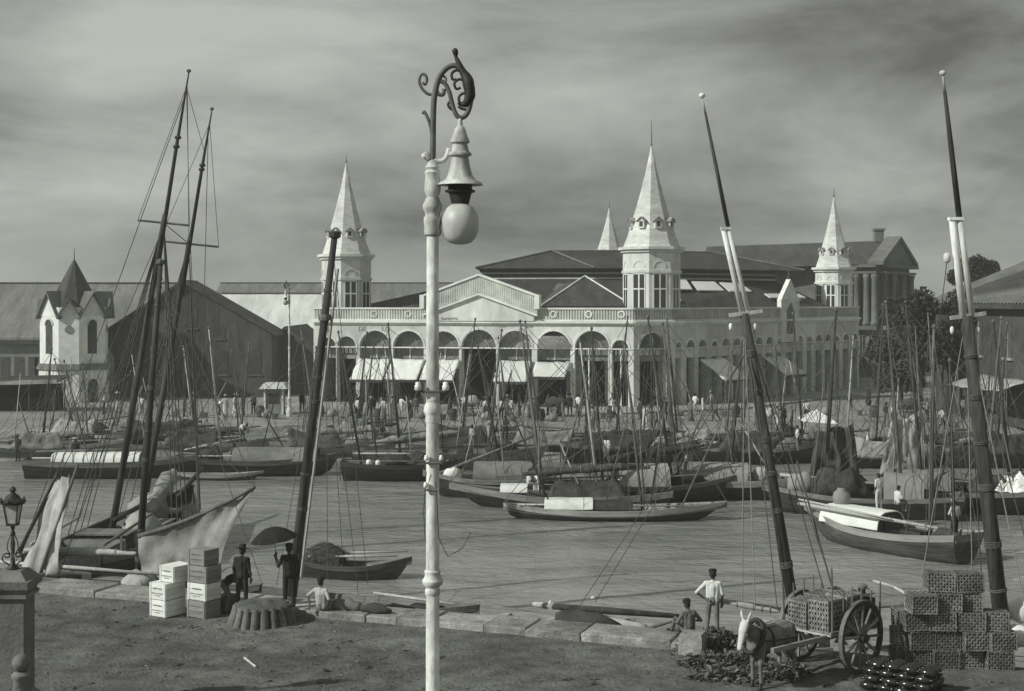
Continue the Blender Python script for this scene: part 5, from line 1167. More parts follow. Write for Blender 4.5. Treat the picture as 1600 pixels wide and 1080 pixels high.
def leaf_heap():
    rg = random.Random(5); mb = MB(); c = G(1150, 1030); c.z = 0
    hill = [(G(1092, 1014), .6, .34), (G(1120, 1008), .65, .4), (G(1112, 1038), .85, .2), (G(1160, 1036), .8, .22), (G(1215, 1052), .8, .16), (G(1140, 1060), 1.0, .12)]
    for k in range(4200):
        h, r, z = rg.choice(hill); a = rg.uniform(0, 2 * PI); q = rg.random() ** .6; p = Vector((h.x + math.cos(a) * r * q, h.y + math.sin(a) * r * q * .8, 0)); p.z = z * (1 - q * q) * rg.uniform(.55, 1.05) + .01
        s = rg.uniform(.05, .16); u = Vector((rg.gauss(0, 1), rg.gauss(0, 1), rg.gauss(0, .6))).normalized(); v = u.cross(Vector((rg.gauss(0, .5), rg.gauss(0, .5), 1))).normalized(); b = p + u * s; t = p + u * s * 2 - Vector((0, 0, s * .5))
        mb.add([p, b + v * s * .35, t, b - v * s * .35], [(0, 1, 2, 3)], 0 if rg.random() < .72 else 1)
    o = mb.build('leaf_heap', ['leaf', 'leaf_pale'], None, off=c); o.location = c
    tag(o, 'untidy heap of cut leafy greens on the quay beside the mule', 'leaf heap')
    b = Vector((4.72, 36.75, 0)); rot = R(-20.8)
    MB().box((0, 0, .27), (.55, .6, .54)).box((0, 0, .56), (.5, .54, .06))
    o = MB().box((0, 0, .25), (.62, .62, .5)).box((0, 0, .52), (.56, .56, .05)).build('end_stone', 'coping', None); o.location = b; o.rotation_euler = (0, 0, rot); tag(o, 'squared stone block closing the end of the coping beside the leaf heap', 'stone block')
leaf_heap()

def near_people():
    person('man in dark clothes and wide hat seen from behind beside the packing cases', G(378, 951, .2), 172, 'near_stand', 'w_dark', 'w_dark', 'brim', 'w_dark', sc_=1.03)
    person('stooping man in dark clothes half hidden by the packing cases', G(356, 958, 0), 95, 'near_bend', 'w_dark', 'w_grey', 'wrap', 'w_dark')
    um = G(452, 950, .2); person('man in dark suit with pale sleeve holding up a black umbrella', um, 190, 'near_umbrella', 'w_dark', 'w_dark', 'wrap', 'hair', sc_=1.06)
    # umbrella: grip in the raised left hand of that man
    me, J, hu, fw = PM['near_umbrella']; rot = Matrix.Rotation(R(190), 3, 'Z'); grip = um + rot @ (J['fl'] - Vector((0, 0, .03)))
    ur = thing('umbrella', 'open black umbrella held over the man by the leaning mast', 'umbrella', grip)
    tilt = Vector((-.14, -.05, 1)).normalized(); q = tilt.to_track_quat('Z', 'Y'); rr = .7; hh = .36; shaft = .6
    MB().tube([q @ Vector((0, 0, -.16)), q @ Vector((0, 0, shaft + hh + .06))], .009, 6).build('shaft', 'wood_dark', ur)
    MB().tube([q @ Vector((0, 0, -.1)), q @ Vector((0, 0, -.2)), q @ Vector((.03, 0, -.23)), q @ Vector((.06, 0, -.2))], .013, 6).build('handle', 'wood_mid', ur)
    for k in range(8):
        a0 = 2 * PI * k / 8; vs = []; fs = []; m = 6
        for i in range(m + 1):
            t = i / m; zz = shaft + hh * (1 - t ** 2.0)
            for j in range(4):
                a = a0 + (2 * PI / 8) * j / 3; pinch = 1 - .045 * math.sin(PI * j / 3) * t; r = rr * t * pinch
                vs.append(q @ Vector((r * math.cos(a), r * math.sin(a), zz - .02 * math.sin(PI * j / 3) * t)))
        for i in range(m):
            for j in range(3): fs.append((i * 4 + j, i * 4 + j + 1, (i + 1) * 4 + j + 1, (i + 1) * 4 + j))
        nn = len(vs); vs += [v - q @ Vector((0, 0, .006)) for v in vs]; fs += [tuple(i + nn for i in f[::-1]) for f in fs]
        MB().add(vs, fs).build('panel', 'w_dark' if k not in (3, 4) else 'w_grey', ur, True)
        MB().tube([q @ Vector((rr * t * math.cos(a0), rr * t * math.sin(a0), shaft + hh * (1 - t * t) - .014)) for t in (0, .25, .5, .75, 1.02)], .005, 4).build('rib', 'iron_dark', ur)
    person('man in pale shirt seated on the coping left of the lamp post', G(503, 955, .2), 150, 'near_sitarm', 'w_pale', 'w_grey', 'wrap', 'hair')
    person('man in white shirt standing with hand on hip above the leaf heap', Vector((5.38, 37.75, .22)), 172, 'near_hip', 'w_white', 'w_grey', 'cap', 'w_dark')
    person('man in dull clothes seated on the coping beside the man in white shirt', Vector((4.75, 37.75, .2)), 205, 'near_sit', 'w_grey', 'w_grey', 'wrap', 'w_dark')
    person('man in white shirt and cloth cap standing behind the cart', Vector(((1345 - CX) / F * 36.9, 36.9, 0)), 60, 'near_ease', 'w_white', 'w_grey', 'cap', 'w_grey')
    # bundles left on the coping
    c = G(545, 953, .2); solo('canvas_bundle', MB().lump([c + Vector((-.5, .1, .12)), c + Vector((0, 0, .16)), c + Vector((.35, -.1, .1))], [.1, .2, .1], 10, .5, 2), 'cloth_grey', 'crumpled grey canvas bundle on the coping right of the seated man', 'canvas bundle', c, smooth=True)
    c = G(585, 957, .2); solo('canvas_bundle', MB().lump([c + Vector((-.4, .1, .1)), c + Vector((0, 0, .13)), c + Vector((.5, -.15, .06))], [.1, .15, .06], 10, .5, 7), 'cloth_dark', 'dark canvas roll lying on the coping below the small boat', 'canvas bundle', c, smooth=True)
    for i, (px, y, z, lab) in enumerate(((1586, 37.2, 0, 'bulging white sack at the right edge, lower of two'), (1592, 37.5, .62, 'white sack at the right edge lying on top of another'))):
        c = Vector(((px - CX) / F * y, y, z)); solo('white_sack', MB().lump([c + Vector((-.35, 0, .3)), c + Vector((0, 0, .34)), c + Vector((.5, 0, .28))], [.18, .32, .24], 12, .2, i), 'cloth_white', lab, 'sack', c, 'white sacks at the right edge', True)
    # litter stick on the ground
    a = G(382, 1031) + Vector((0, 0, .05)); b = G(400, 1044) + Vector((0, 0, .03)); solo('stick', MB().tube([a, b], .03, 6), 'wood_pale', 'pale stick lying on the earth in front of the fluted drum', 'stick', a)
near_people()

# ================================================================ BOATS
def hull_rows(L, B, H, rise, rake, transom, n=16, m=6, draft=.35):
    rows = []
    for i in range(n + 1):
        s = 2 * i / n - 1; bw_ = max(0, s); st = max(0, -s)
        w = (1 - bw_ ** 2.3) * (1 - (.3 if transom else 1.0) * st ** 2.3)
        w = max(w, .03); sh = H + rise * bw_ ** 2.2 + rise * .55 * st ** 2.2; kz = -draft + bw_ ** 5 * (draft + .35 * H) + (0 if transom else st ** 5 * (draft + .3 * H)); row = []
        for k in range(m + 1):
            q = k / m; y = w * B / 2 * (math.sin(q * PI / 2) ** .6) * (.85 + .15 * q)
            row.append(Vector((s * L / 2 + rake * q * bw_ ** 3 - rake * .35 * q * st ** 3, y, kz + (sh - kz) * q)))
        rows.append(row)
    return rows
class Boat:
    def __init__(s, name, label, loc, head, L, B, H=.8, rise=.4, rake=.6, transom=True, hull='hull_dark', rail='hull_pale', deck='wood_mid', group='boats in the harbour', rail_h=.2, deckdrop=.3, cat='boat'):
        s.root = thing(name, label, cat, (loc[0], loc[1], WZ), R(head), group); s.loc = Vector((loc[0], loc[1], WZ)); s.rot = Matrix.Rotation(R(-head), 3, 'Z')
        s.L, s.B, s.H = L, B, H; s.seed = hash(label) % 97 if False else sum(map(ord, label)) % 97; s.rng = random.Random(s.seed)
        s.rows = rows = hull_rows(L, B, H, rise, rake, transom); n = len(rows) - 1; m = len(rows[0]) - 1; mb = MB()
        for sg in (1, -1):
            o = len(mb.v)
            for r in rows:
                for p in r: mb.v.append((p.x, sg * p.y, p.z))
            for i in range(n):
                for k in range(m): a = o + i * (m + 1) + k; mb.f.append((a, a + m + 1, a + m + 2, a + 1)); mb.m.append(0)
        r0 = rows[0]; mb.add([(p.x, p.y, p.z) for p in r0] + [(p.x, -p.y, p.z) for p in r0[::-1]], [tuple(range(2 * len(r0)))])
        r1 = rows[-1]; mb.add([(p.x, p.y, p.z) for p in r1] + [(p.x, -p.y, p.z) for p in r1[::-1]], [tuple(range(2 * len(r1)))])
        s.hull = mb.build('hull', hull, s.root, 40)
        # rail strake standing proud along the top of the side
        for sg in (1, -1):
            mb = MB(); q0 = []; 
            for r in rows:
                t = r[-1]; d = r[-2]; e = (t - d).normalized(); b = t - e * min(rail_h, (t - d).length * 1.6)
                q0.append([Vector((b.x, sg * (b.y + .03), b.z)), Vector((t.x, sg * (t.y + .035), t.z + .04)), Vector((t.x, sg * max(t.y - .07, 0), t.z + .04)), Vector((t.x, sg * max(t.y - .07, 0), t.z - .08))])
            vs = [p for q in q0 for p in q]; fs = [(i * 4 + k, i * 4 + 4 + k, i * 4 + 5 + k, i * 4 + 1 + k) for i in range(n) for k in range(3)]
            fs += [(0, 1, 2, 3), (n * 4, n * 4 + 1, n * 4 + 2, n * 4 + 3)]
            mb.add(vs, fs).build('gunwale', rail, s.root, 40)
        mb = MB(); vs = []
        for r in rows:
            t = r[-1]; y = max(t.y - .08, .01); vs += [(t.x, y, t.z - .02), (t.x, y * .97, t.z - deckdrop), (t.x, -y * .97, t.z - deckdrop), (t.x, -y, t.z - .02)]
        fs = [(i * 4 + k, i * 4 + 1 + k, i * 4 + 5 + k, i * 4 + 4 + k) for i in range(n) for k in range(3)]; fs += [(0, 1, 2, 3), (n * 4 + 3, n * 4 + 2, n * 4 + 1, n * 4)]
        mb.add(vs, fs).build('deck', deck, s.root)
        s.deckdrop = deckdrop
        if transom: 
            t = rows[0]; MB().box((t[-1].x - .06, 0, H * .45), (.06, .1, H * 1.1)).build('rudder', 'wood_dark', s.root)
    def w(s, p): return s.rot @ (Vector(p) - s.loc)
    def sheer(s, x):
        for a, b in zip(s.rows, s.rows[1:]):
            if a[-1].x <= x <= b[-1].x: t = (x - a[-1].x) / max(b[-1].x - a[-1].x, 1e-6); return lerp(a[-1], b[-1], t)
        return s.rows[0][-1] if x < 0 else s.rows[-1][-1]
    def thwarts(s, xs):
        for x in xs: q = s.sheer(x); MB().box((x, 0, q.z - .12), (.22, 2 * q.y - .14, .04)).build('thwart', 'wood_pale', s.root)
    def mast(s, x, h, lean=0.0, tilt=0.0, r=.09, y=0.0, mat='spar', ropes=4, yard=None, name='mast', stays=True):
        """lean: fore-aft shift of the head, tilt: sideways shift (local metres)"""
        q = s.sheer(x); a = Vector((x, y, q.z - s.deckdrop)); b = Vector((x + lean, y + tilt, h)); m = MB().tube([a, lerp(a, b, .5), b], [r, r * .85, r * .5], 8).build(name, mat, s.root, True)
        MB().lathe([(r * .5, -.05), (r * .95, 0), (r * .95, .08), (r * .4, .13)], b, 8).build('mast_cap', 'spar_mid', m, True)
        if ropes:
            for k in range(ropes):
                sg = 1 if k % 2 else -1; xx = x + (k // 2 - ropes / 4 + .25) * .9; t = s.sheer(max(-s.L / 2 + .1, min(s.L / 2 - .1, xx))); top = lerp(a, b, .93 - .06 * (k // 2)); s.rope(top, (t.x, sg * t.y, t.z), par=m, name='shroud')
            if stays: s.rope(lerp(a, b, .97), s.rows[-1][-1], par=m, name='stay'); s.rope(lerp(a, b, .97), s.rows[0][-1], par=m, name='stay')
        return m, a, b
    def rope(s, a, b, r=.017, par=None, name='rope', mat='rope', sag=.0, n=1):
        a = Vector(a); b = Vector(b); pts = [a]
        if sag:
            for k in range(1, 6): t = k / 6; p = lerp(a, b, t); p.z -= sag * 4 * t * (1 - t); pts.append(p)
        pts.append(b); return MB().tube(pts, r, 4).build(name, mat, par or s.root)
    def spar(s, a, b, r=.07, name='boom', mat='spar_mid', par=None): return MB().tube([Vector(a), lerp(Vector(a), Vector(b), .5), Vector(b)], [r * .8, r, r * .6], 7).build(name, mat, par or s.root, True)
    def furled(s, a, b, r=.2, mat='cloth_grey', par=None, amp=.45):
        a = Vector(a); b = Vector(b); mb = MB().lump([a, lerp(a, b, .2), lerp(a, b, .55), lerp(a, b, .85), b], [r * .4, r, r * 1.1, r * .8, r * .3], 9, amp, s.seed); o = mb.build('furled_sail', mat, par or s.root, True)
        for k in range(1, 6):
            p = lerp(a, b, k / 6.2); d = (b - a).normalized(); u = d.cross(Vector((0, 0, 1))).normalized(); v = u.cross(d); MB().tube([p + (u * math.cos(q) + v * math.sin(q)) * r * 1.12 for q in [2 * PI * j / 10 for j in range(11)]], .014, 4).build('gasket', 'rope_pale', o)
        return o
    def cover(s, x0, x1, w, h, mat, z=None, ends=True, arch=.5, name='awning', hoops=True):
        """barrel-shaped deck cover"""
        zb = (s.sheer((x0 + x1) / 2).z - .02) if z is None else z; vs = []; fs = []; nx, na = 10, 9; rg = s.rng
        for lay in (0, 1):
            for i in range(nx + 1):
                x = lerp(x0, x1, i / nx)
                for k in range(na + 1):
                    t = k / na; yy = math.cos(PI * t) * w / 2; zz = zb + h * (1 - arch) * min(1, 4 * min(t, 1 - t)) + h * arch * math.sin(PI * t)
                    dz = .03 * noise.noise(Vector((x * 2, yy * 3, s.seed))); vs.append((x, yy * (1 - .04 * lay), zz + dz - .04 * lay))
        W = na + 1; K = W * (nx + 1)
        for i in range(nx):
            for k in range(na): a = i * W + k; fs.append((a, a + 1, a + W + 1, a + W)); fs.append((K + a, K + a + W, K + a + W + 1, K + a + 1))
        for k in range(na): fs.append((k, K + k, K + k + 1, k + 1)); b = nx * W + k; fs.append((b, b + 1, K + b + 1, K + b))
        for i in range(nx): a = i * W; fs.append((a, a + W, K + a + W, K + a)); a += na; fs.append((a, K + a, K + a + W, a + W))
        o = MB().add(vs, fs).build(name, mat, s.root, 50)
        if ends:
            for x, nm in ((x0 + .06, 'end_panel'), (x1 - .06, 'end_panel')):
                pts = [(x, math.cos(PI * k / na) * w / 2 * .95, zb - .1 if k in (0, na) else zb + h * (1 - arch) * min(1, 4 * min(k / na, 1 - k / na)) + h * arch * math.sin(PI * k / na) - .05) for k in range(na + 1)]
                MB().hexa([Vector(p) for p in pts], [Vector(p) + Vector((.03, 0, 0)) for p in pts]).build(nm, 'cloth_dark', o)
        return o
    def tent(s, x0, x1, h, w, mat, z=None):
        zb = s.sheer((x0 + x1) / 2).z if z is None else z; g = MB()
        for sg in (-1, 1): g.cloth((x0 + .5, 0, zb + h * .78), (x1 - .4, 0, zb + h * .66), (x0 - .3, sg * w / 2, zb + .05), (x1 + .3, sg * w / 2, zb + .02), 14, 8, .22, .13, s.seed + sg, .02, .04)
        o = g.build('tarpaulin', mat, s.root, True); MB().tube([(x0 - .3, 0, zb + h * .8), (x1 + .3, 0, zb + h * .64)], .05, 6).build('ridge_pole', 'spar_mid', o); return o
    def heap(s, x, y, r, h, mat, name='cargo_heap', amp=.5):
        q = s.sheer(x).z - s.deckdrop; return MB().lump([(x - r, y, q + h * .3), (x - r * .3, y, q + h * .5), (x + r * .4, y, q + h * .5), (x + r, y, q + h * .25)], [h * .25, h * .55, h * .55, h * .2], 10, amp, s.seed + x).build(name, mat, s.root, True)
    def box(s, x, y, d, mat, name='deck_box', rz=0):
        q = s.sheer(x).z - s.deckdrop; return MB().box((x, y, q + d[2] / 2), d, Matrix.Rotation(R(rz), 3, 'Z'), 0).build(name, mat, s.root)
def wl(px, py): return G(px, py, WZ)

FLEET = []
GR = 'sailing boats moored along the market ramp'
def mid_row():
    def std(label, px, py, L, head, **k):
        p = wl(px, py); b = Boat('sailing_boat', label, (p.x, p.y), head, L, k.pop('B', 2.6), group=GR, **k); FLEET.append(b); return b
    # ---- front row, left to right
    b = std('long dark barge with white ribbed hatch cover at the far left of the basin', 172, 746, 9.8, 3, H=1.0, rise=.3, rake=.4, hull='hull_dark', rail='hull_grey', rail_h=.3)
    b.cover(-3.3, 1.9, 1.9, .55, 'cloth_white', ends=False, arch=.35); b.mast(2.6, 8.4, .9, -.2, .1); b.spar((-4.5, .3, 1.55), (3.8, .1, 1.75), .08); b.mast(-1.2, 7.0, -1.6, .2, .07, mat='spar_mid', ropes=4)
    for k in range(9): x = -3.2 + k * .6; MB().tube([(x, math.cos(PI * t / 8) * .97, b.sheer(0).z + .36 * min(1, 4 * min(t / 8, 1 - t / 8)) + .2 * math.sin(PI * t / 8) + .02) for t in range(9)], .02, 4).build('cover_rib', 'cloth_grey', b.root)
    b = std('dark barge with long pale canvas deck cover behind the leaning boat mast', 398, 742, 9.4, -2, H=.95, hull='hull_dark', rail='hull_grey', rail_h=.28)
    b.cover(-1.2, 3.9, 2.1, .75, 'cloth_grey', ends=True, arch=.6); b.heap(-2.9, 0, .9, .9, 'cloth_dark'); b.mast(-2.0, 9.0, -.9, .2, .08, mat='spar_pale'); b.spar((-4.4, .2, 1.5), (-.6, 0, 2.3), .06, mat='spar_pale'); b.mast(3.2, 7.8, .6, 0, .07)
    b = std('slim pale rowing skiff alongside the dark barge left of the leaning mast', 338, 750, 4.7, -1, B=1.1, H=.32, rise=.2, rake=.5, transom=False, hull='hull_dark', rail='hull_pale', rail_h=.16, deckdrop=.15); b.thwarts((-1.2, 0, 1.1))
    b = std('dark-hulled boat with two white pots on its rail left of the tall lamp post', 628, 750, 6.8, 2, H=.95, hull='hull_dark', rail='wood_dark', rail_h=.2)
    for x in (-1.9, -1.35): MB().lathe([(.1, 0), (.16, .05), (.16, .22), (.08, .3)], Vector((x, -b.sheer(x).y + .1, b.sheer(x).z + .04)), 10).build('white_pot', 'porcelain', b.root, True)
    b.heap(-.4, 0, 1.4, .8, 'cloth_dark'); b.tent(.6, 2.2, .9, 1.6, 'cloth_dark'); b.mast(-2.4, 8.8, -1.4, .2, .08); b.spar((-2.9, 0, 1.6), (2.9, .2, 1.5), .06, mat='spar_pale')
    b = std('long brown boat with furled sails lying behind the dark boat by the lamp post', 700, 734, 11.5, 1, H=1.1, hull='hull_grey', rail='hull_grey', B=3.0); b.mast(-3.0, 9.2, -.8, .1, .09); b.mast(2.5, 8.8, .9, .2, .09, mat='spar_mid'); b.spar((-5, .2, 1.5), (1.2, .1, 2.2), .09); b.furled((-4.6, .2, 1.75), (1, .1, 2.4), .22, 'cloth_grey'); b.heap(3.4, 0, 1.0, .9, 'cloth_dark'); b.box(1.2, .3, (.8, .9, .6), 'wood_dark')
    b = std('dark boat with wooden bow and white bundle left of the centre boats', 770, 776, 6.5, 176, H=1.0, hull='hull_dark', rail='wood_mid'); b.heap(2.2, 0, .5, .7, 'cloth_white'); b.cover(-2.2, 1.0, 1.7, .95, 'cloth_grey', ends=True); b.spar((3.1, 0, 1.2), (-2.4, .2, 3.4), .09); b.mast(-.6, 8.2, 1.4, .2, .08)
    # ---- the two centre boats
    b = std('centre boat with upswept pale bow and short white cabin top, behind its neighbour', 888, 793, 9.8, 177, H=.62, rise=.6, rake=1.3, hull='hull_dark', rail='hull_pale', B=2.7, rail_h=.3)
    b.cover(2.1, 3.5, 1.5, .36, 'cloth_white', arch=.4, z=.85); b.spar((3.8, 0, 1.6), (-4.2, .2, 2.1), .1); b.furled((2.4, .1, 1.75), (-3.9, .2, 2.25), .18, 'cloth_dark'); b.tent(-2.8, .9, 1.3, 2.3, 'cloth_dark'); b.mast(1.2, 9.6, 1.3, .2, .09, mat='spar_mid'); b.mast(-1.6, 8.6, 1.0, .1, .08, mat='spar_pale')
    b = std('centre boat nearest the camera with long white canopy and pale gunwale', 950, 811, 9.6, -3, H=.5, rise=.38, rake=1.0, hull='hull_dark', rail='hull_pale', B=2.5, rail_h=.3, transom=False)
    b.cover(-3.1, -.75, 1.8, .42, 'cloth_white', arch=.35, z=.58); b.cover(-.7, 1.2, 1.7, .35, 'cloth_dark', arch=.5, z=.55); b.heap(2.4, 0, .6, .5, 'cloth_pale'); b.box(.6, -.6, (.6, .4, .35), 'wood_dark'); b.thwarts((3.2,)); b.mast(1.7, 8.6, -.9, .1, .07, mat='spar_mid'); b.mast(2.0, 6.4, .9, 0, .05, mat='spar_mid')
    b = std('boat with round pale hooded cover behind the right end of the centre boats', 1018, 785, 8.0, 8, H=.95, hull='hull_dark', rail='wood_mid', B=2.7); b.cover(-1.9, .8, 2.0, 1.15, 'cloth_pale', ends=True, arch=.8); b.heap(2.0, 0, .9, .9, 'cloth_dark'); b.mast(1.2, 9.8, -1.4, 0, .09); b.mast(-2.6, 9.2, -.6, .2, .08); b.spar((-3.6, .3, 2.0), (3.4, -.2, 2.9), .09, mat='spar_mid'); b.furled((-3.2, .3, 2.15), (2.8, -.2, 3.0), .2, 'cloth_dark')
    b = std('pale-sided boat with rounded cloth cabin left of the right leaning mast', 1128, 778, 7.2, 172, H=1.0, hull='hull_dark', rail='hull_pale', B=2.6, rail_h=.3); b.cover(-1.4, 1.8, 2.1, .95, 'cloth_grey', ends=True, arch=.6); b.heap(-2.3, 0, .7, .9, 'cloth_pale'); b.mast(2.3, 9.4, .9, .1, .08, mat='spar_mid'); b.mast(-.4, 8.6, -.7, .2, .08)
    # ---- right-hand boats
    a = wl(1284, 842); e = wl(1500, 880); ang = math.degrees(math.atan2(a.y - e.y, a.x - e.x)); c = (a + e) / 2
    b = Boat('cabin_boat', 'broad boat with white cabin roof and round hatch arch at right of the basin', (c.x, c.y), ang, (a - e).length + .3, 2.9, .95, .55, .9, True, 'hull_mid', 'hull_pale', group='boats in the harbour', rail_h=.25)
    cb = b.cover(-.2, 3.0, 1.9, .72, 'cloth_white', ends=True, arch=.4); b.box(-1.6, .2, (1.0, .7, .4), 'wood_dark'); b.heap(-3.0, 0, .7, .5, 'wood_dark', 'coiled_rope')
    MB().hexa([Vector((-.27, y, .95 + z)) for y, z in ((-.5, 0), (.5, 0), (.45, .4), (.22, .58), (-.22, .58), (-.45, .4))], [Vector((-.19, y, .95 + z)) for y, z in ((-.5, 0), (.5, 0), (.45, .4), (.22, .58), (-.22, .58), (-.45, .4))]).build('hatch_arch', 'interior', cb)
    b.spar((4.2, .9, 1.6), (-3.4, 1.1, 1.5), .1, mat='spar_pale', name='spar'); b.spar((4.4, .7, 1.75), (-1.2, 1.25, 1.6), .06, mat='spar_pale', name='spar')
    MB().lathe([(.22, 0), (.36, .12), (.4, .35), (.34, .58), (.18, .7), (.2, .76)], Vector((2.6, -.1, 1.62)), 14).build('jar', 'wall_grey', b.root, True)
    b.mast(-2.2, 9.6, -.4, .3, .1, mat='spar_mid'); b.mast(-3.4, 8.2, .4, -.2, .07)
    b = std('boat with arched cabin mouth and heaped brown sails behind the white-roofed boat', 1352, 806, 9.0, 164, H=1.0, hull='hull_dark', rail='wood_mid', B=2.9); b.cover(-2.8, -.9, 2.1, 1.2, 'cloth_grey', ends=True, arch=.7); b.heap(1.2, 0, 1.4, 1.6, 'cloth_dark', 'sail_heap'); b.heap(3.1, 0, .6, 1.1, 'cloth_pale', 'sail_heap'); b.mast(2.0, 10.2, -.6, .2, .1); b.mast(-1.8, 10.6, .8, .2, .09, mat='spar_mid'); b.spar((4.2, 0, 1.9), (-1.5, .3, 1.6), .1, mat='spar_pale')
    q = b.sheer(1.0); MB().cloth((2.4, -.5, 4.2), (.6, -.3, 4.6), (2.9, -.9, 1.2), (.2, -.8, 1.1), 14, 12, .3, .14, 3, .03, .1).build('hanging_sail', 'sail_dark', b.root, True)
    b = std('dark boat at the right edge with spread grey cloth over a spar', 1500, 800, 9.5, 172, H=1.1, hull='hull_dark', rail='wood_mid', B=2.9); b.cover(.6, 3.2, 2.0, 1.0, 'cloth_grey', ends=True); b.mast(1.8, 10.6, .9, .2, .1); b.mast(-1.2, 9.8, -.8, .1, .09, mat='spar_mid'); b.heap(-1.6, 0, 1.2, 1.0, 'cloth_dark'); b.tent(-3.4, -1.8, 1.2, 2, 'cloth_white')
    MB().cloth((3.3, -.6, 4.6), (1.8, -.4, 5.2), (3.9, -.9, 1.6), (1.6, -.7, 1.8), 14, 12, .2, .12, 6, .03, .09).build('hanging_sail', 'sail_worn', b.root, True)
    b = std('boat at the far right with dark heaped nets, half out of the picture', 1610, 792, 8.5, 186, H=1.0, hull='hull_dark', rail='wood_mid', B=2.8); b.heap(0, 0, 1.8, 1.1, 'cloth_dark'); b.mast(1.0, 9.6, 1.1, .2, .1); b.mast(-2, 9.2, -.5, 0, .08); b.heap(-2.8, 0, .6, .8, 'cloth_white')
    # ---- second row, against the ramp
    second = (
      ('pale-decked boat drawn up behind the white-hatched barge at far left', 90, 716, 8.6, 4, 'hull_grey', 'hull_pale', 'cloth_pale', None, 7.4, .6),
      ('dark tarpaulin-covered boat below the little white tower', 140, 700, 7.6, -6, 'hull_dark', 'wood_dark', None, 'cloth_dark', 6.4, -1.8),
      ('boat with bare deck behind the two schooner masts, near the ramp', 262, 706, 8.0, 5, 'hull_dark', 'wood_mid', 'cloth_grey', None, 8.6, 1.2),
      ('brown boat with folded canvas moored right of the schooner masts', 330, 712, 8.4, -4, 'hull_grey', 'wood_mid', 'cloth_dark', None, 9.0, -.9),
      ('boat with pale crumpled tarpaulin just right of the leaning boat mast', 520, 716, 8.0, 4, 'hull_grey', 'wood_mid', 'cloth_pale', None, 8.8, -1.2),
      ('low boat with slack grey sail hung between spars below the left awnings', 575, 705, 7.4, -3, 'hull_dark', 'wood_mid', 'cloth_grey', 'cloth_grey', 8.4, .8),
      ('boat with long dark spars moored behind the lamp post', 745, 712, 9.2, 3, 'hull_grey', 'wood_mid', 'cloth_dark', None, 9.4, 1.0),
      ('boat carrying a dark tent right of the lamp post below the gable', 868, 712, 8.4, -5, 'hull_dark', 'wood_mid', None, 'cloth_dark', 9.2, -1.1),
      ('boat with several leaning spars below the corner spire', 985, 722, 8.8, 6, 'hull_dark', 'wood_mid', 'cloth_dark', None, 9.6, .9),
      ('boat with pale cloth over its bow left of the right leaning mast, by the ramp', 1085, 718, 8.6, -4, 'hull_grey', 'hull_pale', 'cloth_pale', None, 9.4, -.8),
      ('brown boat crowded against the ramp below the side awnings', 1180, 724, 8.4, 5, 'hull_dark', 'wood_mid', 'cloth_grey', None, 9.0, .9),
      ('boat shaded by a small white three-cornered awning at the ramp', 1278, 720, 7.8, -3, 'hull_dark', 'wood_mid', 'cloth_grey', None, 9.8, -.7),
      ('boat with tall bare poles left of the far right mast, near the ramp', 1392, 730, 8.6, 4, 'hull_dark', 'wood_mid', 'cloth_dark', None, 10.4, .6),
      ('dark boat moored at the ramp behind the thick right-hand mast', 1490, 726, 8.4, -5, 'hull_dark', 'wood_dark', 'cloth_grey', None, 9.8, -.6),
      ('boat under grey awning at the ramp on the right edge', 1580, 730, 8.2, 3, 'hull_dark', 'wood_dark', 'cloth_pale', None, 9.2, .8))
    for i, (lab, px, py, L, hd, hl, rl, fur, tn_, mh, ln) in enumerate(second):
        b = std(lab, px, py, L, hd, H=.9 + .1 * (i % 3), hull=hl, rail=rl, B=2.5); rg = b.rng
        b.mast(-L * .12, mh, ln, .15, .085, mat=('spar', 'spar_mid', 'spar')[i % 3]); b.mast(L * .24, mh * .86, -ln * .7, .1, .07, mat=('spar_mid', 'spar', 'spar_pale')[i % 3], ropes=4)
        zz = b.sheer(0).z
        b.spar((-L * .45, .25, zz + .45), (L * .42, -.2, zz + .5 + rg.uniform(.1, .9)), .075, mat='spar_mid')
        for q in range(3):
            x0 = rg.uniform(-.42, .42) * L; x1 = x0 + rg.uniform(-1.6, 1.6); hh = rg.uniform(2.6, 6.5); b.spar((x0, rg.uniform(-.6, .6), zz - .2), (x1, rg.uniform(-.5, .5), zz + hh), rg.uniform(.03, .05), 'pole', rg.choice(('spar', 'spar_mid', 'spar_pale', 'spar_mid')))
        b.spar((-L * .3, -.6, zz + .25), (L * .45, -.7, zz + .35 + rg.random() * .4), .05, 'spar', rg.choice(('spar_mid', 'spar_pale')))
        MB().cloth((rg.uniform(-.4, -.2) * L, -1.0, zz + rg.uniform(.9, 1.7)), (rg.uniform(.0, .25) * L, -.9, zz + rg.uniform(.7, 1.4)), (-.35 * L, -1.35, zz - .1), (.1 * L, -1.3, zz - .15), 12, 6, .3, .1, i + .5, .03, .05).build('hung_cloth', rg.choice(('cloth_grey', 'sail_dark', 'cloth_dark', 'sail_worn')), b.root, True)
        b.rope((-L * .45, -.3, zz + .3), (L * .1, 0, mh * .7)); b.rope((L * .46, .2, zz + .3), (-L * .1, .1, mh * .55))
        if fur: b.furled((-L * .4, .25, zz + .6), (L * .3, -.15, zz + .75 + .3 * rg.random()), .22, 'cloth_grey' if fur == 'cloth_pale' else 'cloth_dark', amp=.8)
        if tn_: b.tent(-L * .3, L * .15, 1.3, 2.2, tn_)
        b.heap(rg.uniform(.2, .3) * L, 0, .8, .8, rg.choice(('cloth_dark', 'cloth_grey', 'cloth_pale'))); b.box(-L * .34, .2, (.7, .8, .5), rg.choice(('wood_dark', 'wood_mid')))
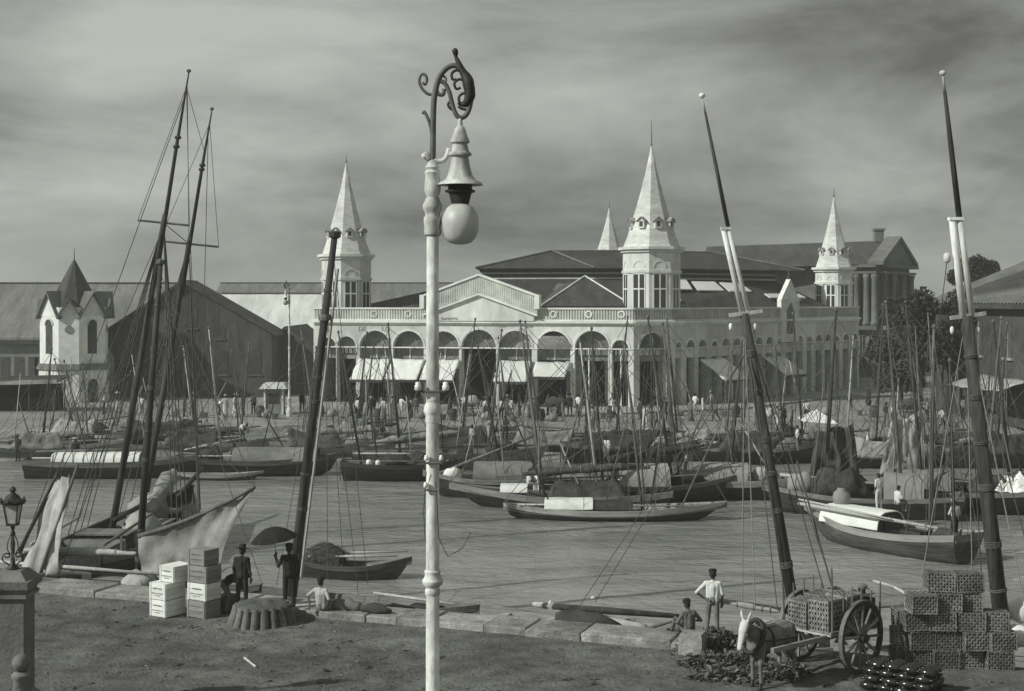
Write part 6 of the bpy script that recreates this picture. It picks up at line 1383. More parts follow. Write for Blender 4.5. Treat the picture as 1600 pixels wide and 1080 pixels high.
        if i == 11:
            g = MB(); z0 = 2.9; g.add([(-1.1, -.9, z0 - .2), (1.2, -1.0, z0 - .35), (.9, .9, z0 - .2), (-1.2, 1.0, z0 - .1), (-.1, 0, z0 + .55)], [(0, 1, 4), (1, 2, 4), (2, 3, 4), (3, 0, 4)]); g.add([(x, y, z - .03) for x, y, z in g.v[:5]], [(4, 1, 0), (4, 2, 1), (4, 3, 2), (4, 0, 3)])
            aw = g.build('white_awning', 'cloth_white', b.root)
            for x, y in ((-1.05, -.85), (1.15, -.95), (.85, .85), (-1.15, .95)): MB().tube([(x, y, .7), (x, y, z0 - .2)], .03, 5).build('awning_pole', 'spar_pale', aw)
            MB().cloth((-1.1, -.9, z0 - .3), (.6, -1, z0 - .4), (-1.2, -1.1, 1.1), (.5, -1.2, 1.0), 10, 8, 0, .08, 2, .03, .05).build('side_cloth', 'cloth_grey', aw, True)
        if i == 5: MB().cloth((-2.6, -.4, 2.9), (.2, -.3, 2.5), (-2.3, -.7, 1.5), (-.3, -.6, 1.3), 12, 8, .35, .06, 5, .03).build('slack_sail', 'cloth_grey', b.root, True)
mk('sail_dark', 0.09, 0.95, 0.35, 1.5, 0.6, 5.0, spec=0.1, var2=0.3)
mid_row()
for b in FLEET[:16]:
    if b.L < 6: continue
    rg = b.rng
    for q in range(4):
        x0 = rg.uniform(-.42, .42) * b.L; z0 = b.sheer(x0).z
        b.spar((x0, rg.uniform(-.7, .7), z0 - .2), (x0 + rg.uniform(-2.2, 2.2), rg.uniform(-.5, .5), z0 + rg.uniform(2.2, 6.5)), rg.uniform(.03, .055), 'pole', rg.choice(('spar', 'spar_mid', 'spar_mid', 'spar_pale')))
    for q in range(3):
        x0 = rg.uniform(-.45, .45) * b.L; b.rope((x0, rg.choice((-1, 1)) * .9, b.sheer(x0).z), (rg.uniform(-.3, .3) * b.L, 0, rg.uniform(4.5, 8)), .014)
    b.spar((-.46 * b.L, -.5, b.H + .25), (.4 * b.L, -.7, b.H + rg.uniform(.2, .8)), .05, 'spar', rg.choice(('spar_mid', 'spar_pale', 'spar')))

def near_boats():
    g = 'boats moored at the near quay'
    # -------- two-masted schooner on the left
    s = Boat('schooner', 'large two-masted schooner with tall raked masts moored at left', (-15.6, 58), 87, 15, 4.3, 1.25, .7, 1.2, True, 'hull_dark', 'wood_mid', 'wood_dark', g, rail_h=.3, deckdrop=.55, cat='schooner')
    def big_mast(base, top, r, cross, thin, yw):
        a, b = s.w(base), s.w(top); c = lerp(a, b, cross); m = MB().tube([a, lerp(a, c, .5), c, lerp(c, b, .06)], [r, r * .95, r * .8, r * .7], 10).build('mast', 'spar', s.root, True)
        MB().tube([lerp(a, b, cross - .12) + Vector((.22, 0, 0)), lerp(a, b, thin), b], [r * .75, r * .55, r * .22], 8).build('topmast', 'spar', m, True)
        d = s.rot @ Vector((1, .05, -.1)).normalized(); MB().tube([c - d * yw, c + d * yw], .05, 6).build('crosstree', 'spar_mid', m)
        MB().lathe([(.02, 0), (.09, .04), (.09, .12), (.02, .16)], b, 8).build('truck', 'spar_mid', m)
        for q in (.985, thin): 
            p = lerp(a, b, q); MB().lathe([(.12, -.06), (.14, 0), (.12, .06)], p if q < .9 else lerp(a, b, .86), 8).build('mast_band', 'iron_dark', m)
        for sg in (-1, 1):
            for k in range(4):
                x = a.x + (k - 1.5) * .75; t = s.sheer(max(-7, min(7, x))); s.rope(c, (t.x, sg * t.y, t.z), .024, m, 'shroud')
            s.rope(lerp(a, b, .97), c + d * yw * sg, .014, m, 'topmast_shroud')
            # ratlines between the shrouds
            mb = MB(); t0 = s.sheer(max(-7, min(7, a.x - 1.12))); t1 = s.sheer(max(-7, min(7, a.x + 1.12)))
            for j in range(3, 15):
                u = j / 18; mb.tube([lerp(Vector((t0.x, sg * t0.y, t0.z)), c, u), lerp(Vector((t1.x, sg * t1.y, t1.z)), c, u)], .01, 3)
            o = mb.build('ratline', 'rope', m); o['kind'] = 'stuff'
        return m, a, b, c
    A = big_mast(P(174, 835, 57.5), P(295, 114, 57.5), .14, .675, .84, 1.05); B = big_mast(P(218, 830, 62), P(331, 173, 62), .135, .683, .87, 1.3)
    s.rope(A[3], B[3], .02, A[0], 'stay'); s.rope(lerp(A[1], A[2], .97), lerp(B[1], B[2], .9), .015, A[0], 'stay'); s.rope(lerp(A[1], A[2], .98), B[3], .015, A[0], 'stay')
    for q, x in ((.95, -7.4), (.66, -7.6)): s.rope(lerp(A[1], A[2], q), s.rows[0][-1], .018, A[0], 'stay')
    for q in (.95, .7): s.rope(lerp(B[1], B[2], q), s.rows[-1][-1] + Vector((1.6, 0, .4)), .018, B[0], 'stay')
    s.spar(s.rows[-1][-1] - Vector((2, 0, .2)), s.rows[-1][-1] + Vector((2.2, 0, .6)), .12, 'bowsprit', 'spar')
    for x, d, mt in ((-5.4, (1.6, 2.2, .7), 'wood_mid'), (-3.2, (1.2, 1.9, .9), 'wood_dark'), (1.4, (1.8, 2.0, .6), 'wood_mid'), (4.2, (1.2, 1.4, .5), 'wood_dark')): 
        h = s.box(x, 0, d, mt, 'deck_house'); q = s.sheer(x).z - s.deckdrop; MB().box((x, 0, q + d[2] + .035), (d[0] + .16, d[1] + .16, .06)).build('house_roof', 'wood_mid', h)
    s.heap(-1.6, -.9, 1.2, 1.3, 'cloth_pale', 'piled_sail'); s.heap(3.0, .3, 1.0, 1.5, 'cloth_grey', 'piled_sail'); s.heap(-6.3, .8, .7, .8, 'cloth_dark', 'piled_sail')
    s.furled(s.w(P(232, 800, 58)), s.w(P(272, 735, 60)), .34, 'cloth_pale', amp=.7); s.spar(s.w(P(180, 812, 56)), s.w(P(258, 770, 63)), .11, 'boom', 'spar'); s.spar((-7.2, 1.4, 1.9), (-1.5, 1.7, 2.0), .07, 'spar', 'spar_pale'); s.spar((-7, -1.2, 1.85), (-2, -1.5, 2.3), .06, 'spar', 'spar_mid')
    for k in range(7): t = s.sheer(-6.5 + k * 2.0); MB().box((t.x, -t.y + .05, t.z + .3), (.07, .07, .55)).build('stanchion', 'wood_mid', s.root)
    # -------- boat with the hanging sail against the quay
    c = G(222, 925, WZ); c = Vector((-13.2, 47.3, 0))
    t = Boat('sailing_boat', 'low boat at the left quay with worn sail drooping from a slanting boom', (c.x, c.y), -19, 9.6, 2.7, 1.15, .35, .6, True, 'hull_dark', 'wood_mid', 'wood_dark', g, deckdrop=.4)
    mb_, mt_ = t.w(P(213, 915, 47.4)), t.w(P(251, 412, 47.4)); m = MB().tube([mb_ - Vector((0, 0, .6)), lerp(mb_, mt_, .5), mt_], [.125, .12, .08], 10).build('mast', 'spar', t.root, True)
    MB().lathe([(.1, -.04), (.15, 0), (.15, .1), (.06, .16)], mt_, 8).build('mast_cap', 'spar_mid', m)
    b0, b1 = P(216, 838, 47.2), P(399, 761, 46.6)
    pts = []
    for k in range(9): u = k / 8; p = lerp(b0, b1, u); p.z -= .16 * 4 * u * (1 - u); pts.append(t.w(p))
    bm_ = MB().tube(pts, [.08, .085, .085, .08, .08, .07, .06, .05, .04], 8).build('boom', 'spar_mid', t.root, True)
    # sail hanging from that boom
    vs = []; nu, nv = 26, 16
    for lay in (0, 1):
        for j in range(nv + 1):
            v = j / nv
            for i in range(nu + 1):
                u = i / nu; top = lerp(b0, b1, u); top.z -= .16 * 4 * u * (1 - u) + .05
                bot = lerp(P(222, 940, 47.0), P(352, 938, 46.7), u); p = lerp(top, bot, v); p.x -= .5 * u * u * math.sin(PI * v * .9)
                w = noise.noise(Vector((u * 4, v * 3, 2))) * .2 + noise.noise(Vector((u * 11, v * 5, 7))) * .07 + .1 * math.sin(u * 15 + v * 3) * v; p.y += w + lay * .02; vs.append(t.w(p))
    W = nu + 1; K = W * (nv + 1); fs = []
    for j in range(nv):
        for i in range(nu): a = j * W + i; fs.append((a, a + 1, a + W + 1, a + W)); fs.append((K + a, K + a + W, K + a + W + 1, K + a + 1))
    MB().add(vs, fs).build('hanging_sail', 'sail_worn', t.root, True)
    for q, e in ((.95, t.rows[0][-1]), (.95, t.rows[-1][-1]), (.6, t.w(b1)), (.97, t.w(b1)), (.9, t.w(P(90, 905, 48)))): t.rope(lerp(mb_, mt_, q), e, .016, m, 'stay')
    # pale sail hung up at the bow, left edge
    MB().cloth(t.w(P(82, 752, 49)), t.w(P(112, 744, 48.6)), t.w(P(32, 902, 47.6)), t.w(P(88, 898, 47.2)), 12, 16, .0, .1, 5, .03, .07).build('bow_sail', 'sail_worn', t.root, True)
    MB().tube([t.w(P(122, 725, 48.6)), t.w(P(60, 905, 47.4))], [.05, .07], 7).build('gaff', 'spar_mid', t.root, True); MB().tube([t.w(P(90, 740, 49)), t.w(P(30, 862, 47.9))], [.05, .07], 7).build('gaff', 'spar', t.root, True)
    for x, y, d, mt in ((-2.6, .1, (1.3, 1.1, .45), 'wood_dark'), (-.6, .2, (1.2, 1.2, .5), 'wood_mid'), (2.0, .1, (1.0, .8, .6), 'wood_dark')): t.box(x, y, d, mt)
    t.heap(.9, -.2, .6, .9, 'cloth_pale', 'piled_sail'); t.furled((-4.2, .5, 2.0), (.3, .7, 2.1), .13, 'cloth_pale'); t.spar((-4.5, -.5, 1.75), (2.2, -.4, 1.7), .07, 'spar', 'spar_pale')
    # -------- boat carrying the leaning single mast near the man with the umbrella
    n = Boat('sailing_boat', 'low boat at the quay carrying the thick dark leaning mast by the umbrella', (-5.6, 45.1), -20, 8.6, 2.5, 1.0, .3, .6, True, 'hull_dark', 'wood_mid', 'wood_mid', g)
    a, b = n.w(P(455, 925, 46.0)), n.w(P(523, 368, 46.0)); m = MB().tube([a - Vector((0, 0, .3)), lerp(a, b, .5), b], [.17, .155, .1], 10).build('mast', 'spar', n.root, True); MB().lathe([(.1, -.1), (.2, -.05), (.2, .1), (.08, .15)], b, 8).build('mast_cap', 'spar', m); MB().lathe([(.2, -.1), (.22, 0), (.2, .1)], lerp(a, b, .77), 10).build('mast_band', 'spar_mid', m)
    a2, b2 = n.w(P(470, 905, 45.8)), n.w(P(528, 420, 46.0)); MB().tube([a2, b2], .05, 6).build('halyard_spar', 'spar_pale', m)
    for px, py in ((536, 880), (575, 915), (432, 915), (560, 930), (512, 905)): n.rope(lerp(a, b, .96 if px % 2 else .8), n.w(P(px, py, 45.5)), .013, m, 'stay')
    n.box(3.0, .1, (1.0, .7, .3), 'wood_dark'); n.spar((-1, -.8, 1.25), (3.8, -.7, 1.25), .06, 'spar', 'spar_mid'); n.spar((1.0, .6, 1.3), (4.2, -.3, 1.35), .05, 'oar', 'spar_pale')
    # -------- small boat with thatched hood in midwater
    p = wl(549, 903); k = Boat('rowing_boat', 'small wooden boat with bushy thatched hood and raised square bow in midwater', (p.x, p.y), -9, 3.9, 1.35, .5, .36, .45, True, 'hull_mid', 'hull_grey', 'wood_mid', 'boats in the harbour', rail_h=.14, deckdrop=.25, cat='boat')
    k.thwarts((-.6, .6, 1.3)); k.spar((-1.6, -.4, .85), (1.9, -.3, .95), .05, 'oar', 'spar_pale'); k.spar((-1.4, .3, .85), (2.2, .2, 1.05), .045, 'oar', 'spar_pale')
    q = MB(); rg = random.Random(3); 
    hood = MB()
    for j in range(9):
        th0 = PI * j / 9; th1 = PI * (j + 1) / 9
        for i in range(5):
            x0, x1 = -1.75 + i * .28, -1.75 + (i + 1) * .28; f = lambda x, th, r: Vector((x, math.cos(th) * .52 * r, .5 + math.sin(th) * (.55 + .3 * math.sin(PI * (x + 1.75) / 1.4)) * r))
            hood.hexa([f(x0, th0, .9), f(x1, th0, .9), f(x1, th1, .9), f(x0, th1, .9)], [f(x0, th0, 1), f(x1, th0, 1), f(x1, th1, 1), f(x0, th1, 1)])
    ho = hood.build('hood', 'thatch', k.root)
    for j in range(1500):
        th = rg.uniform(.02, PI - .02); x = rg.uniform(-1.85, -.28); p0 = Vector((x, math.cos(th) * .52, .5 + math.sin(th) * (.55 + .3 * math.sin(PI * max(0, min(1, (x + 1.75) / 1.4)))))); nn = Vector((rg.gauss(0, .5), math.cos(th), math.sin(th) + rg.gauss(0, .3))).normalized(); e = p0 + nn * rg.uniform(.05, .2) + Vector((rg.gauss(0, .06), 0, -.05)); sd = nn.cross(Vector((1, .2, 0))).normalized() * .012; q.add([p0 - sd, p0 + sd, e], [(0, 1, 2)])
    o = q.build('thatch', 'thatch', ho); o['kind'] = 'stuff'
    # -------- big boats on the right whose masts carry white doublings
    def white_mast(bt, base, top, wt0, wt1, r, py_cap, Y):
        a, t_ = bt.w(base), bt.w(top); m = MB().tube([a, lerp(a, bt.w(wt1), .5), bt.w(wt1)], [r * 1.12, r, r * .82], 12).build('mast', 'spar', bt.root, True)
        d = (bt.w(wt0) - bt.w(wt1)); side = bt.rot @ Vector((1, 0, 0)); w0, w1 = bt.w(wt0), bt.w(wt1)
        MB().tube([w1 - side * r * .42, w0 - side * r * .42], [r * .5, r * .44], 10).build('mast_head', 'paint_white', m, True)
        tm = MB().tube([w1 + side * r * .75, w0 + side * r * .6], [r * .48, r * .42], 10).build('topmast_heel', 'paint_white', m, True)
        hp = w0 + side * r * .6; MB().tube([hp, lerp(hp, t_, .5), lerp(hp, t_, .88)], [r * .42, r * .36, r * .24], 9).build('topmast', 'spar', m, True)
        MB().tube([lerp(hp, t_, .88), t_], [r * .2, r * .14], 8).build('pole_head', 'spar_pale', m, True); MB().lathe([(.03, -.05), (.09, 0), (.09, .06), (.03, .1)], t_, 10).build('truck', 'paint_white', m, True)
        MB().box(w0 + side * r * .1, (r * 1.9, r * 1.1, .08), bt.rot).build('cap', 'paint_white', m)
        MB().bar(w1 - side * .42 + Vector((0, 0, -.05)), w1 + side * .5 + Vector((0, 0, .07)), .16, .1).build('crosstree', 'spar_pale', m)
        for sx in (-.38, .3): MB().lathe([(.03, -.13), (.055, -.06), (.055, .04), (.02, .08)], w1 + side * sx + Vector((0, 0, -.35)), 8).build('block', 'paint_white', m, True)
        return m, a, w0, w1, t_
    n1 = Boat('sailing_boat', 'long boat moored at the quay whose leaning mast has a white head, behind the mule', (3.6, 41.3), -20.8, 13.5, 3.2, .95, .3, .8, True, 'hull_grey', 'wood_mid', 'wood_mid', g, deckdrop=.25)
    m = white_mast(n1, P(1250, 1010, 39.6), P(1097, 151, 39.6), P(1133, 357, 39.6), P(1163, 490, 39.6), .15, 0, 39.6)
    for px, py, y in ((1180, 950, 39), (1215, 955, 39.2), (1305, 930, 39), (1230, 960, 38.8), (1160, 945, 41), (1290, 930, 40.5)): n1.rope(m[3], n1.w(P(px, py, y)), .016, m[0], 'shroud', 'rope' if px % 4 else 'rope_pale')
    for px, py, y in ((1305, 935, 38.8),): n1.rope(n1.w(P(1245, 720, 39.6)), n1.w(P(px, py, y)), .028, m[0], 'shroud')
    for px, py, y in ((905, 948, 42.5), (930, 940, 42.4)): n1.rope(lerp(m[3], m[1], .1), n1.w(P(px, py, y)), .012, m[0], 'stay')
    sp = n1.spar(n1.w(P(846, 946, 42.3)), n1.w(P(1062, 963, 40.6)), .11, 'boom', 'spar'); MB().capsule(n1.w(P(835, 944, 42.4)), n1.w(P(848, 946, 42.3)), .07, .1).build('boom_end', 'spar_pale', sp, True); MB().tube([n1.w(P(857, 943, 42.2)), n1.w(P(864, 948, 42.2))], .13, 8).build('boom_band', 'paint_white', sp)
    fs_ = MB().lump([n1.w(P(868, 962, 41.9)), n1.w(P(890, 966, 41.8)), n1.w(P(930, 972, 41.5)), n1.w(P(968, 978, 41.2))], [.1, .3, .32, .08], 10, .5, 4).build('slack_sail', 'cloth_dark', n1.root, True)
    MB().lump([n1.w(P(905, 950, 42)), n1.w(P(935, 968, 41.7)), n1.w(P(1010, 980, 41))], [.1, .16, .07], 8, .5, 9).build('slack_sail', 'cloth_pale', n1.root, True)
    n1.spar(n1.w(P(1122, 938, 40.4)), n1.w(P(1226, 953, 39.4)), .08, 'boom', 'spar'); n1.furled(n1.w(P(1140, 942, 40.2)), n1.w(P(1220, 956, 39.4)), .08, 'cloth_pale')
    n1.spar(n1.w(P(985, 990, 40)), n1.w(P(1060, 968, 39.6)), .05, 'oar', 'spar_mid'); n1.spar(n1.w(P(700, 965, 43)), n1.w(P(820, 972, 42)), .06, 'oar', 'spar_mid'); n1.box(1.8, .3, (1.6, 1.2, .35), 'wood_mid'); n1.thwarts((-4.5, -3, 4.2))
    MB().lathe([(.05, -.05), (.09, 0), (.05, .05)], n1.w(P(927, 934, 42.4)), 8).build('block', 'paint_white', n1.root, True)
    n2 = Boat('sailing_boat', 'boat behind the wicker crates carrying the thick right-hand mast with white head', (14.6, 37.6), -20.8, 11, 3.4, 1.1, .35, .8, True, 'hull_dark', 'wood_mid', 'wood_mid', g, deckdrop=.25)
    m = white_mast(n2, P(1573, 1040, 37.2), P(1473, 116, 37.2), P(1492, 342, 37.2), P(1510, 494, 37.2), .195, 0, 37.2)
    for px, py, y in ((1520, 930, 39), (1535, 925, 39.5), (1600, 940, 36.6), (1630, 950, 36.5), (1440, 905, 41)): n2.rope(m[3], n2.w(P(px, py, y)), .016, m[0], 'shroud', 'rope' if px % 4 else 'rope_pale')
    n2.rope(n2.w(P(1480, 405, 37.2)), n2.w(P(1466, 520, 40)), .012, m[0], 'halyard');
    MB().lathe([(.04, -.14), (.1, -.08), (.1, .08), (.04, .14)], n2.w(P(1480, 403, 37.2)), 8).build('block', 'paint_white', m[0], True)
    MB().cloth(n2.w(P(1396, 917, 38.6)), n2.w(P(1440, 930, 38.0)), n2.w(P(1398, 919, 38.4)), n2.w(P(1439, 946, 37.8)), 8, 5, .02, .03, 1, .02).build('white_flap', 'cloth_white', n2.root, True)
    n2.spar(n2.w(P(1365, 908, 39.2)), n2.w(P(1400, 918, 38.6)), .05, 'spar', 'spar_pale'); n2.spar(n2.w(P(1290, 955, 39)), n2.w(P(1510, 935, 37.6)), .06, 'boom', 'spar_mid')
near_boats()
def lashings():
    # rope lashings and iron bands up the four big leaning masts
    for o in [o for o in bpy.data.objects if o.name.split('.')[0] == 'mast' and o.parent and o.parent.get('group') == 'boats moored at the near quay']:
        vs = [v.co for v in o.data.vertices]; n = len(vs) // 3
        if len(vs) > 48 or len(vs) % 3: continue
        rings = [sum(vs[i * n:(i + 1) * n], Vector()) / n for i in range(3)]; rad = [(vs[i * n] - rings[i]).length for i in range(3)]; rg = random.Random(len(vs) + int(rings[0].x * 10))
        d = (rings[2] - rings[0]).normalized(); q = d.to_track_quat('Z', 'Y')
        for k in range(7):
            t = .12 + .125 * k + rg.uniform(-.04, .04); i = 0 if t < .5 else 1; u = (t - .5 * i) * 2; p = lerp(rings[i], rings[i + 1], u); r = lerp(rad[i], rad[i + 1], u); mb = MB()
            for w in range(rg.choice((2, 3, 4))): mb.tube([p + d * (w * .045 - .05) + q @ Vector((math.cos(a) * (r + .012), math.sin(a) * (r + .012), .01 * math.sin(3 * a + w))) for a in [2 * PI * j / 12 for j in range(13)]], .02, 5)
            mb.build('lashing', 'rope', o)
lashings()

# ================================================================ FAR QUAY LIFE
def crowd():
    rg = random.Random(21); T = {'w': 'w_white', 'p': 'w_pale', 'g': 'w_grey', 'd': 'w_dark'}; nm = {'w': 'white', 'p': 'pale', 'g': 'grey', 'd': 'dark'}
    ordn = ('first', 'second', 'third', 'fourth', 'fifth', 'sixth', 'seventh', 'eighth', 'ninth', 'tenth', 'eleventh', 'twelfth', 'thirteenth', 'fourteenth', 'fifteenth', 'sixteenth')
    groups = (
      ('idlers by the little white tower', 'near the little white tower', ((92, 640, 'dd', 'stand', 0), (163, 648, 'wd', 'ease', 0), (184, 645, 'dw', 'stand', 'straw'), (222, 650, 'wg', 'walk', 0), (248, 648, 'gd', 'stand', 'brim'))),
      ('traders left of the kiosk', 'left of the small kiosk', ((288, 651, 'gd', 'stand', 0), (300, 650, 'pg', 'skirt', 'straw'), (343, 649, 'wd', 'bend', 0), (352, 652, 'pp', 'skirt', 'wrap'), (368, 652, 'wp', 'skirt', 'straw'), (380, 650, 'dd', 'stand', 'brim'), (396, 648, 'gd', 'ease', 0), (472, 645, 'dd', 'stand', 'brim'))),
      ('people below the left awnings', 'in the crowd below the left white awnings', ((548, 647, 'dg', 'skirt', 0), (556, 648, 'dd', 'stand', 'brim'), (566, 650, 'dd', 'ease', 0), (577, 650, 'wd', 'hip', 0), (583, 651, 'dd', 'stand', 0), (596, 649, 'gd', 'ease', 'brim'), (614, 653, 'pp', 'stand', 'straw'), (627, 653, 'wp', 'hip', 0), (641, 653, 'pg', 'skirt', 0), (650, 651, 'gg', 'stand', 0))),
      ('people below the gable', 'in the crowd below the market gable', ((703, 650, 'gd', 'skirt', 0), (722, 648, 'wg', 'bend', 'straw'), (770, 652, 'gd', 'walk', 0), (783, 656, 'wd', 'stand', 0), (793, 654, 'pg', 'skirt', 'wrap'), (812, 650, 'dd', 'stand', 'brim'), (827, 652, 'pd', 'ease', 0), (833, 655, 'gd', 'walk', 'straw'), (856, 650, 'gd', 'stand', 0), (874, 648, 'dg', 'skirt', 0), (890, 650, 'dd', 'ease', 'brim'), (903, 648, 'wd', 'stand', 0), (920, 672, 'wg', 'walk', 0), (926, 674, 'wp', 'stand', 'straw'))),
      ('people at the corner of the market', 'near the corner spire', ((1008, 668, 'ww', 'ease', 0), (1019, 671, 'dd', 'stand', 'brim'), (1028, 672, 'dd', 'walk', 0), (1086, 648, 'wp', 'walk', 0), (1098, 644, 'ww', 'carry', 0), (1112, 645, 'pg', 'stand', 'straw'))),
      ('people along the top of the ramp', 'along the top edge of the ramp', tuple((500 + 41 * q + (q * 37 % 19), 656 + q * 7 % 6, ('gd', 'wd', 'pg', 'dd', 'gg')[q % 5], ('stand', 'walk', 'skirt', 'ease')[q * 3 % 4], (0, 'straw', 0, 'brim', 0)[q % 5]) for q in range(16))),
      ('people on the ramp right of the market', 'on the sunlit ramp below the side awnings', ((1180, 664, 'pg', 'stand', 0), (1203, 671, 'wg', 'ease', 0), (1214, 671, 'gw', 'stand', 'straw'), (1224, 670, 'dd', 'hip', 'brim'), (1237, 672, 'gd', 'stand', 0), (1260, 660, 'wd', 'walk', 0))),
      ('people at the right of the far quay', 'before the trees at right', ((1328, 640, 'gd', 'stand', 0), (1357, 634, 'dd', 'skirt', 0), (1384, 668, 'dg', 'ease', 0), (1396, 666, 'wd', 'stand', 'straw'), (1448, 660, 'wg', 'hip', 0), (1457, 664, 'pd', 'stand', 0), (1472, 672, 'wd', 'walk', 0), (1505, 655, 'gd', 'stand', 'brim'), (1560, 650, 'wp', 'skirt', 'straw'))))
    pn = {'stand': 'standing', 'ease': 'standing at ease', 'walk': 'walking', 'bend': 'bending down', 'hip': 'standing hand on hip', 'skirt': 'in long skirt', 'carry': 'with raised arms'}
    for g, where, L in groups:
        for i, (px, py, cl, ps, hat) in enumerate(L):
            z = 0.0; Y = F * CZ / (py - HY)
            if Y < 104:
                for _ in range(12): z = -1.95 + (Y - 91) / 13 * 1.95; Y = F * (CZ - z) / (py - HY); Y = min(Y, 104)
            elif Y > F1.o.y - 14 and 480 < px < 1060:
                ff = F1(max(0, min(F1.L, F1.at(px))), 0, 6.3); z = .14 if Y > ff.y else 0
            Y = min(Y, 112.5) if 490 < px < 1100 else Y
            lab = '%s-clad person, %s from left of those %s' % (nm[cl[0]], ordn[i], where)
            person(lab, ((px - CX) / F * Y, Y, z), rg.uniform(-180, 180), 'far_' + ps, T[cl[0]], T[cl[1]], hat or None, 'w_pale' if hat in ('straw', 'wrap') else 'w_dark', rg.choice(('skin', 'skin', 'skin_light')), g, rg.uniform(.95, 1.06))
    # sailors aboard
    for lab, px, py, Y, ps, cl, hat in (
        ('white-clad man standing on the boat behind the white-roofed cabin boat', 1373, 797, 67, 'stand', 'ww', 0), ('man in white shirt standing at the stern of the white-roofed cabin boat', 1492, 846, 58.6, 'hip', 'wd', 'wrap'),
        ('white-shirted man seated low beside the arched cabin mouth', 1402, 802, 66.5, 'seat', 'wg', 0), ('white-clad man on the centre boats left of the dark tent', 826, 770, 75.5, 'seat', 'wp', 0), ('second white-clad man on the centre boats, nearer the dark tent', 842, 772, 75.5, 'seat', 'ww', 0),
        ('man in white bending over the boat at left below the kiosk', 378, 690, 92, 'bend', 'wg', 0), ('pale-shirted man seated on the barge with long pale cover', 366, 726, 87, 'seat', 'pg', 0), ('man seated among the boats below the left awnings', 596, 690, 93, 'seat', 'gd', 0),
        ('man in grey standing in the boats right of the lamp post', 738, 705, 92, 'ease', 'pg', 0), ('pale figure standing in the boat beside the dark tent', 766, 700, 92, 'stand', 'pp', 'straw'), ('dark figure on the boats below the market gable', 790, 690, 94, 'ease', 'dd', 0),
        ('white-shirted man in the boats below the corner spire', 948, 724, 90, 'stand', 'wg', 0), ('man in pale shirt on the boat with pale cloth, by the ramp', 1072, 745, 84, 'ease', 'pd', 0), ('man sitting on the white-hatched barge at far left', 118, 718, 88, 'seat', 'dd', 'straw'),
        ('dark-clad man standing on the pale-decked boat at the left edge', 28, 722, 90, 'stand', 'dd', 0), ('man in white on the boat beside the three-cornered awning', 1246, 706, 92, 'stand', 'wg', 0), ('white bundle-carrying man among the boats at right', 1356, 712, 90, 'carry', 'ww', 0)):
        p = P(px, py, Y); person(lab, p, rg.uniform(-180, 180), 'far_' + ps, T[cl[0]], T[cl[1]], hat or None, 'w_pale', 'skin', 'boatmen aboard the moored boats')
crowd()

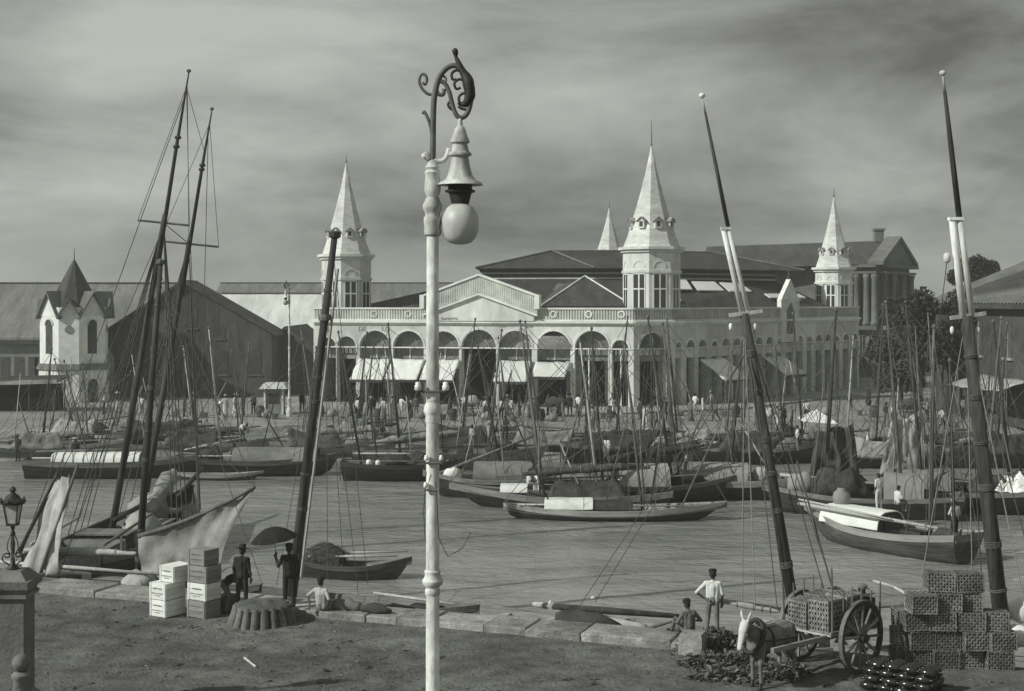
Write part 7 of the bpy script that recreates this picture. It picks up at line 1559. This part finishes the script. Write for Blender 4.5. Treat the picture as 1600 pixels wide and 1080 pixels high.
def far_bits():
    rg = random.Random(31)
    # kiosk
    c = G(430, 647); c.z = 0; r = thing('kiosk', 'small pale-roofed kiosk on the far quay right of the big warehouse', 'kiosk', c)
    MB().box((0, 0, 1.05), (1.4, 1.4, 2.1)).build('wall', 'wall_grey', r); MB().hexa([Vector((x * 1.15, y * 1.15, 2.1)) for x, y in ((-1, -1), (1, -1), (1, 1), (-1, 1))], [Vector((x * .8, y * .8, 2.55)) for x, y in ((-1, -1), (1, -1), (1, 1), (-1, 1))]).build('roof', 'roof_pale', r)
    for x in (-.72, .72): MB().box((x, -.72, 1.05), (.14, .14, 2.08)).build('post', 'plaster_trim', r)
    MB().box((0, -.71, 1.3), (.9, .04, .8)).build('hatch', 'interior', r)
    # big open stall at far left
    c = G(28, 642); c.z = 0; r = thing('open_stall', 'dark open stall with long white-edged canopy at the far left', 'stall', c)
    for x in (-4, -1.3, 1.4, 3.4): 
        for y in (-1.4, 1.6): MB().tube([(x, y, 0), (x, y, 2.5)], .07, 6).build('post', 'wood_dark', r)
    MB().hexa([Vector(p) for p in ((-4.6, -2, 2.2), (3.9, -2, 2.45), (3.9, 2, 2.8), (-4.6, 2, 2.6))], [Vector(p) for p in ((-4.6, -2, 2.3), (3.9, -2, 2.55), (3.9, 2, 2.92), (-4.6, 2, 2.72))]).build('canopy', 'cloth_dark', r)
    MB().cloth((-4.6, -2.03, 2.5), (3.9, -2.03, 2.75), (-4.6, -2.05, 2.15), (3.9, -2.05, 2.4), 24, 3, 0, .02, 3, .03).build('valance', 'cloth_pale', r)
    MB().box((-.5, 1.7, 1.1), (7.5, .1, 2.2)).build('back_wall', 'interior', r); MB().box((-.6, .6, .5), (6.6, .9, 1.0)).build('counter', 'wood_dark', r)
    # hand carts
    for lab, px, py in (('loaded dark hand cart below the market gable', 733, 650), ('dark hand cart standing near the market corner', 868, 651), ('dark hand cart before the trees at right', 1420, 655)):
        c = G(px, py); c.z = 0; r = thing('hand_cart', lab, 'cart', c, R(rg.uniform(-20, 20)), 'hand carts on the far quay')
        MB().box((0, 0, .85), (2.2, 1.1, .16)).build('bed', 'wood_dark', r)
        for s in (-1, 1):
            wh = MB(); pts = [(math.cos(2 * PI * k / 20) * .55, s * .66, .55 + math.sin(2 * PI * k / 20) * .55) for k in range(21)]; w = wh.tube(pts, .05, 5).build('wheel', 'wood_dark', r)
            for k in range(6): MB().bar((0, s * .66, .55), (math.cos(k * PI / 3) * .52, s * .66, .55 + math.sin(k * PI / 3) * .52), .05).build('spoke', 'wood_dark', w)
            MB().bar((1.0, s * .4, .9), (2.2, s * .35, .7), .06).build('handle', 'wood_dark', r)
        MB().lump([(-.8, 0, 1.05), (-.2, 0, 1.2), (.5, 0, 1.2), (.95, 0, 1.0)], [.2, .4, .4, .15], 9, .4, px).build('load', 'cloth_pale' if px < 800 else 'cloth_dark', r, True)
    # sacks and baskets set down along the quay
    spots = ((270, 652), (318, 653), (407, 652), (417, 654), (428, 655), (500, 651), (520, 652), (560, 655), (590, 657), (660, 655), (690, 656), (708, 657), (760, 657), (800, 659), (845, 657), (862, 659), (940, 654), (955, 652), (1060, 650), (1130, 650), (1150, 652), (1290, 648), (1340, 646), (1365, 652), (1410, 668), (1490, 668), (1530, 662))
    wl_ = [t.strip() for t in 'below the small kiosk|left of the kiosk|by the left awnings|below the gable|by the market corner|before the trees'.split('|')]
    for i, (px, py) in enumerate(spots):
        Y = min(F * CZ / (py - HY), 113); c = Vector(((px - CX) / F * Y, Y, 0.0)); c.z = 0
        kind = i % 3; where = 'at far left' if px < 400 else 'by the kiosk' if px < 480 else 'below the left awnings' if px < 672 else 'below the market gable' if px < 870 else 'near the market corner' if px < 1200 else 'before the trees at right'
        nth = sum(1 for j, s in enumerate(spots[:i]) if j % 3 == kind)
        o_ = ('first', 'second', 'third', 'fourth', 'fifth', 'sixth', 'seventh', 'eighth', 'ninth', 'tenth')[nth]
        if kind == 0: solo('sack', MB().lump([c + Vector((-.4, 0, .25)), c + Vector((0, 0, .34)), c + Vector((.45, 0, .22))], [.15, .36, .15], 9, .3, i), 'cloth_grey', 'full sack on the far quay %s, %s sack from left' % (where, o_), 'sack', c, 'sacks on the far quay', True)
        elif kind == 1: solo('basket', MB().lathe([(.28, 0), (.4, .4), (.42, .45), (.36, .45), (.3, .3), (.05, .42)], c, 12), 'wood_mid', 'round basket on the far quay %s, %s basket from left' % (where, o_), 'basket', c, 'baskets on the far quay')
        else:
            r = thing('barrel', 'dark barrel on the far quay %s, %s barrel from left' % (where, o_), 'barrel', c, group='barrels on the far quay'); MB().lathe([(.26, 0), (.34, .25), (.36, .45), (.34, .65), (.26, .9), (.22, .88)], n=12).build('staves', 'wood_dark', r, 40)
            for z in (.18, .72): MB().lathe([(.325, z - .03), (.335, z + .03)], n=12).build('hoop', 'iron_grey', r)
far_bits()

# ================================================================ AIR
hz = MB().box((0, 660, 11.5), (1300, 1640, 33.5)).build('haze', 'interior')  # haze volume added to lift the dark tones
hm = bpy.data.materials.new('haze_air'); hm.use_nodes = True; ht = hm.node_tree; ht.nodes.clear()
ho_ = ht.nodes.new('ShaderNodeOutputMaterial'); hv = ht.nodes.new('ShaderNodeVolumePrincipled')
hv.inputs['Color'].default_value = (0.93, 0.97, 0.9, 1); hv.inputs['Density'].default_value = 0.0007; hv.inputs['Anisotropy'].default_value = 0.1
ht.links.new(hv.outputs[0], ho_.inputs['Volume'])
hz.data.materials.clear(); hz.data.materials.append(hm)
tag(hz, 'thin pale haze added in the air over the basin to lift the dark tones', 'haze', kind='stuff')
